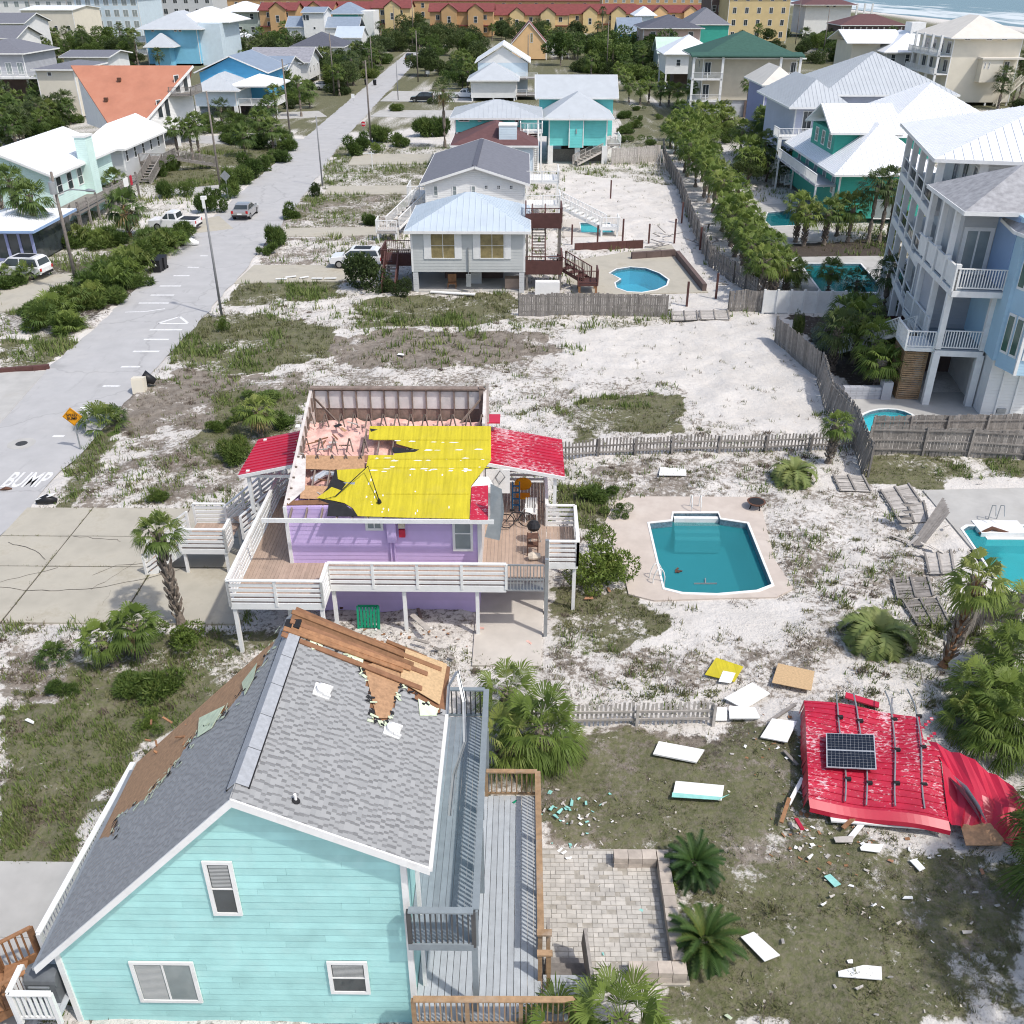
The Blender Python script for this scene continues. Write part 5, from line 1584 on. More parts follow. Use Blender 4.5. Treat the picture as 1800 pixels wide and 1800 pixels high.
# side walls rising with the roof slope, inner face torn and bare
for xa,xb in ((X0 - .02,X0 + .10),(X1 - .08,X1 + .05)):
	mb = MB(); pr_ = [(Y0,DZ),(Y1,DZ),(Y1,pz(Y1) + .12),(Y0,pz(Y0) + .03)]
	if xa > -5: pr_ = [(Y0,DZ),(Y1,DZ),(Y1,pz(Y1) + .12),(36.3,pz(36.3) + .05),(36.3,pz(36.3) - .12),(Y0,pz(Y0) - .12)]
	n = len(pr_); mb.v = [(xa,a,b) for a,b in pr_] + [(xb,a,b) for a,b in pr_]; mb.f = [tuple(range(n)),tuple(reversed(range(n,2 * n)))] + [(i,(i + 1) % n,n + (i + 1) % n,n + i) for i in range(n)]
	mb.build('gable_wall','drywall',ph)
for k in range(12):
	yy = Y0 + .3 + k * .55; stick('stud','stud',ph,(X0 + .14,yy,pz(yy) - .55),(X0 + .14,yy,pz(yy) + .08),.05,.09)
# back wall: grey panels between studs
bw = MB().box(X0,X1,Y1 - .02,Y1 + .08,2.4,pz(Y1) + .10).build('back_wall','stud',ph)
nb_ = 12
for i in range(nb_ + 1):
	x = X0 + .15 + (X1 - X0 - .3) * i / nb_
	bx('stud','stud',ph,x - .025,x + .025,Y1 - .15,Y1 - .03,5.2,pz(Y1) + .08)
	if i < nb_:
		w = (X1 - X0 - .3) / nb_
		bx('wall_panel','wall_panel',ph,x + .03,x + w - .03,Y1 - .055,Y1 - .025,6.38,pz(Y1) - .02)
bx('top_plate','stud',ph,X0,X1,Y1 - .2,Y1 + .1,pz(Y1) + .10,pz(Y1) + .17)
stick('brace','stud',ph,(X0 + .2,Y1 - .3,6.95),(X0 + 1.6,Y1 - 1.3,5.9),.05,.09); stick('brace','stud',ph,(X1 - .2,Y1 - .3,6.95),(X1 - 1.3,Y1 - 1.4,5.95),.05,.09)
bx('post_stub','stud',ph,X1 - .28,X1 - .08,Y1 - .2,Y1,6.0,7.45); bx('post_stub','wood_pale',ph,X1 + .02,X1 + .14,Y1 - .1,Y1 + .05,5.0,7.6)
# insulation, bumpy, following the slope
nxi,nyi = 74,62
gx,gy = np.meshgrid(np.linspace(X0 + .12,X1 - .12,nxi),np.linspace(Y0 + .1,Y1 - .16,nyi),indexing='ij')
zi = 4.8 + .343 * (gy - 31.3) - .48 + (fbm(gx * 1.0,gy,.75,91,4) - .5) * .55 - np.clip((gy - 37.0) / .6,0,1) * .8
iv = np.stack([gx.ravel(),gy.ravel(),zi.ravel()],-1) - np.array(ORG[ph.name])
ii = np.arange(nxi * nyi).reshape(nxi,nyi); fi = np.stack([ii[:-1,:-1],ii[1:,:-1],ii[1:,1:],ii[:-1,1:]],-1).reshape(-1,4)
o = bpy.data.objects.new('insulation',np_mesh('insulation',iv,fi,'insulation',smooth=True)); C.objects.link(o); o.parent = ph
# rafters and truss webs
for i in range(13):
	x = X0 + .3 + i * .6
	if x > X1 - .1: break
	stick('rafter','stud',ph,(x,31.35,pz(31.35) - .10),(x,36.1 if i > 3 else 34.2,pz(36.1 if i > 3 else 34.2) - .10),.05,.13)
	for yy in (36.7,35.3,34.4):
		if yy < 36 and i > 4: continue
		zt = pz(yy) - .35
		j_ = rnd.uniform(-.06,.06); stick('truss_web','stud',ph,(x - .13 + j_,yy - .2,zt - .05),(x + j_,yy,zt + .5),.035,.06); stick('truss_web','stud',ph,(x + .02 + j_,yy,zt + .5),(x + .15 + j_,yy - .15,zt - .05),.035,.06)
# wreckage lying in the open roof
for k in range(44):
	px_,py_ = rnd.uniform(528,640),rnd.uniform(735,880)
	if in2(px_,py_,[(528,800),(640,800),(640,826),(528,826)]) or (py_ > 826 and px_ > 588): continue
	zc = rnd.uniform(-.35,-.05); p = onplane(px_,py_,Vector((0,31.3,4.8 + zc)),(0,-.343,1)); d = Vector((rnd.uniform(-.5,.5),rnd.uniform(-.4,.4),rnd.uniform(-.08,.12)))
	if k % 3: stick('splinter',rnd.choice(('stud','wood_sheath','wood_pale')),ph,p,p + d,.05,.04)
	else: stick('torn_sheet',rnd.choice(('drywall','white','osb_dark','felt')),ph,p,p + d * .7,rnd.uniform(.12,.3),.012)
# roof layers
nY = Vector((0,-.343,1)).normalized(); PP = Vector((0,31.3,4.8))
def roofpiece(name,pts,mat,lift,t,pieces=None):
	Q = [onplane(a,b,PP + nY * lift,nY) for a,b in pts]
	mb = MB(); n = len(Q); tri = tessellate_polygon([Q])
	mb.v = [tuple(p) for p in Q] + [tuple(p - nY * t) for p in Q]
	mb.f = [tuple(f) for f in tri] + [tuple(n + v for v in reversed(f)) for f in tri] + [(i,(i + 1) % n,n + (i + 1) % n,n + i) for i in range(n)]
	return mb.build(name,mat,ph)
YEL = [(650,749),(700,748.5),(863,749),(863,809),(844,833),(828,854),(825,912),(720,910),(629,907),(620,893),(605,884),(587,880),(557,875),(575,862),(583,856),(600,862),(610,848),(594,842),(592,826),(643,823),(648,800),(692,800),(697,789),(735,791),(697,780),(697,772),(648,772)]
roofpiece('underlayment',YEL,'yellow_roof',.03,.02)
roofpiece('felt',[(585,838),(590,824),(602,832),(598,846),(616,850),(640,845),(630,858),(600,864),(582,868),(560,876),(590,882),(608,888),(634,908),(575,907),(578,885),(560,878),(575,858)],'felt',.018,.012)
roofpiece('felt',[(690,786),(737,790),(730,794),(692,797)],'felt',.036,.003); roofpiece('felt',[(650,753),(664,755),(652,759)],'felt',.036,.003)
roofpiece('sheathing',[(536,800),(640,802),(641,824),(592,826),(536,824)],'osb_dark',.012,.02)
roofpiece('sheathing',[(530,853),(582,855),(588,868),(560,877),(527,876)],'osb_dark',.012,.02)
roofpiece('sheathing',[(505,880),(575,878),(578,886),(500,888)],'wood_sheath',.012,.02)
roofpiece('sheathing',[(640,800),(693,801),(690,806),(641,812)],'wood_sheath',.014,.02)
roofpiece('sheathing',[(521,800),(538,800),(536,860),(507,886),(502,880)],'drywall',.02,.03)
roofpiece('torn_panel',[(828,856),(842,838),(858,838),(866,850),(862,856),(830,860)],'white',.05,.01)
for k in range(60):     # pale scrapes where the underlay has worn through
	px_ = rnd.uniform(655,855); py_ = rnd.choice((776,790,806,807,808,822,826,827)) + rnd.uniform(-2,2)
	if k > 42: px_ = rnd.uniform(640,820); py_ = rnd.uniform(830,905)
	if not in2(px_,py_,YEL): continue
	w = rnd.uniform(1.5,9) if k <= 42 else rnd.uniform(.8,2); h = rnd.uniform(.5,1.4) if k <= 42 else rnd.uniform(1,3)
	roofpiece('scrape',[(px_ - w,py_ + h * .6),(px_ - w * .4,py_ - h),(px_ + w * .6,py_ - h * .7),(px_ + w,py_),(px_ + w * .3,py_ + h)],'white',.036,.004)
for py_ in (773,806.5,822,868):
	a,b = onplane(655 if py_ < 800 else 650,py_,PP + nY * .034,nY),onplane(860 if py_ < 830 else 824,py_,PP + nY * .034,nY); stick('lap_seam','yellow_roof',ph,a,b,.05,.012)
# bent mast and cable lying on the roof
a,b,c,d = [onplane(x,y,PP + nY * .10,nY) for x,y in ((590,872),(648,833),(667,882),(560,880))]
b += Vector((0,0,.35))
MB().tube([a,b,c],.025,6).build('bent_mast','felt',ph); MB().tube([c - Vector((0,0,.02)),c + nY * .14],[.09,.05],8).build('mast_foot','felt',ph)
stick('cable','felt',ph,a,d,.015,.015)
# exposed ducts
a = onplane(548,845,PP - nY * .25,nY); MB().tube([a,a + Vector((.5,.35,.18)),a + Vector((1.1,.35,.1))],.16,9).build('duct','aluminium',ph)
a = onplane(590,852,PP - nY * .12,nY); MB().tube([a,a + Vector((.8,-.08,.05))],.11,9).build('duct','aluminium',ph)
# fascia, red strip of metal, hanging flashing
bx('fascia','white',ph,X0 - .75,X1 + .55,31.22,31.28,4.66,4.84)
roofpiece('metal_strip',[(829,855),(858,853),(858,914),(826,914)],'red_scuffed',.06,.01)
fl = MB(); fa_ = [PY(862,850,31.6),PY(882,860,31.5),PY(886,900,31.3),PY(878,950,31.1),PY(852,944,31.1),PY(862,905,31.3)]
fl.poly(fa_); fl.poly([p + Vector((0,.012,0)) for p in reversed(fa_)]); fl.build('hanging_flashing','metal_grey',ph)
MB().box(-1.55,-.55,35.1,35.15,3.9,5.0).build('porch_gable','white',ph)
MB().tube([(-1.15,35.0,4.7),(-.95,34.95,5.05),(-.75,34.95,4.75),(-1.0,34.95,4.4),(-1.15,35.0,4.7)],.03,6).build('hanging_ring','pole_metal',ph)
# porch roofs of red metal
def porch(pts,name='porch_roof',mat='red_metal'):
	mb = MB(); mb.plate(pts,.06); rib_lines(mb,pts,.30,.03,.03); o = mb.build(name,mat,ph); return o
o = porch([(-12.15,35.75,4.36),(-9.35,35.75,4.98),(-9.35,39.3,4.98),(-12.15,39.3,4.36)])
bx('rake_board','white',o,-12.15,-9.3,35.69,35.74,4.52,4.66,(0,-math.atan2(.62,2.8),0)); bx('beam','white',ph,-12.0,-9.4,35.85,35.97,4.18,4.32)
o = porch([(-1.55,35.2,5.26),(1.75,35.2,4.62),(1.75,38.9,4.62),(-1.55,38.9,5.26)],mat='red_faded')
bx('rake_board','white',o,-1.55,1.78,35.14,35.19,4.83,4.98,(0,math.atan2(.64,3.3),0))
bx('eave_strip','red_metal',ph,X1 + .06,X1 + .62,Y1 - .1,Y1 + .8,5.7,5.76); bx('eave_strip','red_metal',ph,X0 - .45,X0 - .06,Y1 - .3,Y1,5.9,5.96)
for x,y in ((-11.75,35.9),(-11.75,39.0),(1.35,35.35),(1.35,38.7)): bx('porch_post','white',ph,x - .07,x + .07,y - .07,y + .07,DZ,4.5)
MB().box(-1.6,-1.4,35.4,38.5,DZ,5.1).build('side_wall','grey_siding',ph)
# windows, meter box
window(ph,'f',-6.15,-5.45,3.98,4.62,Y0 - .02,'sl','glass_grey')
window(ph,'f',-2.75,-1.95,3.05,4.66,Y0 - .02,'dh','glass_grey')
bx('meter_box','purple_board',ph,-5.3,-4.95,Y0 - .2,Y0 - .02,3.5,4.5); bx('meter','cushion',ph,-4.85,-4.6,Y0 - .18,Y0 - .02,4.15,4.45); bx('warning_plate','red_metal',ph,-4.84,-4.6,Y0 - .15,Y0 - .03,3.72,4.05)
for xx in (-5.2,-5.05): bx('conduit','purple_board',ph,xx - .025,xx + .025,Y0 - .1,Y0 - .04,2.5,3.5)
# deck: boards run to the house
def deckboards(x0,x1,y0,y1,zt=DZ,mat='wood_tan',alongx=False,w=.15):
	if alongx:
		y = y0
		while y < y1 - .02: bx('deck_board',mat,ph,x0,x1,y,min(y + w - .008,y1),zt - .04,zt + rnd.uniform(-.003,.003)); y += w
	else:
		x = x0
		while x < x1 - .02: bx('deck_board',mat,ph,x,min(x + w - .008,x1),y0,y1,zt - .04,zt + rnd.uniform(-.003,.003)); x += w
deckboards(-10.9,-9.3,29.15,38.9); deckboards(-9.3,-7.5,29.15,31.9); deckboards(-7.5,-.62,30.4,31.88); deckboards(-1.6,1.0,31.9,38.9); deckboards(-.62,.9,31.0,31.9)
deckboards(1.02,2.15,32.1,34.9)
def fascia(a,b):
	stick('rim_board','white',ph,(a[0],a[1],DZ - .15),(b[0],b[1],DZ - .15),.05,.28)
segs = [((-10.95,38.9),(-10.95,29.1)),((-10.95,29.1),(-7.45,29.1)),((-7.45,29.1),(-7.45,30.35)),((-7.45,30.35),(-.62,30.35))]
for a,b in segs:
	fascia(a,b); rail(ph,a,b,DZ,.98,'h','white','white',.14,posts=1.75)
for a,b in (((1.02,32.05),(2.2,32.05)),((2.2,32.05),(2.2,34.95)),((2.2,34.95),(1.02,34.95))):
	fascia(a,b); rail(ph,a,b,DZ,.98,'h','white','white',.14,posts=1.6)
rail(ph,(1.02,35.0),(1.02,38.9),DZ,.98,'h','white','white',.14); rail(ph,(1.0,38.95),(-1.5,38.95),DZ,.98,'h','white','white',.14)
for x,y in ((-10.85,29.2),(-10.85,33.2),(-10.85,37),(-9.2,30.6),(-7.55,29.2),(-7.35,30.5),(-4.6,30.5),(-1.75,30.5),(2.1,32.2),(2.1,34.8),(.95,36.5),(.95,38.8)):
	bx('deck_post','white',ph,x - .07,x + .07,y - .07,y + .07,-.1,DZ - .045)
bx('deck_post','metal_grey',ph,.86,1.0,30.35,30.49,-.1,DZ + 1.2); bx('deck_post','metal_grey',ph,.9,1.04,31.9,32.04,-.1,DZ + 1.1)
# grey metal gate at the deck's end
gt = MB(); g0,g1,gy_ = -.58,.82,30.38
for i in range(12): x = g0 + (g1 - g0) * i / 11; gt.box(x - .018,x + .018,gy_ - .02,gy_ + .02,DZ - .25,DZ + .95)
for zz in (DZ - .25,DZ + .25,DZ + .9): gt.box(g0,g1,gy_ - .025,gy_ + .025,zz,zz + .06)
gt.build('gate','metal_grey',ph); bx('gate_floor','metal_grey',ph,-.58,.82,30.45,31.0,DZ - .3,DZ - .26)
# stairs on the left
for k in range(13): bx('landing_board','wood_tan',ph,-14.75 + k * .15,-14.75 + k * .15 + .142,34.75,36.9,1.26,1.3)
flight(ph,(-10.9,38.3),(-12.85,36.3),1.3,DZ,1.3,'white','wood_tan','white','h')
flight(ph,(-14.75,35.6),(-16.6,35.2),1.3,1.3,0,'white','wood_tan','white','h')
for a,b in (((-14.8,34.7),(-12.8,34.7)),((-14.8,36.95),(-13.4,36.95)),((-12.8,34.7),(-12.8,35.6))):
	rail(ph,a,b,1.3,.95,'h','white','white',.13); stick('rim_board','white',ph,(a[0],a[1],1.15),(b[0],b[1],1.15),.05,.25)
for x,y in ((-14.7,34.8),(-12.9,34.8),(-14.7,36.9),(-12.9,36.9)): bx('deck_post','white',ph,x - .06,x + .06,y - .06,y + .06,-.1,1.25)
# things on the right porch
ch = empty('deck_chair',(-.05,36.9,DZ),'orange backed folding chair under the faded red porch roof','chair')
MB().tube([(0,37.0,DZ + .9),(0,37.06,DZ + .92)],.38,16).build('backrest','orange_cloth',ch); bx('seat','orange_cloth',ch,-.3,.3,36.5,37.0,DZ + .42,DZ + .48)
for x in (-.25,.25):
	for y in (36.55,36.95): bx('leg','metal_grey',ch,x - .02,x + .02,y - .02,y + .02,DZ,DZ + .44)
ch = empty('plastic_chair',(.35,35.5,DZ),'white slatted plastic chair near the porch post','chair')
bx('seat','white',ch,.1,.62,35.2,35.7,DZ + .40,DZ + .45)
for k in range(5): bx('back_slat','white',ch,.12 + k * .1,.19 + k * .1,35.68,35.72,DZ + .45,DZ + .95)
for x in (.12,.6):
	for y in (35.22,35.66): bx('leg','white',ch,x - .025,x + .025,y - .025,y + .025,DZ,DZ + .41)
	bx('armrest','white',ch,x - .03,x + .03,35.2,35.7,DZ + .62,DZ + .66)
gl = empty('charcoal_grill',(.45,33.6,DZ),'black kettle grill on a wheeled frame on the porch deck','grill')
bowl = [(.45,33.6,DZ + .55),(.45,33.6,DZ + .65),(.45,33.6,DZ + .78),(.45,33.6,DZ + .95),(.45,33.6,DZ + 1.02)]
MB().tube(bowl,[.1,.24,.29,.2,.04],14).build('bowl','black_plastic',gl)
for a in range(3): t = a * 2.1; stick('leg','metal_grey',gl,(.45 + math.cos(t) * .15,33.6 + math.sin(t) * .15,DZ + .6),(.45 + math.cos(t) * .3,33.6 + math.sin(t) * .3,DZ),.03,.03)
bi = empty('bicycle',(-.35,34.9,DZ),'dark bicycle lying tangled on the porch deck','bicycle')
def wheel(c,r,name='wheel'):
	pts = [Vector(c) + Vector((math.cos(t) * r,math.sin(t) * r * .8,math.sin(t) * r * .55)) for t in [2 * math.pi * k / 16 for k in range(17)]]
	mb = MB().tube(pts,.022,5,False)
	for k in range(0,16,2): mb.tube([c,pts[k]],.006,3,False)
	mb.build(name,'black_plastic',bi)
wheel((-.7,34.8,DZ + .3),.33); wheel((.15,34.95,DZ + .3),.33)
fr = MB()
for a,b in (((-.7,34.8,DZ + .3),(-.45,35.1,DZ + .55)),((-.45,35.1,DZ + .55),(0,35.1,DZ + .55)),((0,35.1,DZ + .55),(.15,34.95,DZ + .3)),((-.45,35.1,DZ + .55),(-.25,34.85,DZ + .28)),((-.25,34.85,DZ + .28),(0,35.1,DZ + .55)),((-.7,34.8,DZ + .3),(-.25,34.85,DZ + .28))): fr.tube([a,b],.022,6)
fr.build('frame','black_plastic',bi); bx('saddle','black_plastic',bi,-.55,-.35,35.1,35.22,DZ + .6,DZ + .66); stick('handlebar','metal_grey',bi,(-.05,35.0,DZ + .62),(.1,35.3,DZ + .7),.03,.03)
t_ = empty('metal_rack',(.42,32.7,DZ),'brown metal shelf rack with a pale cushion on the deck','rack')
for x in (.2,.62):
	for y in (32.55,32.95): bx('leg','rust',t_,x - .02,x + .02,y - .02,y + .02,DZ,DZ + .85)
for zz in (.4,.8): bx('shelf','rust',t_,.2,.62,32.55,32.95,DZ + zz,DZ + zz + .03)
tag(MB().tube([(.25,32.2,DZ + .16),(.4,32.2,DZ + .2),(.7,32.25,DZ + .16)],[.14,.18,.12],9).build('cushion','cushion'),'pale round cushion lying on the deck by the gate','cushion')
bl = empty('ladder',(-.3,36.3,DZ),'blue step ladder leaning beside the orange chair','ladder')
for x in (-.45,-.15): stick('rail','blue_plastic',bl,(x,36.2,DZ),(x,36.5,DZ + 1.3),.05,.03)
for k in range(4): bx('step','blue_plastic',bl,-.45,-.15,36.22 + k * .06,36.32 + k * .06,DZ + .25 + k * .28,DZ + .28 + k * .28)
# green slatted gate leaning below the deck
GY0 = 1.75
gg = empty('green_gate',(-6.1,30.75,0),'green slatted gate leaning under the white deck','gate')
for x in (-6.55,-5.72): bx('stile','green_plastic',gg,x - .04,x + .04,28.95 + GY0,29.0 + GY0,.1,1.1,(R(-10),0,0))
for zz in (.15,1.05): bx('rail','green_plastic',gg,-6.55,-5.72,28.93 + GY0 + .17 * zz,28.98 + GY0 + .17 * zz,zz - .04,zz + .04)
for k in range(6): bx('slat','green_plastic',gg,-6.46 + k * .13,-6.37 + k * .13,28.97 + GY0,28.99 + GY0,.15,1.05,(R(-10),0,0))
stick('brace','green_plastic',gg,(-6.5,28.9 + GY0,.15),(-5.75,29.08 + GY0,1.05),.03,.07)
for k in range(8):
	a = Vector((-5.6 + .4 * k,rnd.uniform(28.6,29.6),rnd.uniform(.05,.4)))
	d = Vector((rnd.uniform(-1,1),rnd.uniform(-.3,.3),rnd.uniform(-.05,.1)))
	o = stick('broken_plank','wood_weathered',None,a,a + d * rnd.uniform(.6,1.3),.14,.04)
	tag(o,'%s broken plank from the left in the heap under the lilac house' % ('first','second','third','fourth','fifth','sixth','seventh','eighth')[k],'plank','broken planks heaped under the lilac house')
# ================================================================== NEIGHBOURING AND FAR HOUSES
def hpx(name,label,by,xl,xr,fy,ey,ry,depth,wallm,kind,roofm,ribs=0,**kw):
	xm = (xl + xr) / 2; Y0 = G(xm,by).y
	x0 = PY(xl,ey,Y0).x; x1 = PY(xr,ey,Y0).x
	zf = max(0.0,PY(xm,fy,Y0).z); ze = PY(xm,ey,Y0).z
	zr = PY(xm,ry,Y0 + (0 if kind == 'gy' else depth / 2)).z
	rise = max(.5,zr - ze)
	root = house(name,label,x0,x1,Y0,Y0 + depth,zf,ze,wallm,kind,rise,roofm,ribs,**kw)
	root_info[root.name] = (x0,x1,Y0,Y0 + depth,zf,ze)
	return root
root_info = {}
def wpx(root,x0,y0,x1,y1,style='dh',pane='glass',frame='white',trim=.1,name='window',off=0.0):
	Y = root_info[root.name][2]; a = PY(x0,y1,Y); b = PY(x1,y0,Y)
	return window(root,'f',a.x,b.x,a.z,b.z,Y - off,style,pane,frame,min(trim,(b.x - a.x) * .18),name)
def autowin(root,cols,rows,side=None,pane='glass',w=1.0,h=1.4,style='dh',zlo=None):
	x0,x1,y0,y1,zf,ze = root_info[root.name]
	zf = zf if zlo is None else zlo
	for r_ in range(rows):
		zc = zf + (ze - zf) * (r_ + .52) / rows
		for c in range(cols):
			t = (c + .5) / cols
			if side is None: window(root,'f',x0 + (x1 - x0) * t - w / 2,x0 + (x1 - x0) * t + w / 2,zc - h / 2,zc + h / 2,y0,style,pane)
			elif side == 'r': window(root,'r',y0 + (y1 - y0) * t - w / 2,y0 + (y1 - y0) * t + w / 2,zc - h / 2,zc + h / 2,x1,style,pane)
			else: window(root,'l',y0 + (y1 - y0) * t - w / 2,y0 + (y1 - y0) * t + w / 2,zc - h / 2,zc + h / 2,x0,style,pane)
def slabdeck(root,x0,x1,y0,y1,zt,mat='wood_weathered',rails=(),rm='white',posts=True,style='b',pm=None,h=1.0):
	MB().box(x0,x1,y0,y1,zt - .22,zt).build('deck',mat,root)
	for s in rails:
		a,b = {'f': ((x0,y0),(x1,y0)),'b': ((x0,y1),(x1,y1)),'l': ((x0,y0),(x0,y1)),'r': ((x1,y0),(x1,y1))}[s]
		rail(root,a,b,zt,h,style,rm,rm,.12,.16,False,2.2)
	if posts:
		for x in (x0 + .12,x1 - .12):
			for y in (y0 + .12,y1 - .12): bx('deck_post',pm or rm,root,x - .09,x + .09,y - .09,y + .09,-.1,zt - .22)
# ---- grey house on stilts with brown decks (middle)
h = hpx('stilt_house','pale grey stilt house with blue-grey metal hip roof and white shuttered windows',513,722,922,478,403,336,8.6,'grey_board','hip','silver_metal',.5,stilt='grey_siding',over=.5,stw=.42,nst=2)
x0,x1,y0,y1,zf,ze = root_info[h.name]
k = zf
while k < ze - .05: bx('clapboard','grey_board',h,x0 + .05,x1 - .05,y0 - .022,y0 + .004,k,min(k + .24,ze),(R(-3),0,0)); k += .23
for a,b in ((757,800),(843,887)):
	w = wpx(h,a,407,b,455,'twin','glass_curtain','white',.085,off=.035)
	p = PY(a - 11,455,y0); q = PY(a - 1,407,y0); bx('shutter','white',h,p.x,q.x,y0 - .08,y0 - .03,p.z,q.z)
	p = PY(b + 1,455,y0); q = PY(b + 11,407,y0); bx('shutter','white',h,p.x,q.x,y0 - .08,y0 - .03,p.z,q.z)
bx('meter_pipe','metal_grey',h,(x0 + x1) / 2 - .04,(x0 + x1) / 2 + .04,y0 - .14,y0 - .05,.6,zf + 2.0); bx('meter_box','metal_grey',h,(x0 + x1) / 2 - .2,(x0 + x1) / 2 + .2,y0 - .22,y0 - .05,.5,1.5)
bx('fridge','grey_siding',h,x0 + 4.6,x0 + 5.5,y0 + 2.2,y0 + 3.0,0,1.9); bx('store_door','wood_tan',h,x1 - 1.6,x1 - .4,y0 + .7,y0 + 1.6,0,.9)
MB().box(x0,x1,y0 + .05,y1,-.1,.06).build('slab','concrete',h)
# wooden chair under the house
c_ = empty('wooden_chair',(x0 + 3.1,y0 + .9,.06),'brown wooden armchair under the grey stilt house','chair')
cx,cy = x0 + 3.1,y0 + .9
bx('seat','wood_new',c_,cx - .35,cx + .35,cy - .3,cy + .3,.45,.5); bx('backrest','wood_new',c_,cx - .35,cx + .35,cy + .28,cy + .33,.5,1.15)
for a in (-.33,.33):
	for b in (-.28,.28): bx('leg','wood_new',c_,cx + a - .03,cx + a + .03,cy + b - .03,cy + b + .03,.06,.46)
dz = PY(960,470,y0 + 1).z
slabdeck(h,x1 + .1,x1 + 3.1,y0 + .6,y0 + 3.4,zf + .1,'wood_brown','fr','wood_brown',True,'b','wood_weathered')
bx('rail_panel','wood_brown',h,x1 + .1,x1 + 3.1,y0 + .54,y0 + .59,zf - .35,zf + .75)
slabdeck(h,x1 + .1,x1 + 3.1,y0 + 3.6,y0 + 6.6,zf + 3.3,'wood_brown','flr','wood_brown',True,'b','wood_weathered')
bx('rail_panel','wood_brown',h,x1 + .1,x1 + 3.1,y0 + 3.54,y0 + 3.59,zf + 2.7,zf + 3.9)
flight(h,(x1 + 3.1,y0 + 2.2),(x1 + 5.2,y0 + .6),1.2,zf + .1,.9,'wood_brown','wood_brown','wood_brown','b')
slabdeck(h,x1 + 4.4,x1 + 6.0,y0 - .6,y0 + 1.2,.9,'wood_brown','fr','wood_brown',True,'b','wood_new')
flight(h,(x1 + 1.2,y0 + 6.2),(x1 + 1.2,y0 + 3.0),1.1,zf + 3.2,zf + .2,'wood_brown','wood_brown','wood_brown','b')
slabdeck(h,x0 - 2.9,x0 - .1,y0 + 2.6,y0 + 5.8,zf + .1,'wood_brown','flb','wood_brown',True,'b','wood_weathered')
bx('rail_panel','wood_brown',h,x0 - 2.0,x0 - .1,y0 + 2.5,y0 + 2.56,zf - .2,zf + .8)
flight(h,(x0 - 2.0,y0 + 2.6),(x0 - 2.0,y0 - .6),1.1,zf + .1,0,'wood_brown','wood_weathered','wood_brown','b')
tb = empty('patio_table',(x1 + 2.4,y0 + 1.6,zf + .1),'round grey patio table on the brown lower deck','table')
MB().tube([(x1 + 2.4,y0 + 1.6,zf + .8),(x1 + 2.4,y0 + 1.6,zf + .84)],.5,16).build('table_top','metal_grey',tb); bx('leg','metal_grey',tb,x1 + 2.37,x1 + 2.43,y0 + 1.57,y0 + 1.63,zf + .1,zf + .8)
o = empty('washing_machine',(x1 + 1.6,y0 - .4,0),'white box appliance standing behind the grey board fence','appliance'); bx('body','white',o,x1 + .9,x1 + 2.9,y0 - .8,y0 - .1,0,1.0); bx('lid','white',o,x1 + .92,x1 + 2.88,y0 - .78,y0 - .12,1.0,1.05)
# ---- white gabled house behind it
h = hpx('gabled_house','white gabled house with charcoal roof and white stairs behind the grey stilt house',408,748,922,368,322,291,17,'white_siding','gy','roof_charcoal',over=.55)
x0,x1,y0,y1,zf,ze = root_info[h.name]
for a in (762,795,828): wpx(h,a,326,a + 8,345,'dh','glass_grey')
for a in (851,873,895): wpx(h,a,325,a + 7,333,'quad','glass','white',.12)
bx('ridge_cap','roof_dark',h,(x0 + x1) / 2 - .25,(x0 + x1) / 2 + .25,y0 + .2,y1,ze + 1.62,ze + 1.68)
slabdeck(h,x1 + .1,x1 + 3.6,y0 + .2,y0 + 3.2,zf + .3,'white','fr','white'); slabdeck(h,x1 + .1,x1 + 3.6,y0 + 6,y0 + 10,zf + 1.6,'white','frl','white')
flight(h,(x1 + 3.6,y0 + 1.4),(x1 + 8.0,y0 - .6),1.4,zf + .3,.8,'white','white','white','b'); slabdeck(h,x1 + 7.6,x1 + 9.4,y0 - 1.6,y0 + .2,.8,'white','fr','white')
flight(h,(x0 - .6,y0 + 5.5),(x0 - 3.2,y0 - 2.2),1.4,zf + .3,1.0,'white','wood_pale','white','b'); slabdeck(h,x0 - 4.6,x0 - 2.6,y0 - 4.0,y0 - 2.2,1.0,'wood_pale','fl','white'); slabdeck(h,x0 - 2.4,x0 - .1,y0 + 4.5,y0 + 8,zf + .3,'white','fl','white')
# ---- brown roofed house
h = hpx('bungalow','low house with dark red-brown hip roof and a big white chimney',322,800,938,300,254,212,12,'pale_blue','hip','roof_brown',over=.6)
x0,x1,y0,y1,zf,ze = root_info[h.name]
p = PY(893,252,y0 + 1.5); bx('chimney','pale_blue',h,p.x - 1.1,p.x + 1.1,y0 + .8,y0 + 3.2,0,PY(893,222,y0 + .8).z)
bx('chimney_cap','white',h,p.x - 1.15,p.x + 1.15,y0 + .75,y0 + 3.25,PY(893,222,y0 + .8).z,PY(893,222,y0 + .8).z + .15)
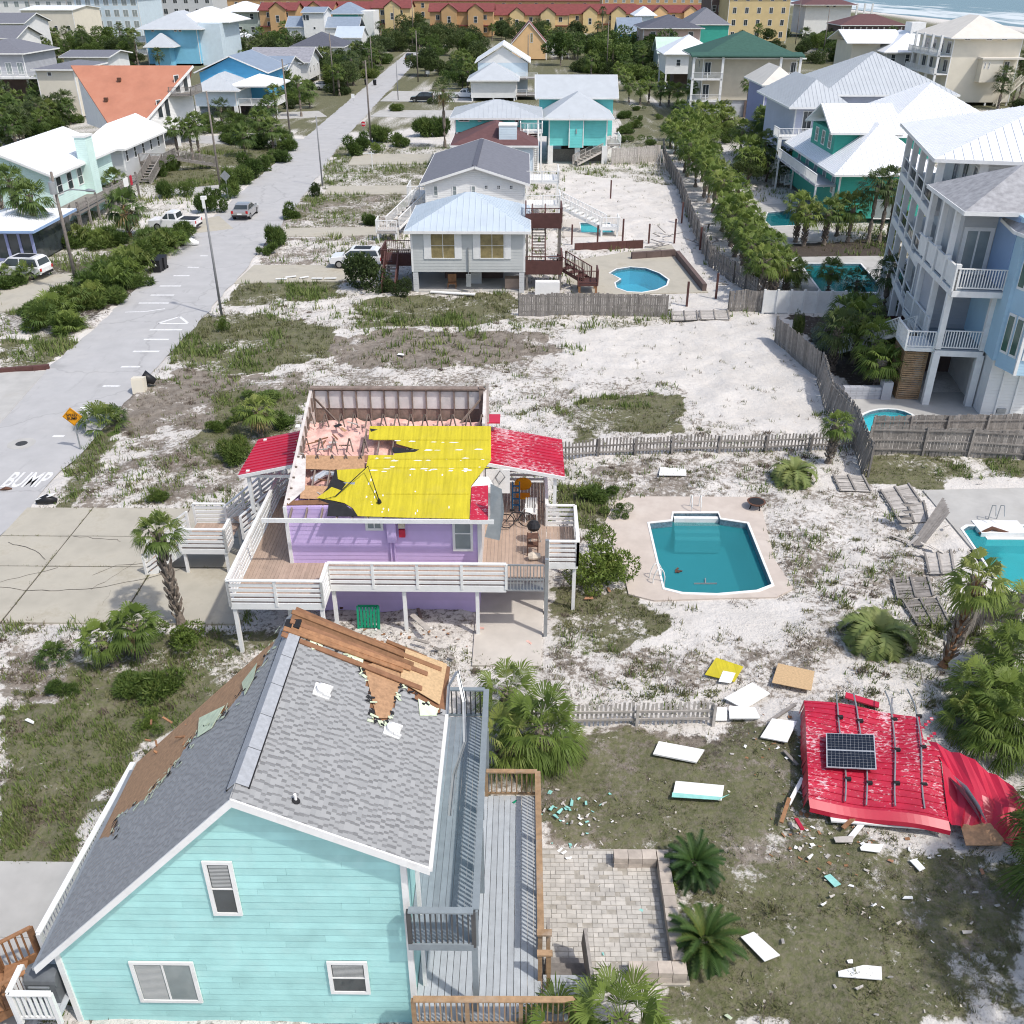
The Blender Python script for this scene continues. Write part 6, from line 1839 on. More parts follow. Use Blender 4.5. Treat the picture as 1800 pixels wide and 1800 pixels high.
# ---- teal stilt house with wing
h = hpx('stilt_house','bright turquoise stilt house with pale grey cross-hipped roof',288,966,1068,256,202,156,9,'teal_wall','hip','roof_bluegrey',over=.9,stw=.7,nst=3)
x0,x1,y0,y1,zf,ze = root_info[h.name]
MATS['roof_pale'] = M('roof_pale',(.46,.49,.515),.6,.05,.8)
MB().box(x0 - 1.2,x1 + 1.4,y1 - .5,y1 + 7,zf,ze + 1.2).build('rear_wall','teal_wall',h)
roof(h,'gx',x0 - 1.2,x1 + 1.4,y1 - .5,y1 + 7,ze + 1.3,2.6,'roof_pale',over=.7,name='rear_roof')
for o_ in h.children:
	if o_.name.startswith('roof'): o_.data.materials[0] = MATS['roof_pale']
p = PY(1000,248,y0); q = PY(1026,203,y0); MB().box(p.x,q.x,y0 - .5,y0,zf - .2,ze - .35).build('bay','teal_wall',h)
bx('bay_trim','white',h,q.x - .06,q.x + .06,y0 - .54,y0 - .4,zf - .2,ze); bx('bay_trim','white',h,p.x - .06,p.x + .06,y0 - .54,y0 - .4,zf - .2,ze); bx('wall_light','metal_grey',h,(p.x + q.x) / 2 - .08,(p.x + q.x) / 2 + .08,y0 - .6,y0 - .5,zf + 1.6,zf + 2.2)
flight(h,(x1 + 1.0,y0 + 1.5),(x1 - 4.2,y0 - 1.2),1.3,zf + .1,.3,'wood_pale','wood_pale','wood_pale','b')
slabdeck(h,x1 + .1,x1 + 2.0,y0 + .5,y0 + 5,zf + .1,'wood_pale','fr','white')
bx('skirt_fence','wood_weathered',h,x0,x1,y0 + 2,y0 + 2.1,0,1.6)
h2 = hpx('house_wing','long low turquoise house with pale metal roof left of the turquoise stilt house',300,800,945,232,206,174,10,'teal_wall','hip','roof_pale',.6,over=.7)
for a,b in ((806,825),(840,846)): wpx(h2,a,208,b,214,'sl')
wpx(h2,905,210,912,220,'dh')
x0,x1,y0,y1,zf,ze = root_info[h2.name]
slabdeck(h2,x1 - 2.2,x1 + .6,y0 - 2.6,y0 - .1,zf + .4,'white','flr','white'); flight(h2,(x1 - .6,y0 - 2.6),(x1 - .6,y0 - 7.6),1.3,zf + .4,.1,'white','wood_pale','white','b')
# ---- white house with blue gable
h = hpx('beach_house','narrow white beach house with pale blue hip roof in front of a gable',178,828,906,172,138,106,10,'white_siding','hip','roof_pale',over=.8,stilt='white')
x0,x1,y0,y1,zf,ze = root_info[h.name]
MB().box(x0 + 1,x1 + 2.5,y1 - 1,y1 + 12,zf,ze + 2.2).build('rear_wall','pale_blue',h); roof(h,'gy',x0 + 1,x1 + 2.5,y1 - 1,y1 + 12,ze + 2.3,3.4,'white_metal',over=.6,name='rear_roof')
mb = MB(); xm = (x0 + x1 + 3.5) / 2; mb.poly([(x0 + 1,y1 - 1.02,ze + 2.2),(x1 + 2.5,y1 - 1.02,ze + 2.2),(xm,y1 - 1.02,ze + 5.2)]).build('gable','white_siding',h)
slabdeck(h,x1 + .1,x1 + 4.5,y0 + 2,y0 + 8,zf + .3,'wood_weathered','fr','white'); slabdeck(h,x1 + .1,x1 + 4.5,y0 + 5,y0 + 9,zf + 3.2,'wood_weathered','f','white')
# ---- green roofed house
h = hpx('beach_house','tall greige house with dark green hip roof and white corner porches',206,1238,1402,176,97,50,17,'greige','hip','roof_green',over=1.3,base='grey_wall')
x0,x1,y0,y1,zf,ze = root_info[h.name]
zm = (zf + ze) / 2
for xa,xb in ((x0 - 2.2,x0 + 3.2),(x1 - 3.4,x1 + .3)):
	for zt in (zf + .1,zm):
		slabdeck(h,xa,xb,y0 - 2.2,y0 - .05,zt,'white','f','white',False)
	for x in (xa + .15,xb - .15): bx('column','white',h,x - .2,x + .2,y0 - 2.2,y0 - 1.8,0,ze)
	window(h,'f',xa + 2.4,xa + 3.6,zf + .4,zf + 2.6,y0,'sl'); window(h,'f',xa + 2.4,xa + 3.6,zm + .4,zm + 2.6,y0,'sl')
MB().slab([(x0 - 2.6,y0 - 2.6,ze + .1),(x1 + .7,y0 - 2.6,ze + .1),(x1 + .7,y0,ze + .5),(x0 - 2.6,y0,ze + .5)],.25).build('porch_roof','roof_green',h)
bx('ground_wall','brick_dark',h,x0 + 8,x1,y0 - .2,y0,0,zf - .1)
autowin(h,2,2,'l')
h = hpx('beach_house','white roofed house tucked behind the green roofed house',160,1172,1260,130,92,58,12,'white_siding','hip','white_metal',over=.8); autowin(h,2,1)
h = hpx('beach_house','house with pale mint roof beside the pink house',138,1158,1200,125,92,64,10,'sage','gx','roof_mint')
h = hpx('stucco_house','pink stucco house with dark hip roof',118,1132,1232,112,48,24,18,'pink_stucco','hip','roof_dark',over=1.0); autowin(h,3,2,None,w=1.4,h=2.2); autowin(h,3,2,'l')
h = hpx('beach_house','blue house with shed roof below the white cupola',98,1088,1128,94,58,30,14,'bright_blue','gx','roof_bluegrey')
h = hpx('beach_house','grey-green roofed house with teal wall behind the pink house',104,1210,1282,100,42,12,18,'teal_green','hip','roof_charcoal')
h = hpx('cupola_house','white two-tiered cupola house above the blue house',92,1120,1150,88,24,8,12,'white_siding','hip','white_metal',over=1.0)
h = hpx('gabled_house','peach house with steep gable and red side roof',106,900,960,104,76,38,14,'peach','gy','roof_red',over=.3); wpx(h,932,58,937,75,'dh','glass_curtain')
x0,x1,y0,y1,zf,ze = root_info[h.name]; slabdeck(h,x1 + .1,x1 + 5,y0 + 1,y0 + 6,ze - 1,'white','fr','white')
# ---- lavender houses on the right
h = hpx('beach_house','lavender blue house with cream hip roof behind the balcony house',245,1347,1400,240,143,108,12,'lavender','hip','roof_cream',over=.8)
wpx(h,1383,146,1391,168,'dh')
h = hpx('beach_house','pale lavender house with white balconies and light grey hip roof',318,1402,1480,300,176,122,16,'lavender_pale','hip','roof_pale',.5,over=1.2,base='grey_wall')
x0,x1,y0,y1,zf,ze = root_info[h.name]
MB().box(x1,x1 + 14,y0 + 3,y1 + 3,0,ze + .3).build('side_wing','lavender_pale',h); roof(h,'hip',x1 - 1,x1 + 14,y0 + 3,y1 + 3,ze + .4,4.2,'roof_pale',.5,over=1,name='wing_roof')
lv = [zf + .1,(zf + ze) / 2 + .2]
for i,zt in enumerate(lv):
	slabdeck(h,x0 - 2.4,x0 + 4.5,y0 - 2.8,y0 - .05,zt,'white','fl','white',False)
for x in (x0 - 2.2,x0 + 1.0,x0 + 4.2): bx('column','white',h,x - .22,x + .22,y0 - 2.8,y0 - 2.4,0,lv[1])
for x in (x0 + 1.5,x0 + 4.0):
	window(h,'f',x - .6,x + .6,lv[1] + .3,lv[1] + 2.7,y0,'sl'); window(h,'f',x - .6,x + .6,lv[0] + .3,lv[0] + 2.7,y0,'sl')
flight(h,(x0 + 3.6,y0 - 3.4),(x0 - 1.6,y0 - 4.2),1.3,lv[0],.6,'white','white','white','b')
roof(h,'hip',x0 + .8,x0 + 8,y0 - 3,y0 + 1,lv[1] + .1,1.0,'roof_pale',.5,over=.2,name='lower_roof')
# ---- green house with white roofs
h = hpx('beach_house','sea green house with big white metal roofs and dormer',392,1481,1640,384,294,196,20,'teal_green','hip','white_metal',.55,over=1.0,cat='house')
x0,x1,y0,y1,zf,ze = root_info[h.name]
bx('frieze','brick_dark',h,x0 - .05,x1,y0 - .06,y0 - .02,ze - .35,ze)
MB().box(x0 + .3,x0 + 5.5,y0 + 5,y0 + 14,ze,ze + 2.6).build('dormer','teal_green',h); roof(h,'gx',x0 + .3,x0 + 6.5,y0 + 5,y0 + 14,ze + 2.7,2.3,'white_metal',.55,over=.7,name='dormer_roof')
roof(h,'hip',x0 + 5,x0 + 19,y0 + 5,y0 + 20,ze + 2.4,4.4,'white_metal',.55,over=.6,name='upper_roof'); MB().box(x0 + 5.2,x0 + 18.8,y0 + 5.2,y0 + 19.8,ze,ze + 2.4).build('upper_wall','teal_green',h)
for i in range(5):
	yy = y0 + 1.5 + i * 3.6; window(h,'l',yy,yy + 1.3,ze - 3.0,ze - 1.0,x0,'dh','glass_grey')
for i in range(3): window(h,'l',y0 + 6 + i * 2.6,y0 + 7.2 + i * 2.6,ze + .8,ze + 2.3,x0 + .3,'dh','glass_grey')
slabdeck(h,x0 - 2.2,x0 - .05,y0 + 1,y0 + 18,max(zf,.3) + 3.2,'grey_wall','l','white',True);
window(h,'f',x0 + 4,x0 + 6.5,.4,2.4,y0,'sl','glass_grey')
# ---- cream house top right
h = hpx('beach_house','large cream house with pale hip roof and balcony doors top right',186,1680,1800,180,62,22,18,'cream','hip','roof_cream',over=1.2,cat='house')
for a in (1695,1733,1760): wpx(h,a,66,a + 12,71,'sl')
x0,x1,y0,y1,zf,ze = root_info[h.name]
p = PY(1712,143,y0); q = PY(1756,103,y0); MB().box(p.x,q.x,y0 - 2.2,y0,p.z,q.z).build('bay','cream',h); bx('bay_roof','roof_cream',h,p.x - .3,PY(1790,103,y0).x,y0 - 2.5,y0,q.z,q.z + .3)
for a in (1729,1736):
	pp = PY(a,121,y0 - 2.2); qq = PY(a + 5,110,y0 - 2.2); window(h,'f',pp.x,qq.x,pp.z,qq.z,y0 - 2.2,'pl',trim=.08)
wpx(h,1760,108,1776,135,'sl')
flight(h,(PY(1790,140,y0).x,y0 - 1.5),(PY(1745,172,y0).x,y0 - 1.5),1.4,PY(1790,140,y0).z,.3,'cream','cream','cream','b')
for i in range(4):
	bx('column','white',h,x0 - 2.6,x0 - 2.2,y0 + i * 4.5,y0 + i * 4.5 + .4,0,ze)
for zt in (PY(1690,130,y0).z,PY(1690,98,y0).z): slabdeck(h,x0 - 2.7,x0 - .05,y0,y0 + 16,zt,'white','l','white',False)
for i in range(4):
	for zt in (PY(1690,130,y0).z,PY(1690,98,y0).z): window(h,'l',y0 + 1 + i * 3.8,y0 + 3 + i * 3.8,zt + .2,zt + 2.4,x0,'sl')
h = hpx('beach_house','white house with stepped white roofs left of the cream house',165,1560,1660,150,88,50,18,'grey_siding','hip','white_metal',over=1.0)
x0,x1,y0,y1,zf,ze = root_info[h.name]; autowin(h,4,2,None,h=1.8)
roof(h,'gx',x0 - 7,x0 + 4,y0 + 4,y0 + 18,ze + 1.2,2.2,'white_metal',over=.8,name='porch_roof'); MB().box(x0 - 6,x0,y0 + 5,y0 + 17,zf,ze + 1.2).build('side_wing','cream',h); bx('chimney','white',h,x0 + 6,x0 + 9,y0 + 5,y0 + 9,ze,ze + 5)
h = hpx('unfinished_house','dark red brown house under construction with open framing near the beach',92,1480,1592,80,44,24,16,'brick_dark','hip','roof_brown',over=.6)
x0,x1,y0,y1,zf,ze = root_info[h.name]
for i in range(12): bx('stud','wood_pale',h,x0 + i * (x1 - x0) / 11 - .15,x0 + i * (x1 - x0) / 11 + .15,y0 - 2.2,y0 - 1.9,0,ze - .5)
slabdeck(h,x0,x1,y0 - 2.2,y0 - .05,(zf + ze) / 2,'wood_brown','f','wood_brown',False)
h = hpx('beach_house','white and grey house with dark roof near the surf',66,1418,1498,60,6,-12,20,'white_siding','hip','roof_brown',over=2.0); wpx(h,1452,8,1458,13,'pl'); wpx(h,1464,8,1470,13,'pl')
x0,x1,y0,y1,zf,ze = root_info[h.name]
for i in range(3): bx('column','white',h,x1 + 2 + i * 3,x1 + 2.6 + i * 3,y0,y0 + .6,0,ze)
h = hpx('condominium','yellow stucco apartment block with many small windows',76,1284,1392,72,-14,-34,24,'yellow_stucco','hip','roof_red',over=1.0); autowin(h,5,4,None,w=1.4,h=2.0,style='sl')
h = hpx('condominium','brown sided apartment block left of the yellow block',70,1253,1285,66,-16,-30,24,'brick_dark','hip','roof_red'); autowin(h,3,4,None,w=1.4,h=2.2)
h = hpx('condominium','long ochre apartment range with pale windows behind the red roofs',46,1060,1255,44,-16,-26,20,'orange_stucco','gx','roof_red',over=.5); autowin(h,13,2,None,w=1.6,h=3.0,pane='glass_grey')
# ---- row of townhouses with red roofs
TH = [(455,520,'orange_stucco','ochre',70,18,4),(520,585,'orange_stucco','ochre',66,16,2),(585,655,'yellow_stucco','amber',64,18,2),(655,722,'yellow_stucco','golden',66,14,0),(755,868,'orange_stucco','brick orange',66,20,5),
	  (868,1000,'yellow_stucco','pale yellow',62,26,6),(1000,1120,'yellow_stucco','sand yellow',58,24,6),(1120,1250,'peach','peach',54,22,8)]
for i,(a,b,mt,cn,by,ey,ry) in enumerate(TH):
	h = hpx('townhouse','%s townhouse with red roof, %s from the left in the far row' % (cn,ORD[i]),by,a,b - 1.5,by - 2,ey,ry,16,mt,'gx','roof_red',over=.6,trim=None,group='red roofed townhouses')
	x0,x1,y0,y1,zf,ze = root_info[h.name]
	n = max(2,int((x1 - x0) / 6)); autowin(h,n,3 if i < 4 else 2,None,w=1.5,h=1.8,style='sl')
	# gabled stair towers
	for j in range(max(1,n // 2)):
		xa = x0 + (x1 - x0) * (j + .75) / max(1,n // 2 + .4); w_ = 3.0
		if xa + w_ > x1: continue
		mb = MB().box(xa - w_,xa + w_,y0 - 2.4,y0 - .02,0,ze + .4); mb.poly([(xa - w_,y0 - 2.4,ze + .4),(xa + w_,y0 - 2.4,ze + .4),(xa,y0 - 2.4,ze + 2.6)]); mb.build('stair_tower',mt,h)
		roof(h,'gy',xa - w_,xa + w_,y0 - 2.4,y0 + 4,ze + .5,2.4,'roof_red',over=.4,trim=None,name='tower_roof')
		window(h,'f',xa - .7,xa + .7,ze - 4,ze - 1.6,y0 - 2.4,'dh')
	bx('awning','roof_red',h,x0,x1,y0 - 1.4,y0 - .03,ze * .45,ze * .45 + .3)
# two further ranges of red roofs beyond
for i,(a,b,by,ey,ry) in enumerate(((380,700,40,-2,-12),(700,1100,34,2,-6))):
	h = hpx('townhouse','long %s range of red roofed houses behind the townhouse row' % ('left' if i == 0 else 'right'),by,a,b,by - 1,ey,ry,20,'orange_stucco','gx','roof_red',trim=None); autowin(h,14,2,None,w=1.8,h=2.4)
# ---- houses left of the street
def rc(h): return root_info[h.name]
h = hpx('beach_house','pale grey house with white hip roof and wooden side deck',322,146,212,300,254,202,15,'grey_siding','hip','white_metal',.6,over=.7)
x0,x1,y0,y1,zf,ze = rc(h)
for i in range(5): window(h,'r',y0 + .8 + i * 2.9,y0 + 1.7 + i * 2.9,ze - 2.2,ze - .6,x1,'dh')
wpx(h,136 + 10,257,152,265,'pl')
MB().box(x0,x1,y0 + .1,y1,0,zf).build('ground_floor','grey_siding',h)
slabdeck(h,x1 + .05,x1 + 3.2,y0 + 5,y0 + 9.5,zf + .2,'wood_weathered','fr','wood_weathered'); flight(h,(x1 + 2.2,y0 + 5),(x1 + 2.2,y0 - .5),1.5,zf + .2,0,'wood_weathered','wood_weathered','wood_weathered','b'); flight(h,(x1 + 3.2,y0 + 8.5),(x1 + 8,y0 + 11),1.3,zf + .2,.4,'wood_weathered','wood_weathered','wood_weathered','b')
h = hpx('beach_house','mint green house with white gable roof, chimney and long grey deck',398,-90,86,372,306,262,16,'mint','gy','white_metal',.6,over=.6)
x0,x1,y0,y1,zf,ze = rc(h)
bx('chimney','mint',h,x1 - .1,x1 + 1.1,y0 + 7.5,y0 + 9.3,0,ze + 2.4); bx('chimney_cap','white',h,x1 - .2,x1 + 1.2,y0 + 7.4,y0 + 9.4,ze + 2.4,ze + 2.6)
for i in range(4): window(h,'r',y0 + 1.0 + i * 2.6,y0 + 2.3 + i * 2.6,ze - 2.3,ze - .5,x1,'dh')
MB().box(x0,x1,y0 + .1,y1,0,zf).build('ground_floor','mint',h)
slabdeck(h,x1 + .05,x1 + 3.0,y0 - 2,y0 + 15,max(zf,1.2) + .3,'wood_weathered','','wood_weathered')
for a,b in (((x1 + 3.0,y0 - 2),(x1 + 3.0,y0 + 15)),):
	for zz in (.25,.5,.75): stick('rail_board','wood_weathered',h,(a[0],a[1],max(zf,1.2) + .3 + zz),(b[0],b[1],max(zf,1.2) + .3 + zz),.05,.2)
for i in range(8): bx('deck_post','wood_weathered',h,x1 + 2.85,x1 + 3.05,y0 - 1.8 + i * 2.35,y0 - 1.6 + i * 2.35,-.1,max(zf,1.2) + 1.35)
flight(h,(x1 + 1.5,y0 - 2),(x1 + 1.5,y0 - 6.5),1.6,max(zf,1.2) + .3,0,'wood_weathered','wood_weathered','wood_weathered','b')
zt = max(zf,1.2) + 1.1
o = bx('towel','sign_white',None,x1 + 3.04,x1 + 3.08,y0 + 10.6,y0 + 12.0,zt - .75,zt + .2); tag(o,'white towel hung over the long grey deck rail','towel')
o = bx('towel','red_metal',None,x1 + 3.04,x1 + 3.08,y0 + 12.6,y0 + 13.2,zt - .85,zt + .2); tag(o,'red towel hung over the long grey deck rail','towel')
h = hpx('sunroom','blue framed sunroom with white roof at the left edge',464,-60,52,462,404,372,8,'glass','hip','white_metal',.6,over=.6,trim='blue_deep')
x0,x1,y0,y1,zf,ze = rc(h)
for i in range(6): bx('mullion','lavender',h,x0 + (x1 - x0) * i / 5 - .12,x0 + (x1 - x0) * i / 5 + .12,y0 - .08,y0 - .01,0,ze)
bx('sill','lavender',h,x0,x1,y0 - .07,y0 - .015,0,.5); bx('head','lavender',h,x0,x1,y0 - .09,y0 - .02,ze - .35,ze)
# orange roofed prow house
Yq = 147.0
q0 = PY(190,196,Yq); q1 = PY(251,219,Yq); ra = PY(124,115,Yq + 9); rb = PY(339,115,Yq + 9)
zlow = min(q0.z,q1.z)
h = empty('prow_house',((q0.x + rb.x) / 2,Yq + 8,0),'white house with a huge terracotta prow roof tapering downwards','house'); FOOT.append((ra.x,rb.x,Yq - 1,Yq + 18))
root_info[h.name] = (ra.x + 2,rb.x - 1,Yq,Yq + 16,3,zlow)
xl_,xr_ = q0.x,q1.x + .6
mb = MB(); zr_ = (ra.z + rb.z) / 2
mb.slab([(q0.x,Yq - .6,zlow),(q1.x,Yq - .6,zlow),(rb.x,Yq + 9,zr_),(ra.x,Yq + 9,zr_)],.2); mb.slab([(rb.x,Yq + 9,zr_),(q1.x,Yq + 18.6,zlow),(q0.x,Yq + 18.6,zlow),(ra.x,Yq + 9,zr_)],.2)
ro = mb.build('roof','roof_orange',h)
rk = MB(); rk.bar((q1.x + .05,Yq - .6,zlow - .1),(rb.x + .05,Yq + 9,zr_ - .1),.1,.3); rk.build('rake_board','white',ro)
for px_,py_ in ((210,143),(187,178)): c = onplane(px_,py_,(q0.x,Yq - .6,zlow),(Vector((0,-(zr_ - zlow),9.6))).normalized()); bx('roof_vent','rust',h,c.x - .25,c.x + .25,c.y - .25,c.y + .25,c.z,c.z + .5)
def prow(xa,xb,sg):          # end wall that runs out to the ridge tip and back
	for ya,yb in ((Yq,Yq + 9),(Yq + 18,Yq + 9)):
		MB().poly([(xa,ya,2.6),(xb,yb,2.6),(xb,yb,zr_ - .35),(xa,ya,zlow - .1)]).build('gable_wall','white_siding',h)
wb = rb.x - .7; wa = q1.x + .15
prow(wa,wb,1); prow(q0.x - .15,ra.x + .7,-1)
def on_w(t,zz,o=.06): return Vector((wa + (wb - wa) * t + o * .84,Yq + 9 * t - o * .53,zz))
for t,z0_,z1_ in ((.28,4.3,6.6),(.42,4.3,6.6),(.68,7.4,9.6),(.84,7.4,9.6)):
	f_ = MB().poly([on_w(t,z0_ - .1),on_w(t + .10,z0_ - .1),on_w(t + .10,z1_ + .1),on_w(t,z1_ + .1)]).build('window','white',h)
	MB().poly([on_w(t + .012,z0_,.1),on_w(t + .088,z0_,.1),on_w(t + .088,z1_,.1),on_w(t + .012,z1_,.1)]).build('pane','glass',f_)
MB().box(q0.x + .5,q1.x + .1,Yq + .2,Yq + 18,2.6,zlow).build('wall','white_siding',h)
slabdeck(h,q1.x + 3.0,q1.x + 6.2,Yq + 4.6,Yq + 10,7.2,'wood_weathered','fr','wood_weathered',False)
for x,y in ((q1.x + 1.6,Yq + 2.6),(q1.x + 3.2,Yq + 5),(wb - .3,Yq + 8.7),(q1.x,Yq + .5),(q0.x + 1,Yq + .5)): bx('stilt','white',h,x - .2,x + .2,y - .2,y + .2,-.1,2.65)
bx('store_room','white_siding',h,q0.x + 1,q1.x - .5,Yq + 3,Yq + 16,0,2.6)
MB().box(q1.x - 3,q1.x + .28,Yq - .2,Yq + .15,2.6,zlow).build('front_wall','white_siding',h)
h = hpx('beach_house','house with pale hip roof and bright blue gable by the street palms',208,340,412,187,155,124,12,'pale_blue','hip','roof_pale',.8,over=.9,stilt='white',stw=.6)
x0,x1,y0,y1,zf,ze = rc(h); MB().box(x0 - 2,x1 + 3,y1 - 1,y1 + 14,zf,ze + 1.6).build('rear_wall','bright_blue',h); roof(h,'gy',x0 - 2,x1 + 3,y1 - 1,y1 + 14,ze + 1.7,2.8,'roof_bluegrey',over=.8,name='rear_roof')
xm = (x0 + x1 + 1) / 2; MB().poly([(x0 - 2,y1 - 1.03,ze + 1.5),(x1 + 3,y1 - 1.03,ze + 1.5),(xm,y1 - 1.03,ze + 4.2)]).build('gable','bright_blue',h)
slabdeck(h,x1 + .1,x1 + 7,y0 + 1,y0 + 9,zf + .2,'white','fr','white'); roof(h,'hip',x1 - 1,x1 + 7,y0 + 1,y0 + 11,ze + .3,1.5,'white_metal',over=.5,name='porch_roof')
h = hpx('beach_house','tall aqua house with stacked light grey hip roofs',116,252,344,112,46,14,22,'sky_blue','hip','roof_pale',over=1.8)
x0,x1,y0,y1,zf,ze = rc(h)
for a in (266,306,314): wpx(h,a,48,a + 4,56,'pl')
roof(h,'hip',x0 + 2,x1 - 6,y0 - 5,y0 + 1,ze * .52,3.2,'roof_pale',over=1.0,name='lower_roof'); MB().box(x0 + 3,x1 - 7,y0 - 4,y0,0,ze * .52).build('bay','sky_blue',h); wpx(h,275,84,279,91,'pl')
MB().box(x1,x1 + 6,y0 + 2,y1,0,ze + .6).build('side_wing','pale_blue',h); roof(h,'hip',x0 + 6,x1 + 7,y0 + 6,y1 + 6,ze + .8,3.5,'white_metal',over=1,name='upper_roof')
for zt in (ze * .3,ze * .62): slabdeck(h,x0 - 3,x0 - .1,y0,y0 + 8,zt,'white','fl','white',True)
h = hpx('beach_house','sage green house with white hip roof far left of the street',66,386,452,64,18,0,22,'sage','hip','white_metal',over=1.6); autowin(h,3,2,None,w=1.6,h=2.2)
h = hpx('beach_house','small yellow house with white hip roof beside the aqua house',92,373,405,90,60,36,16,'yellow_wall','hip','white_metal',over=3.0)
h = hpx('beach_house','white house with long blue-grey gable roof near the street',168,402,500,160,122,98,16,'white_siding','gx','roof_bluegrey',over=.8); autowin(h,3,1)
h = hpx('beach_house','white cottage with grey gable roof behind the blue-grey one',150,440,540,140,108,82,14,'white_siding','gx','shingle_far',over=.8); autowin(h,3,1,'r')
h = hpx('beach_house','low house with dark charcoal hip roof left of the street',112,515,600,108,80,54,16,'white_siding','hip','roof_dark',over=1.0)
h = hpx('modern_house','white modern tower house with grey flat roof',88,532,568,86,22,12,14,'white_siding','gx','roof_bluegrey',over=.6)
x0,x1,y0,y1,zf,ze = rc(h); wpx(h,532,26,537,36,'pl'); wpx(h,538,26,543,36,'pl'); wpx(h,551,47,555,52,'pl')
MB().box(x0 - 6,x0,y0 + 1,y1,0,ze * .62).build('wing','white_siding',h); MB().box(x1,x1 + 11,y0 + 1,y1,0,ze * .6).build('wing','white_siding',h); roof(h,'gx',x0 - 6,x0,y0 + 1,y1,ze * .62,3,'roof_bluegrey',name='wing_roof',over=.5); roof(h,'gx',x1,x1 + 11,y0 + 1,y1,ze * .6,3,'roof_bluegrey',name='wing_roof',over=.5)
h = hpx('beach_house','turquoise house with grey pyramid roof before the townhouses',76,584,630,74,20,0,18,'teal_wall','hip','roof_bluegrey',over=1.6); autowin(h,2,2,'r')
x0,x1,y0,y1,zf,ze = rc(h); MB().box(x1,x1 + 5,y0 + 2,y1,0,ze).build('side_wing','white_siding',h)
h = hpx('beach_house','white house with silver shed roof beside the turquoise pyramid roof',100,590,634,98,66,46,14,'white_siding','gx','silver_metal'); autowin(h,2,1,'r')
h = hpx('beach_house','cream house with dark gable roof behind the prow house',208,62,128,205,122,108,14,'cream','hip','roof_charcoal',over=.6); wpx(h,84,126,90,134,'pl'); autowin(h,3,2,'r',w=.9,h=1.1)
h = hpx('cottage','cottage with long dark grey roof above the prow house',168,112,188,150,100,88,12,'white_siding','gx','roof_charcoal',over=.8); MB().box(*[v for v in (rc(h)[0],rc(h)[1],rc(h)[2],rc(h)[3])],0,1).build('plinth','yellow_wall',h)
h = hpx('beach_house','grey shingled house with curved white porch at the left edge',190,-60,38,140,92,66,14,'grey_wall','hip','roof_charcoal',over=.8)
x0,x1,y0,y1,zf,ze = rc(h); slabdeck(h,x0,x1 + 3.5,y0 - 3.0,y0 - .05,zf + .6,'white','fr','white',True);
for i in range(4): window(h,'f',x1 - 1.5 - i * 2.2,x1 - .3 - i * 2.2,zf + .9,zf + 3.0,y0,'sl','glass_grey')
h = hpx('beach_house','house with dark grey roof and white gable at the left edge',112,-40,40,108,40,22,16,'white_siding','gx','roof_charcoal',over=.8)
h = hpx('beach_house','lower house with slate roof at the left edge below another',130,-30,26,124,66,44,14,'white_siding','gx','roof_charcoal',over=.8)
h = hpx('condominium','wide cream flat roofed block at the top left',84,36,126,82,18,10,24,'cream','gx','white_metal',over=.4); autowin(h,4,1,None,w=1.2,h=1.4)
h = hpx('condominium','pale aqua apartment block behind the palms at the top left',74,128,240,72,-6,-18,26,'pale_blue','hip','white_metal',over=.8); autowin(h,7,4,None,w=2.0,h=2.4,style='sl',pane='glass_grey')
h = hpx('condominium','long white apartment block at the top left corner',58,-20,130,56,-2,-14,24,'white_siding','hip','white_metal',over=.6); autowin(h,8,3,None,w=2.0,h=2.2,style='sl',pane='glass_grey')
h = hpx('condominium','white apartment block right of the pale aqua block',50,240,372,48,-8,-20,24,'grey_siding','hip','roof_charcoal',over=.6); autowin(h,7,3,None,w=2.0,h=2.4,style='sl')
# ---- big pale blue house at the right edge
bh = empty('porch_house',(27.5,56,0),'pale blue three storey house with white galleries at the right edge','house'); FOOT.append((22,50,50,80))
L1,L2,EV = 3.55,7.3,11.4
MB().box(27.1,42,52.4,60,L1,EV).build('wall','blue_siding',bh)
MB().box(24.6,27.1,58,61.5,L1,L2 - .3).build('recess_wall','grey_wall',bh); MB().box(25.2,27.1,56.6,61.5,L2,EV).build('upper_wall','grey_siding',bh)
MB().box(27.3,42,52.7,60,-.1,L1 - .01).build('ground_wall','white_siding',bh); MB().box(24.8,27.3,59.5,61,-.1,L1 - .3).build('garage_back','brick_dark',bh)
for x in (28.1,29.0,29.9): bx('panel_batten','white',bh,x - .05,x + .05,52.62,52.7,0,L1)
bx('vent_grille','metal_grey',bh,28.2,28.7,52.6,52.68,.2,.5)
# octagonal bay
bay = [(27.3,52.4),(27.9,50.9),(30.6,50.9),(31.4,52.4)]
mb = MB(); n = len(bay); mb.v = [(x,y,L1 - .3) for x,y in bay] + [(x,y,EV - .6) for x,y in bay]; mb.f = [tuple(reversed(range(n))),tuple(range(n,2 * n))] + [(i,(i + 1) % n,n + (i + 1) % n,n + i) for i in range(n)]
mb.build('bay','blue_siding',bh)
for zz in (L1 + .6,L2 + .5):
	for a in (28.05,29.25): window(bh,'f',a,a + 1.1,zz,zz + 2.3,50.88,'pl','glass_green','white',.12)
	d = Vector((.6,-1.5,0)).normalized(); nn = Vector((-d.y,d.x,0)) * -1
	for t in (.15,.85):
		p = Vector((27.3,52.4,0)) + d * t - Vector((.02,.01,0)); q = p + d * .55
		f_ = MB().bar(p + Vector((0,0,zz + 1.15)),q + Vector((0,0,zz + 1.15)),.08,2.3).build('window','white',bh)
		MB().bar(p + d * .08 + Vector((-.04,-.016,zz + 1.15)),q - d * .08 + Vector((-.04,-.016,zz + 1.15)),.05,2.0).build('pane','glass_green',f_)
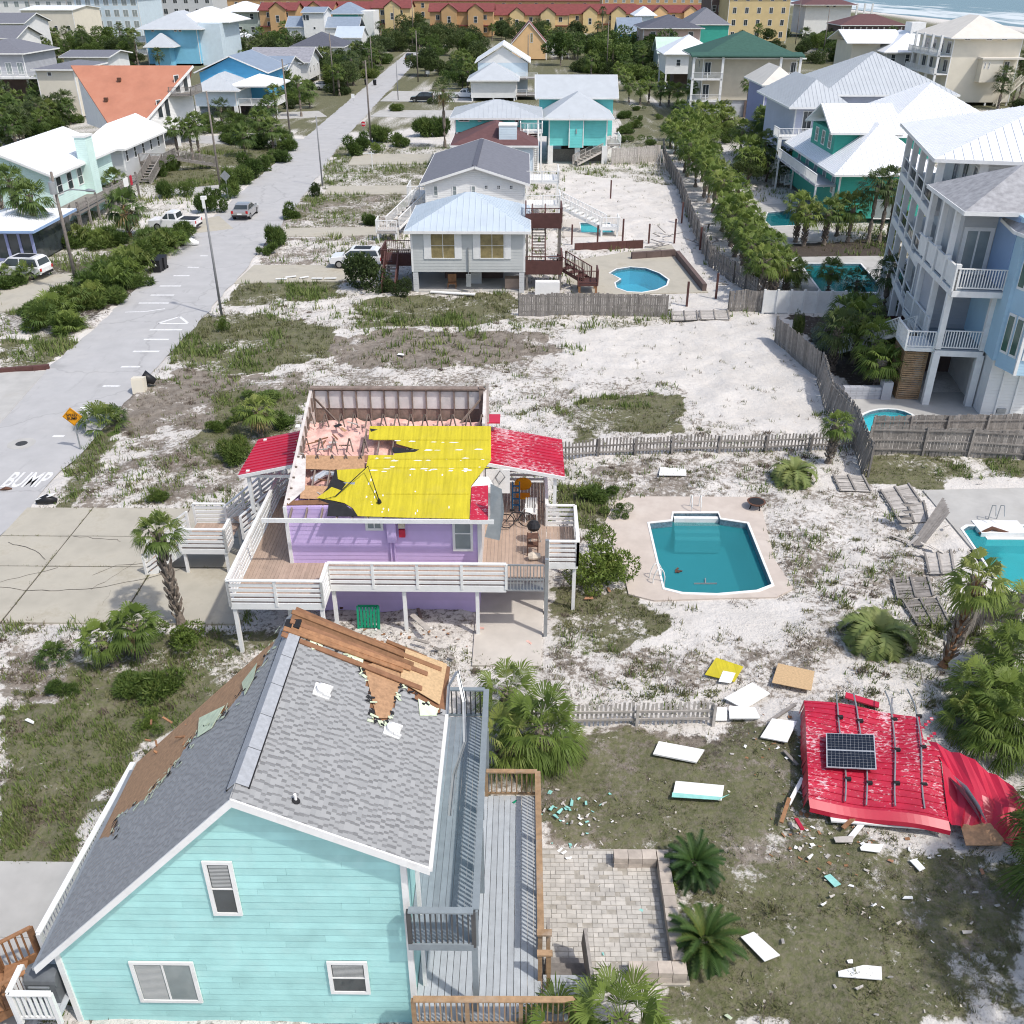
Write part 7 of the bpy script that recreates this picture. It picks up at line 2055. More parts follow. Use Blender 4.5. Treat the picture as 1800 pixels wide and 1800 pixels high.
bx('corner_board','white',bh,27.82,27.98,50.84,50.98,L1 - .3,EV - .6)
c = (29.3,52.4,EV + 1.9); e = [(26.7,52.9),(27.5,50.2),(31.0,50.2),(32,52.4),(32,56),(27,56)]
mb = MB()
for i in range(len(e)): j = (i + 1) % len(e); mb.slab([(e[i][0],e[i][1],EV - .62),(e[j][0],e[j][1],EV - .62),c],.15)
mb.build('bay_roof','shingle_tan',bh)
mb = MB()
for i in range(len(e)): j = (i + 1) % len(e); mb.bar((e[i][0],e[i][1],EV - .72),(e[j][0],e[j][1],EV - .72),.1,.18)
mb.build('fascia','white',bh)
roof(bh,'hip',24.9,40,54.6,61,EV + .1,1.9,'shingle_tan',over=.7)
# decks
def gallery(zt,y0,y1,x0=24.4,x1=27.1):
	MB().box(x0,x1,y0,y1,zt - .3,zt).build('deck','deck_blue',bh)
	bx('rim_board','white',bh,x0 - .05,x1,y0 - .06,y0 - .005,zt - .42,zt - .08); bx('rim_board','white',bh,x0 - .06,x0 - .005,y0,y1,zt - .42,zt - .08)
gallery(L1,54,62); gallery(L2,53.4,62)
rail(bh,(24.45,53.45),(27.1,53.45),L2,1.15,'b','white','white',.14,.15,True,2.6,'white',.05); rail(bh,(24.45,54.05),(27.1,54.05),L1,1.1,'b','white','white',.14,.15,True,2.6,'white',.05)
for i in range(4):
	ya,yb = 53.6 + i * 2.1,55.6 + i * 2.1
	bx('newel','white',bh,24.3,24.58,ya - .2,ya + .08,L2 - .2,L2 + 1.4); bx('privacy_panel','white',bh,24.40,24.46,ya + .1,yb - .22,L2 + .08,L2 + 1.15); bx('top_rail','white',bh,24.36,24.5,ya,yb,L2 + 1.16,L2 + 1.24)
slabdeck(bh,22.7,24.3,54.2,56.4,L1 - .05,'white','fl','white',False); rail(bh,(24.4,56.4),(24.4,62),L1,1.1,'b','white','white',.12,.16)
for x,y in ((24.5,54.1),(24.5,57),(24.5,60),(27.0,54.1)):
	bx('column','white',bh,x - .2,x + .2,y - .2,y + .2,-.1,L1 - .3); bx('column','white',bh,x - .16,x + .16,y - .16,y + .16,L1,L2 - .42)
for y in (56.0,58.5,61): bx('column','white',bh,24.42,24.72,y - .15,y + .15,L2,EV)
window(bh,'f',25.3,27.0,L2 + .05,L2 + 2.8,56.6,'sl','glass_grey','white',.22,name='french_door'); bx('blue_return','blue_deep',bh,27.06,27.14,53.5,56.6,L2,EV - .1)
# louvre screen of tan slats
ls = empty('louvre_screen',(23.6,55,0),'tan horizontal slat screen under the white balcony','screen')
for k in range(24): bx('slat','wood_rail',ls,22.95,24.2,54.6,54.66,.05 + k * .14,.05 + k * .14 + .10)
for x in (22.95,24.2): bx('post','wood_rail',ls,x - .06,x + .06,54.66,54.76,0,L1 - .4)
for k in range(24): bx('slat','wood_rail',ls,22.88,22.94,54.7,57,.05 + k * .14,.05 + k * .14 + .10)
flight(bh,(23.4,57.2),(21.2,63),1.2,L1 - .05,0,'white','white','white','b')
# ---- white roofed gallery house behind it
h = house('porch_house','tall white house with stacked galleries and white metal roof behind the blue house',27.4,46,62.6,76.5,3.0,12.9,'white_siding','hip',1.2,'white_metal',.55,over=.6,base='grey_wall')
root_info[h.name] = (27.4,46,62.6,76.5,3.0,12.9)
roof(h,'hip',24.6,46,61.6,77,12.95,2.6,'white_metal',.55,over=.5,name='porch_roof')
for zt in (3.0,6.3,9.6):
	MB().box(24.7,27.4,62.2,76.5,zt - .3,zt).build('deck','grey_siding',h); bx('rim_board','white',h,24.62,24.68,62.2,76.5,zt - .5,zt)
	for zz in (.35,1.05): stick('rail_board','white',h,(24.72,62.2,zt + zz),(24.72,76.5,zt + zz),.06,.09)
	for i in range(13): bx('glass_panel','glass',h,24.70,24.73,62.4 + i * 1.06,63.3 + i * 1.06,zt + .4,zt + 1.0)
for i in range(5): bx('column','white',h,24.6,25.0,62.2 + i * 3.5,62.6 + i * 3.5,-.1,12.9)
bx('column','white',h,27.0,27.5,61.9,62.4,9.6,12.9)
window(h,'f',29.2,31.6,9.7,12.2,62.6,'sl','glass','white',.15); window(h,'f',27.8,28.8,9.7,12.2,62.6,'pl','glass','white',.1)
for zt in (3.0,6.3,9.6):
	for i in range(3): window(h,'l',63.5 + i * 3.2,65.1 + i * 3.2,zt + .3,zt + 2.5,27.4,'sl')
def turn(o,piv,a):
	o.location = Vector(piv) + Matrix.Rotation(a,3,'Z') @ (o.location - Vector(piv)); o.rotation_euler.z = a
for o in (bh,ls): turn(o,(24.4,53.5,0),R(-6))
turn(h,(24.1,61.6,0),R(-12)); h.location += Vector((1.3,.9,0))
# ================================================================== FENCES
def fence(label,pts,h=1.6,mat='wood_weathered',bw=.14,gap=.012,name='board_fence',tilt=.02,pointed=False,posts=2.4,rails_front=False,lean=0.0,jit=.05):
	a0 = Vector((pts[0][0],pts[0][1],0)); root = empty(name,a0,label,'fence')
	for p,q in zip(pts,pts[1:]):
		a = Vector((p[0],p[1],0)); b = Vector((q[0],q[1],0)); d = b - a; ln = d.length; u = d.normalized(); s = Vector((-u.y,u.x,0))
		ang = math.atan2(u.y,u.x); n = max(1,int(ln / (bw + gap)))
		for i in range(n):
			c = a + u * ((i + .5) * ln / n); zb = ground_z(c.x,c.y); hh = h * (1 + rnd.uniform(-jit,jit * .4))
			o = bx('picket' if pointed else 'board',mat,root,c.x - bw / 2,c.x + bw / 2,c.y - .011,c.y + .011,zb - .05,zb + hh,(lean + rnd.uniform(-tilt,tilt),rnd.uniform(-tilt,tilt),ang))
		off = s * (-.05 if rails_front else .05)
		for zz in ((.3,h - .35) if h < 1.5 else (.3,h / 2,h - .25)):
			za,zb = ground_z(a.x,a.y),ground_z(b.x,b.y)
			stick('rail',mat,root,a + off + Vector((0,0,za + zz)),b + off + Vector((0,0,zb + zz)),.04,.09)
		m = max(1,round(ln / posts))
		for i in range(m + 1):
			c = a + u * (i * ln / m) + off * 1.8; zb = ground_z(c.x,c.y); bx('post',mat,root,c.x - .05,c.x + .05,c.y - .05,c.y + .05,zb - .1,zb + h * .98)
	return root
fence('weathered picket fence crossing the sand behind the main pool',[G(985,806),G(1180,798),G(1345,793),G(1500,790)],1.05,bw=.085,gap=.10,pointed=True,rails_front=True,name='picket_fence',tilt=.05)
fence('grey picket fence running from the palms to the debris',[G(850,1277),(6.7,25.3)],1.0,'wood_pale',bw=.085,gap=.075,pointed=True,name='picket_fence',tilt=.06,rails_front=True)
fence('tall grey board fence in front of the kidney shaped pool',[G(912,555),G(1172,557)],1.75,'wood_weathered',bw=.16)
fence('short grey board fence left of the white panel fence',[G(1280,549),G(1340,549)],1.7,'wood_weathered',bw=.16,tilt=.05)
fence('leaning grey board fence along the sand lot towards the spa',[G(1360,600),G(1395,632),G(1438,665)],1.9,'wood_weathered',bw=.15,tilt=.02,lean=.06)
fence('warped grey board fence bending towards the picket fence',[G(1438,668),G(1452,720),G(1488,760),G(1522,838)],1.9,'wood_weathered',bw=.15,tilt=.04,lean=-.12)
fence('long dark board fence under the row of palms',[G(1248,470),G(1215,400),G(1195,340),G(1168,288),G(1166,268)],2.0,'wood_weathered',bw=.30,gap=.03,tilt=.03)
fence('board fence along the palm row beside the white sand',[G(1330,530),G(1290,500),G(1250,470)],1.8,'wood_weathered',bw=.2,gap=.04,tilt=.10)
fence('pale horizontal topped fence beyond the turquoise stilt house',[G(1075,290),G(1120,288),G(1160,284)],2.2,'wood_pale',bw=.3,gap=.02)
fence('broken grey fence with leaning rail in front of the spa',[G(1522,800),G(1620,800),G(1700,803),G(1800,806),G(1860,808)],1.7,'wood_weathered',bw=.15,rails_front=True,tilt=.03)
fence('rear grey fence line behind the broken fence near the spa',[G(1530,768),G(1660,766),G(1800,764)],1.3,'wood_weathered',bw=.15,rails_front=True)
fence('dark board fence behind the palm garden',[G(1545,600),G(1600,596)],1.8,'wood_brown',bw=.2)
fence('grey board fence standing by the bright blue pool',[G(1690,1130),G(1728,1092)],1.7,'wood_weathered',bw=.15,tilt=.05)
fence('short grey fence panel below the bright blue pool',[G(1702,1096),G(1792,1092)],1.6,'wood_weathered',bw=.15,tilt=.04)
# white panel fence
wf = empty('panel_fence',G(1340,548),'white vinyl panel fence behind the sand lot','fence')
a,b = G(1340,551),G(1480,553)
for i in range(7):
	p = a + (b - a) * (i / 6)
	bx('post','white',wf,p.x - .08,p.x + .08,p.y - .08,p.y + .08,0,1.9)
	if i < 6: q = a + (b - a) * ((i + 1) / 6); bx('panel','white',wf,p.x + .09,q.x - .09,p.y - .03,p.y + .03,.08,1.8)
# fallen fence sections lying on the sand
def fallen(label,quad,n,lift=.08,mat='wood_pale',bars=True,z2=None):
	Q = [G(*p) + Vector((0,0,ground_z(G(*p).x,G(*p).y) + lift)) for p in quad]
	if z2:
		for i,zv in enumerate(z2): Q[i].z += zv
	root = empty('fallen_fence',(sum(Q,Vector()) / 4),label,'fence','blown down fence sections')
	for i in range(n):
		t = (i + .5) / n; p = Q[0] + (Q[3] - Q[0]) * t; q = Q[1] + (Q[2] - Q[1]) * t
		w = ((Q[3] - Q[0]).length + (Q[2] - Q[1]).length) / 2 / n * rnd.uniform(.82,.98)
		j = Vector((rnd.uniform(-.05,.05),rnd.uniform(-.05,.05),rnd.uniform(-.01,.03)))
		stick('board',mat,root,p + j,q + j * rnd.uniform(-1,1),w,.02)
	if bars:
		for t in (.04,.5,.96):
			p = Q[0] + (Q[1] - Q[0]) * t; q = Q[3] + (Q[2] - Q[3]) * t; stick('rail','wood_weathered',root,p + Vector((0,0,.05)),q + Vector((0,0,.05)),.09,.05)
fallen('pale fence section lying flat beside the fence corner',[(1462,838),(1518,838),(1533,864),(1474,864)],8)
fallen('fence section lying flat at the top of the wrecked fence line',[(1545,862),(1598,852),(1620,886),(1562,888)],9)
fallen('pale fallen section below the leaning board',[(1562,888),(1625,884),(1632,918),(1580,922)],8)
fallen('fallen section with a post across it near the small palm',[(1622,978),(1672,968),(1678,1015),(1630,1012)],9)
fallen('upper of two dark framed fallen panels in the sand',[(1566,1020),(1632,1018),(1642,1052),(1576,1054)],9,mat='wood_weathered')
fallen('lower of two dark framed fallen panels in the sand',[(1584,1056),(1648,1054),(1672,1098),(1610,1102)],10,mat='wood_weathered')
fallen('splayed leaning boards in the middle of the wrecked fence',[(1602,958),(1650,905),(1662,930),(1618,968)],8,z2=(0,.9,.8,0),bars=False,mat='wood_weathered')
fallen('broad board panel propped upright in the wrecked fence',[(1580,930),(1600,928),(1600,922),(1580,925)],5,bars=False,mat='wood_weathered',z2=(0,0,1.6,1.7))
for k in range(9):
	p = G(rnd.uniform(1570,1660),930 + k * 6.5); d = Vector((rnd.uniform(-.7,.7),rnd.uniform(-.4,.5),0));
	tag(stick('loose_board','wood_pale',None,p + Vector((0,0,.12)),p + d + Vector((0,0,rnd.uniform(.1,.7))),.14,.02),'%s loose grey board from the back along the wrecked fence' % ORD[k],'board','loose boards along the wrecked fence')
def boardpile(label,spots,n,mat='wood_weathered'):
	c_n = 0
	for (px_,py_) in sorted(spots):
		for k in range(n):
			c_n += 1
			p = G(px_ - 12 + 24 * k / n,py_ + rnd.uniform(-5,5)); d = Vector((rnd.uniform(-1.6,1.6),rnd.uniform(-.8,.8),0))
			tag(stick('loose_board',mat,None,p + Vector((0,0,.1)),p + d + Vector((0,0,rnd.uniform(.1,.8))),.18,.03),'%s %s' % (ORD[c_n - 1],label),'board',label)
boardpile('broken board from the left of the fence collapsed beyond the kidney pool',[(1160,435),(1172,415),(1230,430),(1260,425)],5)
boardpile('splintered board from the left beneath the palm row',[(1290,480),(1300,500),(1240,400)],3)
fallen('flat pale fence panel lying on the sand behind the short fence',[(1178,548),(1226,548),(1228,565),(1180,566)],6); fallen('second flat pale panel lying beside the white fence',[(1228,548),(1280,547),(1284,564),(1230,564)],6)
# retaining walls round the kidney pool
rw = empty('retaining_wall',G(1210,470),'dark brick retaining wall around the kidney pool terrace','wall')
for p,q in (((1110,455),(1186,450)),((1190,452),(1238,512))):
	a,b = G(*p),G(*q); n = max(3,int((b - a).length / 1.2))
	for k in range(n): stick('block_course','brick_dark',rw,a + (b - a) * (k / n) + Vector((0,0,.25)),a + (b - a) * ((k + .98) / n) + Vector((0,0,.25)),.35,.7)
rw = empty('retaining_wall',G(1060,440),'dark timber retaining wall below the small aqua pool','wall')
a,b = G(1010,442),G(1130,436)
for k in range(8): stick('timber','wood_brown',rw,a + (b - a) * (k / 8) + Vector((0,0,.3)),a + (b - a) * ((k + .98) / 8) + Vector((0,0,.3)),.2,.9)
k = 0
for px_,py_ in ((1005,430),(1050,430),(1094,428),(1140,428),(1185,428),(1198,392),(1073,350),(1207,537),(1258,525),(1230,440)):
	p = G(px_,py_); tag(bx('fence_post','wood_brown',None,p.x - .08,p.x + .08,p.y - .08,p.y + .08,-.1,2.0 + rnd.uniform(-.2,.4)),'bare dark fence post left standing, %s of those around the far pools' % ORD[k],'post','bare fence posts by the far pools'); k += 1
lw = empty('low_block_wall',G(1500,690),'low grey stone planter wall beside the spa','wall')
a,b = G(1480,700),G(1545,700)
for lv in range(3):
	for k in range(6): stick('block','grey_wall',lw,a + (b - a) * (k / 6) + Vector((0,0,.13 + lv * .26)),a + (b - a) * ((k + .97) / 6) + Vector((0,0,.13 + lv * .26)),.4,.25)
bx('pillar','grey_wall',lw,b.x,b.x + .6,b.y - .3,b.y + .3,0,1.15)
# border beams in the left verge
tm_ = empty('timber_edging',G(40,652),'dark timber edging along the far driveway','edging')
a,b = G(0,655),G(88,648)
for k in range(3): stick('timber','wood_brown',tm_,a + (b - a) * (k / 3) + Vector((0,0,.12)),a + (b - a) * ((k + .98) / 3) + Vector((0,0,.12)),.25,.35)
# ================================================================== STREET FURNITURE
def pole(px_,py_,h,label,mat='pole_wood',r=.16,lamp=None,box=None,arm=False,name='utility_pole',lean=(0,0)):
	p = G(px_,py_); root = empty(name,p,label,'pole')
	t = p + Vector((lean[0],lean[1],h)); MB().tube([p - Vector((0,0,.3)),t],[r,r * .65],10).build('shaft',mat,root,True)
	if arm: stick('cross_arm',mat,root,t + Vector((-1.1,0,-.5)),t + Vector((1.1,0,-.5)),.1,.12)
	if lamp:
		q = t + Vector((lamp[0],lamp[1],lamp[2])); MB().tube([t + Vector((0,0,-lamp[3])),(t + q) / 2 + Vector((0,0,.25 - lamp[3] / 2)),q],.05,6).build('lamp_arm','metal_grey',root)
		MB().tube([q + Vector((-.1,0,0)),q + Vector((.25,0,.02)),q + Vector((.7,0,-.03))],[.06,.14,.08],8).build('lamp_head','metal_grey',root)
	if box:
		q = t + Vector((box[0],-.3,-box[1])); MB().tube([q,q + Vector((0,0,.9))],.27,12).build('transformer','metal_grey',root)
	return root
pole(139,517,9.6,'wooden utility pole with grey transformer and street lamp by the hedge',lamp=(2.4,0,-1.4,1.7),box=(0,1.6),arm=False)
p_ = pole(390,556,8.8,'dark slim pole with a white box on top beside the road','pole_metal',.11); t = G(390,556) + Vector((0,0,8.8)); bx('white_box','white',p_,t.x - .18,t.x + .2,t.y - .15,t.y + .15,t.z - .1,t.z + .12); bx('white_plate','white',p_,t.x - .1,t.x + .1,t.y - .2,t.y - .13,t.z - .7,t.z - .1)
pole(388,334,11,'wooden pole beside the grey diamond sign',lamp=None,r=.15)
pole(567,327,8,'short dark pole at the road bend','pole_metal',.11)
pole(652,250,11.5,'wooden pole behind the stop sign'); pole(511,246,11.5,'wooden pole with lamp on the grassy corner',lamp=(2.2,0,-.6,1.0)); pole(588,168,12,'wooden pole beside the parked white hatchback')
pole(700,176,7.5,'slim pole near the dark parked car','pole_metal',.10); pole(735,144,11,'slim pole right of the far end of the road'); pole(727,72,15,'tall pole at the far end of the street',lamp=(-2.5,0,-.5,.8)); pole(695,84,13,'wooden pole in front of the far yellow townhouse',arm=True); pole(820 / 4 + 450,132,9,'wooden pole on the left verge of the far street')
pole(1445,108,14,'wooden pole behind the lavender house'); pole(1398,78,14,'wooden pole before the yellow apartment block'); pole(1414,64,12,'pole beside the grey surf house'); pole(130,70,14,'thin pole before the pale aqua apartments'); pole(63,60,14,'thin pole before the cream block at the left')
pole(1066,128,12,'pole among the trees left of the blue shed roof'); pole(928,128,9,'pole beside the peach house')
# diamond speed bump sign
b_ = G(142,790); sg = empty('road_sign',b_,'orange diamond speed bump sign on a grey post','sign')
bx('post','metal_grey',sg,b_.x - .03,b_.x + .03,b_.y - .03,b_.y + .03,-.2,1.75)
d_ = .54; c_ = Vector((b_.x,b_.y - .06,2.0))
MB().plate([c_ + Vector((0,0,-d_)),c_ + Vector((d_,0,0)),c_ + Vector((0,0,d_)),c_ + Vector((-d_,0,0))],.02).build('plate','sign_orange',sg)
ol = MB()
for i in range(4):
	P = [Vector((0,0,-1)),Vector((1,0,0)),Vector((0,0,1)),Vector((-1,0,0))]; a,b = P[i] * .48,P[(i + 1) % 4] * .48
	ol.bar(c_ + a + Vector((0,-.026,0)),c_ + b + Vector((0,-.026,0)),.006,.018,(0,-1,0))
ol.build('border','black_ink',sg)
def lettering(text,c,size,parent,mat='black_ink',rot=(math.pi / 2,0,0)):
	cu = bpy.data.curves.new('t','FONT'); cu.body = text; cu.size = size; cu.align_x = 'CENTER'; cu.offset = size * .02
	to = bpy.data.objects.new('t',cu); C.objects.link(to); dg = bpy.context.evaluated_depsgraph_get(); dg.update()
	me = bpy.data.meshes.new_from_object(to.evaluated_get(dg)); bpy.data.objects.remove(to)
	me.materials.clear(); me.materials.append(MATS[mat]); o = bpy.data.objects.new('lettering',me); C.objects.link(o); o.parent = parent; o.location = Vector(c) - ORG[parent.name]; o.rotation_euler = rot
lettering('SPEED',c_ + Vector((0,-.03,.03)),.22,sg); lettering('BUMP',c_ + Vector((0,-.03,-.17)),.22,sg)
b_ = G(641,248); ss = empty('stop_sign',b_,'red octagonal stop sign at the street corner','sign'); bx('post','metal_grey',ss,b_.x - .05,b_.x + .05,b_.y - .03,b_.y + .03,-.2,2.3)
c_ = Vector((b_.x,b_.y - .06,2.5)); r_ = .42
MB().plate([c_ + Vector((math.cos(t) * r_,0,math.sin(t) * r_)) for t in [math.pi / 8 + k * math.pi / 4 for k in range(8)]],.02).build('plate','sign_white',ss)
MB().plate([c_ + Vector((math.cos(t) * r_ * .93,-.024,math.sin(t) * r_ * .93)) for t in [math.pi / 8 + k * math.pi / 4 for k in range(8)]],.004).build('face','sign_red',ss); lettering('STOP',c_ + Vector((0,-.032,-.12)),.32,ss,'sign_white')
b_ = G(402,352); ds_ = empty('road_sign',b_,'grey back of a diamond road sign beside the wooden pole','sign'); bx('post','metal_grey',ds_,b_.x - .04,b_.x + .04,b_.y - .03,b_.y + .03,0,2.4)
c_ = Vector((b_.x,b_.y - .06,2.7)); d_ = .6; MB().plate([c_ + Vector((0,0,-d_)),c_ + Vector((d_,0,0)),c_ + Vector((0,0,d_)),c_ + Vector((-d_,0,0))],.02).build('plate','metal_grey',ds_)
b_ = G(655,298); rs_ = empty('realty_sign',b_,'white hanging yard sign post on the sandy lot','sign'); bx('post','white',rs_,b_.x - .06,b_.x + .06,b_.y - .06,b_.y + .06,0,2.3); bx('arm','white',rs_,b_.x - 1.1,b_.x + .3,b_.y - .05,b_.y + .05,2.0,2.1)
for i,(px_,py_,w,lb) in enumerate(((483,262,.8,'small white yard sign beside the shrubs at the corner'),(621,178,.7,'small white yard sign on the left verge of the far street'),(467,205,.6,'pale yard sign by the grassy corner'),(673,108,.6,'white yard sign near the far shrubs'),(752,135,1.0,'white banner sign among the far shrubs'))):
	b_ = G(px_,py_); y_ = empty('yard_sign',b_,lb,'sign'); bx('stake','metal_grey',y_,b_.x - .04,b_.x + .04,b_.y - .02,b_.y + .02,0,.9); bx('plate','sign_white',y_,b_.x - w / 2,b_.x + w / 2,b_.y - .05,b_.y - .03,.6,1.4)
def bin_(px_,py_,label,mat='black_plastic',rz_=0.0):
	p = G(px_,py_); r0 = empty('wheelie_bin',p,label,'bin'); x,y = p.x,p.y
	mb = MB(); lo_ = [(-.3,-.33),(.3,-.33),(.3,.3),(-.3,.3)]; hi = [(-.37,-.42),(.37,-.42),(.37,.38),(-.37,.38)]
	mb.v = [(x + a,y + b,.08) for a,b in lo_] + [(x + a,y + b,1.08) for a,b in hi]; mb.f = [(3,2,1,0),(4,5,6,7)] + [(i,(i + 1) % 4,4 + (i + 1) % 4,4 + i) for i in range(4)]; mb.build('body',mat,r0)
	MB().slab([(x - .40,y - .46,1.12),(x + .40,y - .46,1.12),(x + .40,y + .42,1.20),(x - .40,y + .42,1.20)],.06).build('lid',mat,r0)
	for s in (-.3,.3): MB().tube([(x + s - .04,y + .34,.14),(x + s + .04,y + .34,.14)],.14,10).build('wheel','tyre',r0)
	stick('handle',mat,r0,(x - .3,y + .48,1.08),(x + .3,y + .48,1.08),.05,.05); return r0
r_ = bin_(279,478,'black wheelie bin with a white emblem beside the hedge'); p = G(279,478); MB().plate([(p.x - .10,p.y - .43,.62),(p.x + .10,p.y - .43,.62),(p.x,p.y - .435,.82)],.004).build('emblem','sign_white',r_)
bin_(287,473,'second black bin with pale lid behind the first')
bin_(659,150,'dark bin on the verge of the far street'); bin_(644,149,'leftmost dark bin on the verge of the far street')
# dumped cabinet and bag by the road
p = G(246,692); cb = empty('dumped_cabinet',p,'cream cabinet carcass dumped at the roadside','cabinet')
bx('body','cream',cb,p.x - .38,p.x + .38,p.y - .1,p.y + .45,0,1.0,(R(-8),0,R(4))); bx('door','cream',cb,p.x - .36,p.x + .36,p.y - .16,p.y - .12,.05,.95,(R(-8),0,R(4)))
bush_bag = MB().tube([(p.x - .1,p.y + .9,.3),(p.x + .25,p.y + .95,.75),(p.x + .7,p.y + 1.0,.4)],[.3,.42,.2],10).build('rubbish_bag','black_plastic',None,True); tag(bush_bag,'black rubbish bag dumped behind the cream cabinet','bag')
p = G(84,886); rb_ = MB().tube([(p.x - .5,p.y,.12),(p.x,p.y + .05,.25),(p.x + .45,p.y + .1,.15)],[.15,.26,.12],9).build('rubbish_bag','black_plastic',None,True); tag(rb_,'black and white rubbish heap at the road edge near the driveway','bag')
o = MB().plate([(p.x - .5,p.y - .1,.30),(p.x + .3,p.y - .05,.5),(p.x + .4,p.y + .25,.5),(p.x - .3,p.y + .3,.34)],.03).build('white_scrap','foam_board'); tag(o,'white scrap lying on the black rubbish bag at the road edge','scrap')
p = G(338,432); o = MB().tube([(p.x - .7,p.y,.15),(p.x,p.y,.4),(p.x + .6,p.y + .2,.2)],[.2,.4,.15],9).build('rubbish_heap','foam_board',None,True); tag(o,'white heap of rubbish at the left kerb beyond the hedge','rubbish')
p = G(8,862); o = MB().tube([(p.x - .2,p.y,.02),(p.x + .1,p.y,.12),(p.x + .35,p.y + .1,.05)],[.05,.1,.04],6).build('road_litter','rust'); tag(o,'dark scrap lying on the road below the lettering','scrap')
# ================================================================== VEHICLES
def car(px_,py_,ang,label,paint='car_white',kind='suv',L=4.7,W=1.9,H=1.75,cat='car'):
	p = G(px_,py_); root = bpy.data.objects.new('pickup_truck' if kind == 'pickup' else 'parked_car',None); C.objects.link(root)
	tag(root,label,cat,'parked vehicles'); root.location = (p.x,p.y,.02); root.rotation_euler = (0,0,ang); ORG[root.name] = Vector((0,0,0))
	l = L / 2; w = W / 2
	# side profile of lower body (x forward)
	if kind == 'pickup': body = [(-l,.45),(-l,1.05),(-.15 * L,1.08),(.08 * L,1.08),(.22 * L,1.06),(l - .1,.98),(l,.75),(l,.42),(.3 * L,.32),(-.3 * L,.32)]
	elif kind == 'sedan': body = [(-l,.45),(-l,.85),(-l + .15,.95),(-.25 * L,.98),(.18 * L,.95),(l - .25,.82),(l,.65),(l,.38),(.3 * L,.28),(-.3 * L,.28)]
	else: body = [(-l,.48),(-l,.95),(-l + .08,1.08),(-.2 * L,1.1),(.2 * L,1.08),(l - .2,.98),(l,.78),(l,.45),(.3 * L,.34),(-.3 * L,.34)]
	mb = MB(); secs = ((-w,.93),(-w * .9,1.0),(w * .9,1.0),(w,.93)); n = len(body)
	for yy,sc in ((-w * .93,.0),(-w,.0),(w,.0),(w * .93,.0)): pass
	for yy,ins in ((-w,.06),(-w * .86,.0),(w * .86,.0),(w,.06)):
		for x,zz in body: mb.v.append((x * (1 - ins * .35),yy,zz - (ins * .5 if zz > .6 else 0)))
	for s in range(3):
		for i in range(n): j = (i + 1) % n; mb.f.append((s * n + i,s * n + j,(s + 1) * n + j,(s + 1) * n + i))
	mb.f += [tuple(reversed(range(n))),tuple(range(3 * n,4 * n))]; mb.build('body',paint,root)
	# cabin
	if kind == 'pickup': cab = [(-.12 * L,1.06),(-.09 * L,H - .06),(-.04 * L,H),(.10 * L,H),(.24 * L,1.06)]
	elif kind == 'sedan': cab = [(-.40 * L,.95),(-.24 * L,H - .06),(-.12 * L,H),(.06 * L,H),(.24 * L,.93)]
	else: cab = [(-.49 * L,1.06),(-.45 * L,H - .12),(-.38 * L,H),(.08 * L,H),(.26 * L,1.06)]
	n = len(cab); mb = MB()
	for yy in (-1,1):
		for x,zz in cab: mb.v.append((x,yy * (w * .93 if zz < H - .3 else w * .76),zz))
	mb.f = [tuple(reversed(range(n))),tuple(range(n,2 * n))] + [(i,(i + 1) % n,n + (i + 1) % n,n + i) for i in range(n)]; mb.build('cabin',paint,root)
	gb = []
	def inset(pts,off):
		c = sum(pts,Vector()) / len(pts); return [c + (q - c) * .86 + off for q in pts]
	for yy in (-1,1):
		pts = [Vector((x,yy * (w * .93 if zz < H - .3 else w * .76),zz)) for x,zz in cab]
		xm = (cab[0][0] + cab[-1][0]) / 2
		def at_x(xv,top):
			q = pts[2] if False else None
			zz = H - .10 if top else 1.12 if kind != 'sedan' else 1.0
			f_ = (zz - cab[0][1]) / (H - cab[0][1]); return Vector((xv,yy * (w * .93 * (1 - f_) + w * .76 * f_ + .012),zz))
		fr_lo,fr_hi = cab[-1][0] - .16,cab[-2][0] - .02; re_lo,re_hi = cab[0][0] + .14,cab[1][0] + .16; md = xm
		MB().poly([at_x(re_lo,0),at_x(md - .05,0),at_x(md - .05,1),at_x(re_hi,1)]).build('side_window','glass',root); MB().poly([at_x(md + .05,0),at_x(fr_lo,0),at_x(fr_hi,1),at_x(md + .05,1)]).build('side_window','glass',root)
	a,b = Vector((cab[-2][0],0,cab[-2][1])),Vector((cab[-1][0],0,cab[-1][1])); nrm = Vector((b.z - a.z,0,-(b.x - a.x))).normalized() * -1
	if nrm.x < 0: nrm = -nrm
	MB().poly([a + (b - a) * .1 + Vector((0,-w * .7,0)) + nrm * .012,a + (b - a) * .1 + Vector((0,w * .7,0)) + nrm * .012,a + (b - a) * .92 + Vector((0,w * .84,0)) + nrm * .012,a + (b - a) * .92 + Vector((0,-w * .84,0)) + nrm * .012]).build('windscreen','glass',root)
	a,b = Vector((cab[1][0],0,cab[1][1])),Vector((cab[0][0],0,cab[0][1])); nrm = Vector((-(a.z - b.z),0,a.x - b.x)).normalized()
	MB().poly([a + (b - a) * .05 + Vector((0,-w * .68,0)) + nrm * .012,a + (b - a) * .05 + Vector((0,w * .68,0)) + nrm * .012,a + (b - a) * .8 + Vector((0,w * .8,0)) + nrm * .012,a + (b - a) * .8 + Vector((0,-w * .8,0)) + nrm * .012]).build('rear_window','glass',root)
	for sx in (-.31 * L,.31 * L):
		for sy in (-1,1):
			r = .36 if kind != 'sedan' else .33
			t_ = MB().tube([(sx,sy * (w - .22),r),(sx,sy * (w + .02),r)],r,16).build('wheel','tyre',root)
			MB().tube([(sx,sy * (w + .0),r),(sx,sy * (w + .03),r)],r * .62,12).build('rim','rim',t_)
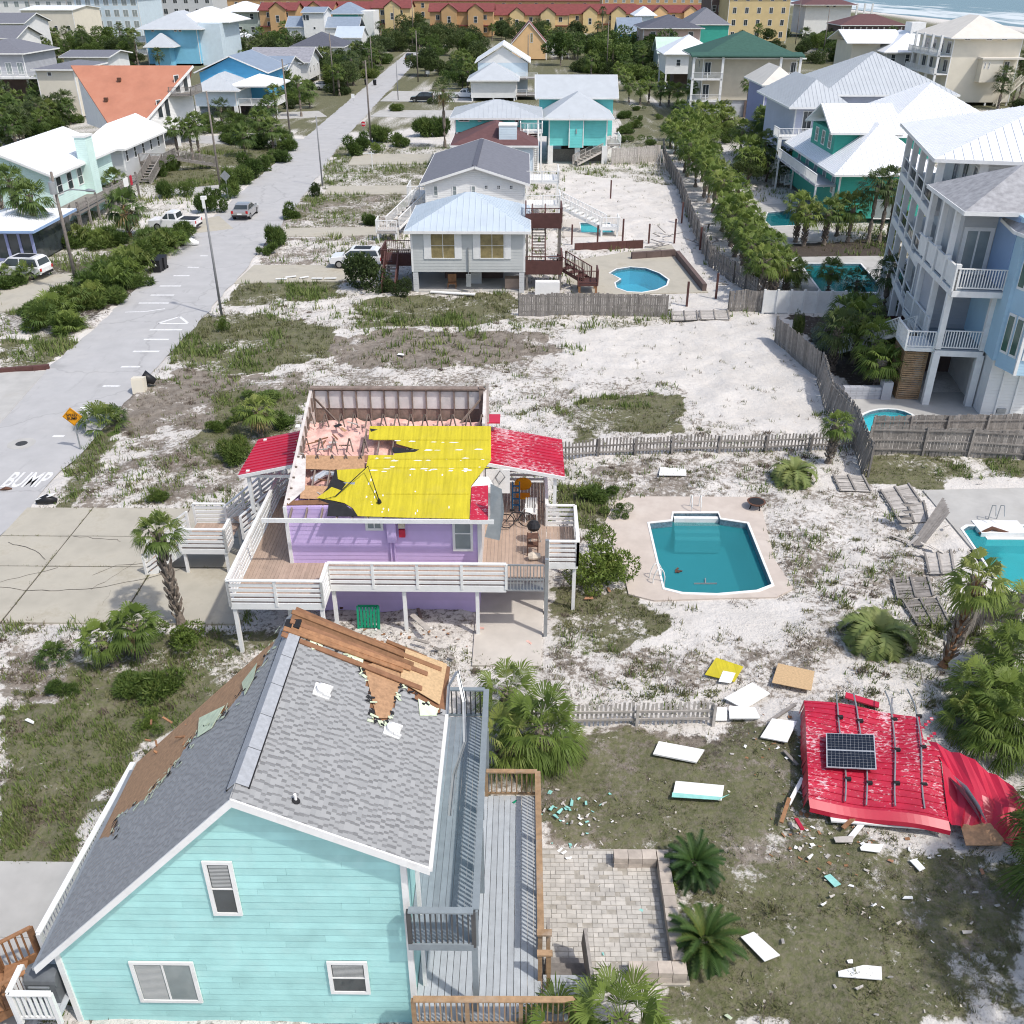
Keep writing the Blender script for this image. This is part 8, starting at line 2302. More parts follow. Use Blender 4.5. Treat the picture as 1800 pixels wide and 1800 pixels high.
	for sy in (-1,1):
		bx('headlight','light_white',root,l - .1,l + .01,sy * w * .75 - .2,sy * w * .75 + .2,.68,.84); bx('tail_light','light_red',root,-l - .015,-l + .1,sy * w * .84 - .12,sy * w * .84 + .1,.72,.98); bx('mirror',paint,root,.17 * L,.17 * L + .12,sy * (w + .1) - .1,sy * (w + .1) + .1,1.05,1.2)
	bx('bumper','black_plastic',root,-l - .04,-l + .1,-w * .85,w * .85,.38,.56); bx('bumper','black_plastic',root,l - .1,l + .04,-w * .85,w * .85,.36,.52)
	bx('number_plate','sign_white',root,-l - .05,-l - .035,-.25,.25,.6,.75)
	if kind == 'pickup': bx('load_bed','black_plastic',root,-l + .1,-.14 * L,-w * .82,w * .82,1.03,1.095)
	if kind == 'suv': bx('roof_panel','black_plastic',root,-.3 * L,.02 * L,-w * .55,w * .55,H,H + .02)
	return root
car(40,486,R(172),'white sport utility car in front of the blue framed sunroom','car_white','suv',4.9,1.95,1.82)
car(310,402,R(176),'white pickup truck parked across the left driveway','car_white','pickup',5.0,1.9,1.75,'truck')
car(432,380,R(90),'silver sedan parked on the left side of the street','car_silver','sedan',4.5,1.85,1.45)
car(628,468,R(178),'white car half hidden behind the dark shrub by the grey house','car_white','suv',4.6,1.9,1.65)
car(742,179,R(178),'black sport utility car parked on the right far driveway','car_black','suv',4.6,1.9,1.75)
car(571,157,R(12),'white hatchback parked behind the pole on the left','car_white','suv',4.5,1.9,1.6)
car(721,107,R(86),'dark car at the far left edge of the street','car_black','suv',5.0,2.2,2.0)
car(818,172,R(170),'white pickup beside the narrow white beach house','car_white','pickup',5.0,1.9,1.75,'truck')
# ================================================================== WRECKED RED ROOF AND DEBRIS
wr = empty('wrecked_roof',(11.5,23,0),'blown off red metal roof crumpled on the grass with bent rails','debris')
# surface: left and right edge curves in the place, far to near
nu,nv = 40,30
A,B_,C_,D_ = G(1413,1231,.75),G(1640,1262,.95),G(1668,1442,.55),G(1421,1404,.6)
def wsurf(u,v):
	p = (A * (1 - u) + B_ * u) * (1 - v) + (D_ * (1 - u) + C_ * u) * v
	p.z += .10 * math.sin(u * 7 + v * 3) * (.3 + .7 * u) + .05 * math.sin(v * 9 + u * 4) + .12 * math.sin(math.pi * v) * (1 - u)
	return p
mb = MB()
for i in range(nu + 1):
	for j in range(nv + 1): mb.v.append(tuple(wsurf(i / nu,j / nv)))
for i in range(nu):
	for j in range(nv):
		if i > nu * .88 and j < nv * .32 and (i + j) % 5 < 4: continue
		q = i * (nv + 1) + j; mb.f.append((q,q + 1,q + nv + 2,q + nv + 1))
o = mb.build('roof_sheet','red_scuffed',wr,True)
ri = MB()
for k in range(17):
	v = (k + .5) / 17
	for i in range(14):
		a,b = wsurf(i / 14 * (.86 if v < .33 else 1),v),wsurf((i + 1) / 14 * (.86 if v < .33 else 1),v); ri.bar(a + Vector((0,0,.012)),b + Vector((0,0,.012)),.05,.025)
ri.build('ribs','red_scuffed',wr)
# near eave lip, left edge, twisted right part
lip = MB()
for i in range(20):
	a,b = wsurf(i / 20,1),wsurf((i + 1) / 20,1); dn = Vector((0,-.26,-.14))
	lip.poly([a,b,b + dn,a + dn]); lip.poly([a + dn,b + dn,b + dn + Vector((0,-.02,-.16)),a + dn + Vector((0,-.02,-.16))])
lip.build('eave_lip','red_metal',wr)
le = MB()
for j in range(14):
	a,b = wsurf(0,j / 14),wsurf(0,(j + 1) / 14); le.poly([a,b,b + Vector((-.10 + rnd.uniform(-.04,.04),0,-.45)),a + Vector((-.10 + rnd.uniform(-.04,.04),0,-.45))])
le.build('torn_edge','red_metal',wr)
E0 = [wsurf(.93,.28),wsurf(1,.5),wsurf(1,.75),wsurf(1,1)]
tw = MB(); rows = []
far_ = [G(1700,1330,1.1),G(1725,1400,.7),G(1722,1432,.5),G(1700,1462,.25)]
far2 = [G(1765,1372,.9),G(1785,1420,.6),G(1780,1452,.35),G(1765,1480,.15)]
far3 = [G(1840,1440,.6),G(1845,1465,.45),G(1845,1485,.3),G(1840,1505,.1)]
for row in (E0,far_,far2,far3): rows.append(row)
fine = []
for r0,r1 in zip(rows,rows[1:]):
	for s in range(5): fine.append([a + (b - a) * (s / 5) + Vector((0,0,.08 * math.sin(s * 1.7 + k))) for k,(a,b) in enumerate(zip(r0,r1))])
fine.append(rows[-1])
for r in fine: tw.v += [tuple(p) for p in r]
for i in range(len(fine) - 1):
	for j in range(3): q = i * 4 + j; tw.f.append((q,q + 1,q + 5,q + 4))
tw.build('twisted_sheet','red_metal',wr,False)
fl = MB(); q = [G(1675,1362,.9),G(1700,1382,1.15),G(1722,1415,.95),G(1736,1447,.5),G(1712,1415,.55),G(1692,1385,.75)]; fl.poly(q).build('bent_flashing','white_metal',wr); MB().poly([p + Vector((-.10,.02,-.10)) for p in q]).build('flashing_back','metal_grey',wr)
# conduits with clamps
for px0,px1,py0,py1 in ((1474,1484,1215,1402),(1506,1524,1218,1408),(1558,1580,1210,1412),(1596,1632,1205,1415)):
	pts = []
	for k in range(12):
		t = k / 11; px_ = px0 + (px1 - px0) * t + 5 * math.sin(t * 5 + px0); py_ = py0 + (py1 - py0) * t
		p = G(px_,py_,.8); u_ = min(max((px_ - 1413) / 240,0),1); v_ = min(max((py_ - 1235) / 180,0),1)
		p.z = wsurf(u_,v_).z + .08 if py_ > 1238 else .9 - (1238 - py_) * .008
		pts.append(p)
	MB().tube(pts,.028,7).build('conduit','metal_grey',wr)
	for k in (3,6,9): p = pts[k]; bx('clamp','felt',wr,p.x - .02,p.x + .16,p.y - .05,p.y + .05,p.z - .07,p.z + .04)
# purlins and joists below
for k in range(7): a = wsurf(.02 + k * .14,.98); stick('joist','wood_new',wr,a - Vector((0,0,.28)),wsurf(.02 + k * .14,.02) - Vector((0,0,.28)),.05,.18)
stick('fascia_board','white',wr,G(1460,1440,.2),G(1650,1455,.2),.20,.06); stick('fascia_board','white',wr,G(1517,1446,.15),G(1494,1474,.06),.16,.04); stick('red_trim','red_metal',wr,G(1486,1222,.3),G(1545,1240,.2),.3,.06)
stick('broken_beam','wood_weathered',wr,G(1398,1238,.4),G(1350,1270,.1),.12,.08); stick('broken_beam','wood_weathered',wr,G(1378,1320,.2),G(1402,1345,.15),.10,.06)
# solar panel
sp_ = empty('solar_panel',G(1495,1320,1.0),'dark blue solar panel still clamped to the wrecked red roof','solar panel')
Q = [G(1453,1348,.98),G(1541,1352,.98),G(1537,1291,1.06),G(1452,1288,1.06)]
U = (Q[1] - Q[0]); V_ = (Q[3] - Q[0]); nn = U.cross(V_).normalized()
for half in (0,1):
	a = Q[0] + V_ * (.5 * half); b = Q[1] + (Q[2] - Q[1]) * (.5 * half); c = Q[1] + (Q[2] - Q[1]) * (.5 * half + .495); d = Q[0] + V_ * (.5 * half + .495)
	MB().plate([a,b,c,d],.04).build('panel_frame','pv_line',sp_)
	for i in range(12):
		for j in range(6):
			def at(u,v): return (a * (1 - u) + b * u) * (1 - v) + (d * (1 - u) + c * u) * v + nn * .004
			e = .03; cell = MB().poly([at(.02 + (i + e) / 12 * .96,.03 + (j + e) / 6 * .94),at(.02 + (i + 1 - e) / 12 * .96,.03 + (j + e) / 6 * .94),at(.02 + (i + 1 - e) / 12 * .96,.03 + (j + 1 - e) / 6 * .94),at(.02 + (i + e) / 12 * .96,.03 + (j + 1 - e) / 6 * .94)])
			cell.build('cell','pv_cell',sp_)
# boards strewn about
def sheet(quad,label,mat='foam_board',t=.05,lift=.10,tiltz=(0,0,0,0),name='insulation_board',cat='board',group=None):
	Q = [G(*p) for p in quad]
	zz = max(ground_z(q.x,q.y) for q in Q)
	Q = [Vector((q.x,q.y,zz + lift + (tiltz[i] if i < 4 else 0))) for i,q in enumerate(Q)]
	n = (Q[1] - Q[0]).cross(Q[2] - Q[0])
	if n.z < 0: Q = Q[::-1]
	o = MB().plate(Q,t).build(name,mat); tag(o,label,cat,group); return o
sheet([(1147,1335),(1157,1313),(1237,1328),(1223,1350)],'white foam board on the grass, upper of two left of the red roof',t=.06)
sheet([(1182,1402),(1187,1379),(1272,1387),(1268,1412)],'white foam board with torn edge below another on the grass',t=.06)
sheet([(1181,1400),(1268,1408),(1281,1403),(1262,1413),(1180,1408)],'thin pale strip along the torn foam board','teal_scrap',.015,.16)
sheet([(1272,1231),(1321,1207),(1352,1226),(1308,1250)],'white square board standing out on the sand near the yellow sheet',t=.05,tiltz=(0,.1,.1,0))
sheet([(1251,1248),(1278,1249),(1277,1271),(1254,1271)],'small white board at the end of the picket fence',t=.05); sheet([(1280,1250),(1326,1253),(1335,1272),(1281,1272)],'white board beside the picket fence end',t=.05)
sheet([(1335,1305),(1355,1276),(1398,1283),(1382,1314)],'white board lying askew at the red roof left edge',t=.05,tiltz=(0,.1,.15,0))
sheet([(1238,1192),(1258,1162),(1306,1178),(1290,1205)],'yellow roof sheet with white torn corner on the sand','yellow_roof',.02,.12,name='roof_sheet',cat='sheet')
sheet([(1262,1205),(1270,1186),(1292,1190),(1284,1208)],'white torn corner patch of the yellow sheet','foam_board',.01,.135,name='torn_patch',cat='sheet')
sheet([(1355,1210),(1366,1176),(1430,1190),(1424,1224)],'tan plywood sheet above the red roof','osb',.02,.15,name='plywood_sheet',cat='plywood')
sheet([(1693,1500),(1678,1442),(1735,1460),(1760,1490),(1755,1500)],'brown plywood sheet under the right end of the red roof','osb_dark',.025,.25,name='plywood_sheet',cat='plywood')
sheet([(1301,1652),(1324,1643),(1370,1684),(1343,1695)],'white rectangular board on the grass beside the lower sago palm',t=.03)
sheet([(1472,1712),(1517,1701),(1548,1704),(1549,1727),(1473,1721)],'white tapered board lying at the bottom of the yard',t=.03)
sheet([(1598,1514),(1610,1511),(1626,1528),(1616,1533)],'small white plank in the dark shade of the yard',t=.03); sheet([(1448,1542),(1459,1538),(1478,1556),(1467,1561)],'small aqua plank on the brown grass','teal_scrap',.02)
sheet([(1510,1495),(1518,1488),(1552,1490),(1545,1504),(1512,1500)],'white angular scrap below the red roof',t=.02); sheet([(1464,1475),(1500,1473),(1498,1484),(1468,1484)],'pale plank scrap below the white fascia','wood_pale',.03)
sheet([(1158,840),(1160,826),(1205,830),(1206,841)],'white board lying on the sand behind the pool',t=.05)
sheet([(960,1506),(968,1503),(1022,1542),(1018,1552),(1008,1547)],'long turquoise siding board on the patio edge','teal_scrap',.02,.06,name='siding_board'); sheet([(1040,1497),(1050,1493),(1075,1520),(1066,1522)],'pale plank lying at the patio top edge','wood_pale',.02,.06)
sheet([(1085,1572),(1088,1564),(1130,1568),(1128,1576)],'thin aqua board on the pavers','teal_scrap',.015,.06,name='siding_board'); sheet([(1052,1660),(1086,1644),(1088,1652),(1056,1668)],'cream plank on the pavers by the deck stairs','wood_pale',.02,.06)
sheet([(962,1645),(972,1662),(978,1655),(968,1640)],'small cream plank beside the deck stairs','wood_pale',.03,.08); sheet([(728,1100),(760,1130),(750,1132),(722,1106)],'pale plank sticking out of the heap','wood_pale',.03,.5)
cnt_ = {}
for px_,py_,mt in sorted(((970,1425,'teal_scrap'),(985,1430,'teal_scrap'),(998,1424,'teal_scrap'),(1005,1416,'teal_scrap'),(977,1440,'teal_scrap'),(957,1428,'wood_pale'),(1030,1415,'teal_scrap'),(1005,1450,'wood_pale'),(992,1500,'foam_board'),(1000,1510,'foam_board'),(985,1495,'foam_board'),(905,1450,'green_plastic'),(1125,1600,'teal_scrap'),(1060,1678,'teal_scrap'),
					 (1425,1506,'foam_board'),(1448,1590,'foam_board'),(1463,1577,'wood_pale'),(1536,1592,'foam_board'),(1596,1578,'foam_board'),(1565,1515,'terracotta'),(1725,1535,'terracotta'),(1712,1575,'wood_pale'),(1707,1625,'wood_pale'),(1700,1640,'wood_pale'),(1375,1660,'wood_pale'),(1565,1718,'wood_pale'),(1510,1740,'wood_pale'),(1467,1735,'wood_pale'),(1280,1790,'felt_green'),(1540,1785,'wood_pale'),(55,1275,'foam_board'),(705,625,'foam_board'),(1580,745 + 880,'wood_pale'),(1070,1040,'terracotta'),(1035,1055,'terracotta'),(845,1105,'insulation'),(930,1130,'insulation'))):
	s = rnd.uniform(5,10); a = rnd.uniform(0,3.1); dx,dy = math.cos(a) * s,math.sin(a) * s * .6
	lift = 1.03 if (px_,py_) == (905,1450) else .08
	q = [(px_ - dx - dy * .5,py_ - dy + dx * .25),(px_ + dx - dy * .5,py_ + dy + dx * .25),(px_ + dx * .8 + dy * .5,py_ + dy - dx * .3),(px_ - dx * .7 + dy * .4,py_ - dy - dx * .25)]
	nm_ = {'teal_scrap': 'aqua siding','foam_board': 'white foam','wood_pale': 'pale timber','terracotta': 'reddish tile','green_plastic': 'green plastic','felt_green': 'pale green underlay','insulation': 'pink insulation'}[mt]
	ar = 'beside the patio' if px_ < 1140 and py_ > 1380 else 'in the yard below the red roof' if py_ > 1480 else 'near the lilac house' if py_ > 1000 and px_ > 800 else 'on the left lots'
	i_ = cnt_[nm_,ar] = cnt_.get((nm_,ar),-1) + 1
	sheet(q,'%s scrap of %s from the left %s' % (ORD[i_],nm_,ar),mt,.02,lift,(0,rnd.uniform(0,.06),rnd.uniform(0,.06),0),'scrap','scrap','%s scraps %s' % (nm_,ar))
for (p0,p1,lb,mt) in (((1480,1462),(1500,1448),'splintered timber by the red roof corner','wood_new'),((1372,1452),(1385,1415),'orange splintered post beside the roof corner','wood_new'),((1398,1445),(1408,1470),'curled red trim strip near the roof corner','red_metal'),((1385,1420),(1408,1380),'pale torn strip along the roof left edge','foam_board'),((600,1075),(618,1050),'dark stick leaning by the green gate','wood_brown'),((735,1075),(741,1098),'thin post stub near the lilac wall','stud')):
	a,b = G(*p0) + Vector((0,0,.15)),G(*p1) + Vector((0,0,.3)); tag(stick('timber_scrap',mt,None,a,b,.12,.06),lb,'timber')
# countless small scraps round the wreck, the patio and the houses
def scraps(spots,n,mat,seed):
	r = random.Random(seed); mb = MB()
	for k in range(n):
		px_,py_,sx,sy = spots[k % len(spots)]; p = G(r.gauss(px_,sx),r.gauss(py_,sy)); p.z = ground_z(p.x,p.y) + .05
		l = r.uniform(.02,.09); w = l * r.uniform(.2,.8); a = r.uniform(0,6.3); e = Vector((math.cos(a),math.sin(a),r.uniform(-.2,.3))); g = Vector((-math.sin(a),math.cos(a),r.uniform(-.1,.2)))
		mb.plate([p - e * l - g * w,p + e * l - g * w * r.uniform(.4,1),p + e * l * r.uniform(.5,1) + g * w,p - e * l * r.uniform(.5,1) + g * w],.012)
	return tag(mb.build('debris_scraps',mat),'tiny torn %s scraps scattered around the wreckage' % {'foam_board': 'white','wood_pale': 'timber','teal_scrap': 'aqua','wood_new': 'brown wood'}[mat],'litter',kind='stuff')
SP = [(1400,1430,22,30),(1350,1300,45,30),(1500,1490,80,18),(1010,1500,50,25),(1080,1600,50,50),(1560,1590,150,80),(1000,1430,35,18),(700,1120,60,10)]
scraps(SP,90,'foam_board',1); scraps(SP,130,'wood_pale',2); scraps(SP[3:5] + SP[6:7],36,'teal_scrap',3); scraps(SP[:3] + SP[7:],90,'wood_new',4)
# fire bowl, step box
p = G(1328,893); fb = empty('fire_bowl',p,'round rusty fire bowl on the pool terrace','fire bowl')
MB().tube([p + Vector((0,0,.18)),p + Vector((0,0,.26)),p + Vector((0,0,.36)),p + Vector((0,0,.38))],[.15,.34,.44,.46],18).build('bowl','rust',fb); MB().tube([p + Vector((0,0,.365)),p + Vector((0,0,.39))],.36,18).build('mesh_lid','felt',fb)
for a in range(4): t = a * 1.57 + .4; stick('leg','felt',fb,p + Vector((math.cos(t) * .28,math.sin(t) * .28,.25)),p + Vector((math.cos(t) * .36,math.sin(t) * .36,0)),.04,.04)
p = G(1752,922); bxx = empty('pool_steps',p,'white step box at the head of the bright blue pool','pool steps')
MB().box(p.x - 1.1,p.x + 1.1,p.y - .9,p.y + .3,-.15,.06).build('box','white',bxx); MB().box(p.x - .9,p.x + .9,p.y - 1.15,p.y - .92,-.5,-.12).build('step','white',bxx)
lr = MB()
for s in (-.2,.2): lr.tube([p + Vector((s,.5,0)),p + Vector((s,.45,.8)),p + Vector((s,.15,.95)),p + Vector((s,-.1,.5))],.025,6)
lr.build('hand_rail','metal_grey',bxx)
p = G(1750,940,-.1); tag(MB().tube([p + Vector((-.8,0,.05)),p + Vector((-.2,.1,.3)),p + Vector((.6,0,.1))],[.06,.1,.06],7).build('sunken_chair','rust'),'dark red tangle half sunk under the pool step box','debris')
# flat driftwood on the rear lot, white planks near grey house
a,b = G(757,515),G(835,520); tag(stick('white_plank','foam_board',None,a + Vector((0,0,.12)),b + Vector((0,0,.12)),.35,.08),'long white plank in the grass before the grey stilt house','plank')
for k in range(5): a = G(480 + k * 22 + rnd.uniform(-5,5),491 + rnd.uniform(-2,2)); tag(stick('white_plank','foam_board',None,a + Vector((0,0,.1)),a + Vector((rnd.uniform(.5,1.2),rnd.uniform(-.2,.3),.15)),.25,.05),'%s white scrap from the left along the edge of the sandy driveway' % ORD[k],'plank','white scraps along the driveway edge')
p = G(1160,305); tp = empty('wire_cone',p,'pale wire cone trellis leaning by the dark fence','trellis')
for a in range(7): t = a * .9; stick('wire','wood_pale',tp,p + Vector((math.cos(t) * 1.2,math.sin(t) * 1.2,0)),p + Vector((0,0,3.0)),.06,.06)
# ================================================================== PLANTS IN PLACE
def P2(px_,py_): p = G(px_,py_); return p.x,p.y
x,y = P2(318,1097); palm(x,y,4.3,'tall slim palm with shaggy trunk beside the lilac house driveway','sabal',.95,lean=(-.25,.2),thick=1.15)
x,y = P2(250,1160); palm(x,y,1.7,'stout palm with dead fronds, right of a pair below the driveway','lush',.95,skirt=True,thick=1.25)
x,y = P2(202,1168); palm(x,y,1.3,'leaning palm, left of a pair below the driveway','lush',.85,lean=(-.3,0),thick=1.1)
for (px_,py_,s,lb) in ((320,1135,1.0,'low green shrub at the foot of the tall palm'),(98,1165,.75,'small palmetto clump on the sandy slope at left')):
	x,y = P2(px_,py_); (bush(x,y,s,s * .9,lb,'lush') if px_ > 200 else palm(x,y,.1,lb,'palmettod',.8,name='palmetto'))
for i,(px_,py_,sx,sz,kd,lb) in enumerate(((275,1215,.95,.8,'spikyd','dark scrubby bush between the palms and the brown roof'),(235,1210,.8,.5,'spikyd','low scrub bush left of the dark bush'),(115,1220,.5,.4,'spikyd','small scrub tuft on the left slope'),(265,1275,.55,.4,'lush','small bright green plant at the brown roof edge'),(285,880,.55,.45,'spiky','small green clump on the sand beyond the driveway'),(1000,1000,.01,.01,'bush',''))):
	if lb: x,y = P2(px_,py_); bush(x,y,sx,sz,lb,kd)
x,y = P2(1060,1015); bush(x,y,1.55,1.7,'large rounded green bush beside the white landing','lush'); x,y = P2(1035,1035); bush(x,y,1.1,1.1,'smaller green bush merged into the large rounded one','lush')
x,y = P2(1085,905); bush(x,y,.6,.6,'small bush at the corner of the pool terrace','bush'); x,y = P2(1050,880); bush(x,y,.9,.6,'low green bush left of the pool terrace','spiky')
# palms right of the teal house
for (px_,py_,h,s,lb) in ((893,1262,1.3,1.25,'rear fan palm of the three beside the grey upper deck'),(948,1335,1.5,1.55,'large right fan palm of the three beside the grey upper deck'),(885,1345,1.1,1.25,'lower left fan palm of the three beside the wooden deck'),(975,1330,.8,1.1,'small outer fan palm next to the large one')):
	x,y = P2(px_,py_); palm(x,y,h,lb,'near',s,thick=1.2)
x,y = P2(1085,1860); palm(x,y,1.6,'big fan palm at the bottom edge by the deck stairs','near',1.3,thick=1.2); x,y = P2(985,1865); palm(x,y,1.0,'fan palm spreading under the wooden rail at the bottom edge','near',1.3,thick=1.2)
# sago palms
for (px_,py_,s,lb) in ((1218,1535,1.05,'sago palm with yellowing fronds beside the patio wall'),(1236,1672,1.2,'dark sago palm, nearer of two beside the patio wall')):
	x,y = P2(px_,py_); palm(x,y,.45,lb,'sago',s,thick=1.4,name='sago_palm')
x,y = P2(1185,1550); bush(x,y,.4,.45,'yellow green sprout at the foot of the sago palm','lush')
# feather palms and the small palm by the fence
x,y = P2(1538,1130); palm(x,y,.35,'arching feathery palm on the sand right of the pool','feather',1.1,thick=1.6,name='feather_palm'); x,y = P2(1392,846); palm(x,y,.45,'arching feathery palm beyond the fire bowl','feather',.92,thick=1.6,name='feather_palm')
x,y = P2(1455,816); palm(x,y,2.3,'short trunked palm standing at the picket fence end','lush',.85,lean=(.15,0),thick=1.2)
x,y = P2(1660,1168); palm(x,y,4.1,'tall palm with reddish trunk beside the fallen panels','lush',1.15,lean=(.25,-.2),thick=1.25,red=True)
# cluster at the right edge
for i,(px_,py_,h,s) in enumerate(((1800,1125,1.4,1.5),(1760,1190,1.3,1.5),(1800,1215,1.5,1.6),(1715,1245,.9,1.35),(1755,1285,1.3,1.55),(1700,1285,.6,1.2),(1795,1330,1.4,1.6),(1740,1320,.9,1.4),(1845,1490,1.2,1.5),(1845,1580,1.4,1.5))):
	x,y = P2(px_,py_); palm(x,y,h,'%s fan palm from the back in the thicket at the right edge' % ORD[i],'near',s,group='palm thicket at the right edge',thick=1.1)
# tall palms just outside the picture on the right shade the yard
for i,(x,y,h) in enumerate(((16.2,15.0,6.0),(17.6,16.6,6.4),(16.0,13.2,5.6),(18.2,14.6,6.2))): palm(x,y,h,'%s tall palm beyond the right edge, its shade on the yard' % ORD[i],'near',1.9,group='shade palms',thick=1.3)
# purple house left garden
x,y = P2(458,765); palm(x,y,1.7,'palm with yellowing fronds behind the left red porch roof','lush',1.1,skirt=True)
for (px_,py_,sx,sz,kd,lb) in ((412,808,1.0,1.2,'spikyd','tall grassy bush left of the red porch roof'),(385,760,.6,.6,'spiky','spiky bush on the sand left of the palm'),(505,745,1.0,.7,'spiky','green thicket right of the yellowing palm'),(432,735,.8,.5,'spiky','thicket behind the yellowing palm'),(470,700,1.1,.45,'spiky','low green thicket above the lilac house')):
	x,y = P2(px_,py_); bush(x,y,sx,sz,lb,kd)
x,y = P2(178,752); palm(x,y,.25,'dark spiky palmetto at the roadside, left half of a pair','palmettod',1.6,name='palmetto'); x,y = P2(200,742); palm(x,y,.2,'dark spiky palmetto at the roadside, right half of a pair','palmettod',.95,name='palmetto')
x,y = P2(393,582); bush(x,y,.6,.9,'small leafy plant at the foot of the slim pole','lush')
# shrubs by grey house
x,y = P2(640,508); bush(x,y,2.5,3.1,'big dark round shrub left of the grey stilt house','dark'); x,y = P2(680,515); bush(x,y,1.0,1.3,'low dark shrub beside the grey house stairs','dark'); x,y = P2(708,518); bush(x,y,.9,1.5,'dark shrub against the grey house corner post','dark')
x,y = P2(1085,552); bush(x,y,.6,.8,'small shrub growing at the grey fence','bush')
x,y = P2(555,345); bush(x,y,1.0,1.6,'small dark shrub on the road edge','dark'); x,y = P2(515,385); bush(x,y,1.1,1.2,'spiky green shrub on the right road edge','spiky'); x,y = P2(487,432); bush(x,y,1.1,2.0,'bushy plant on the right road edge','spikyd'); x,y = P2(472,445); bush(x,y,.8,.9,'low plant at the right road edge below the bushy one','spiky'); x,y = P2(652,395); bush(x,y,.8,1.3,'dark plant beside the wooden landing','spikyd')
# hedge on the left of the street
HD = [(75,575,1.5,1.9),(108,555,1.6,2.2),(145,545,1.7,2.2),(122,580,1.4,1.5),(170,520,1.7,2.3),(195,500,1.8,2.6),(215,485,1.9,2.8),(235,470,1.8,2.6),(200,530,1.4,1.6),(232,505,1.5,1.8),(255,455,1.7,2.2),(282,440,1.7,2.3),(305,432,1.6,2.3),(320,425,1.4,1.9),(180,435,1.6,1.8),(150,425,1.5,1.6),(130,435,1.5,1.6),(210,430,1.5,1.8),(60,545,1.2,1.2),(30,500,1.3,1.2),(10,505,1.2,1.1)]
HD.sort(key=lambda q: -q[1])
for i,(px_,py_,sx,sz) in enumerate(HD): x,y = P2(px_,py_); bush(x,y,sx,sz * .68,'%s spiky shrub from the near end of the hedge along the left kerb' % ORD[i],('spiky','spikyd')[i % 2],'hedge shrubs along the left kerb')
for i,(px_,py_,s) in enumerate(((122,582,1.5),(78,576,1.7),(98,560,1.8),(128,548,2.0),(160,535,1.7),(150,520,1.8),(200,510,2.0),(180,503,1.8),(222,495,2.0),(50,494,1.4),(10,492,1.2),(240,480,2.0),(225,470,1.8),(290,446,1.7),(310,438,1.7),(262,436,1.7),(180,432,1.6),(140,428,1.5),(330,420,1.2))): x,y = P2(px_,py_); palm(x,y,.5,'%s palmetto from the near end rising from the left kerb hedge' % ORD[i],('palmetto','palmettod')[i % 2],s,'hedge palmettos along the left kerb',name='palmetto')
for (px_,py_,h,s,lb) in ((229,418,3.0,2.0,'thick palm with reddish trunk beside the white pickup'),(75,445,5.2,1.9,'tall palm in front of the mint house, right one'),(45,430,6.0,1.6,'tall palm in front of the mint house, middle one'),(14,410,5.8,1.4,'tall palm in front of the mint house, left one'),(208,355,2.4,1.5,'palm behind the grey deck steps of the mint house')):
	x,y = P2(px_,py_); palm(x,y,h,lb,'sabal',s,thick=1.5,red=(px_ == 229),skirt=(px_ == 229))
for i,(px_,py_,sx,sz) in enumerate(((360,375,1.3,1.8),(380,372,1.5,2.4),(292,348,1.2,2.0),(405,345,1.5,2.4),(328,344,1.3,1.8),(425,322,1.8,2.2),(445,312,1.7,2.2),(470,300,1.6,1.8),(495,285,1.7,1.8),(512,265,1.6,1.6),(285,310,1.4,2.2),(300,300,1.2,1.6),(500,330,.01,.01))):
	if sx > .1: x,y = P2(px_,py_); bush(x,y,sx,sz,'%s green shrub on the grassy verge left of the road, from the near end' % ORD[i],('spiky','bush','spikyd')[i % 3],'shrubs on the left grassy verge')
for i,(px_,py_,h,s) in enumerate(((315,283,4.5,1.6),(340,282,4.2,1.5),(352,280,5.0,1.6),(432,275,3.0,1.8),(460,245,1.2,2.0),(478,240,4.6,1.7),(487,215,5.0,1.6),(498,255,1.0,1.8),(530,205,5.5,1.5),(545,190,3.2,2.0))):
	x,y = P2(px_,py_); palm(x,y,h,'%s palm from the left around the prow house and grassy corner' % ORD[i],'sabal',s,'palms around the left corner',thick=1.5,boots=False)
# row along the right fence
RW = []
for i in range(38):
	t = i / 37; px_ = 1372 - 178 * t + (12 if i % 2 else -16) * (1 - .4 * t) + rnd.uniform(-6,6); py_ = 536 - 286 * t ** .92 + rnd.uniform(-4,4); RW.append((px_,py_,3.0 + rnd.uniform(-.7,.8) + .6 * t,1.3 + rnd.uniform(-.2,.3) + .35 * t))
for i,(px_,py_,h,s) in enumerate(RW): x,y = P2(px_,py_); palm(x - .9,y,h,'bright green palm in the fence row, %s counted from the near end' % ORD[i],'lush',s,'palm row along the right fence',thick=1.5,boots=i < 14,skirt=(i % 4 == 1))
# palm gardens right
for i,(px_,py_,h,s,kd) in enumerate(((1462,650,2.9,1.5,'darkpalm'),(1475,610,2.4,1.4,'sabal'),(1500,640,3.2,1.6,'lush'),(1510,600,2.4,1.4,'sabal'),(1530,665,2.6,1.6,'lush'),(1540,690,2.2,1.4,'lush'),(1560,655,1.6,1.3,'sabal'))):
	x,y = P2(px_,py_); palm(x,y,h,'%s fan palm from the left in the walled garden by the blue house' % ORD[i],kd,s,'palms in the walled garden',thick=1.3)
for i,(px_,py_,sx,sz,kd,lb) in enumerate(((1400,590,.5,2.2,'dark','dark upright conifer at the fence corner'),(1425,625,.9,.9,'silver','silver leaved shrub inside the garden fence'),(1440,600,.9,.8,'silver','second silver shrub behind the first'),(1490,560,.4,1.6,'dark','small dark conifer by the green pool'),(1590,545,1.0,.9,'bush','low shrub at the gallery house corner'))):
	x,y = P2(px_,py_); bush(x,y,sx,sz,lb,kd)
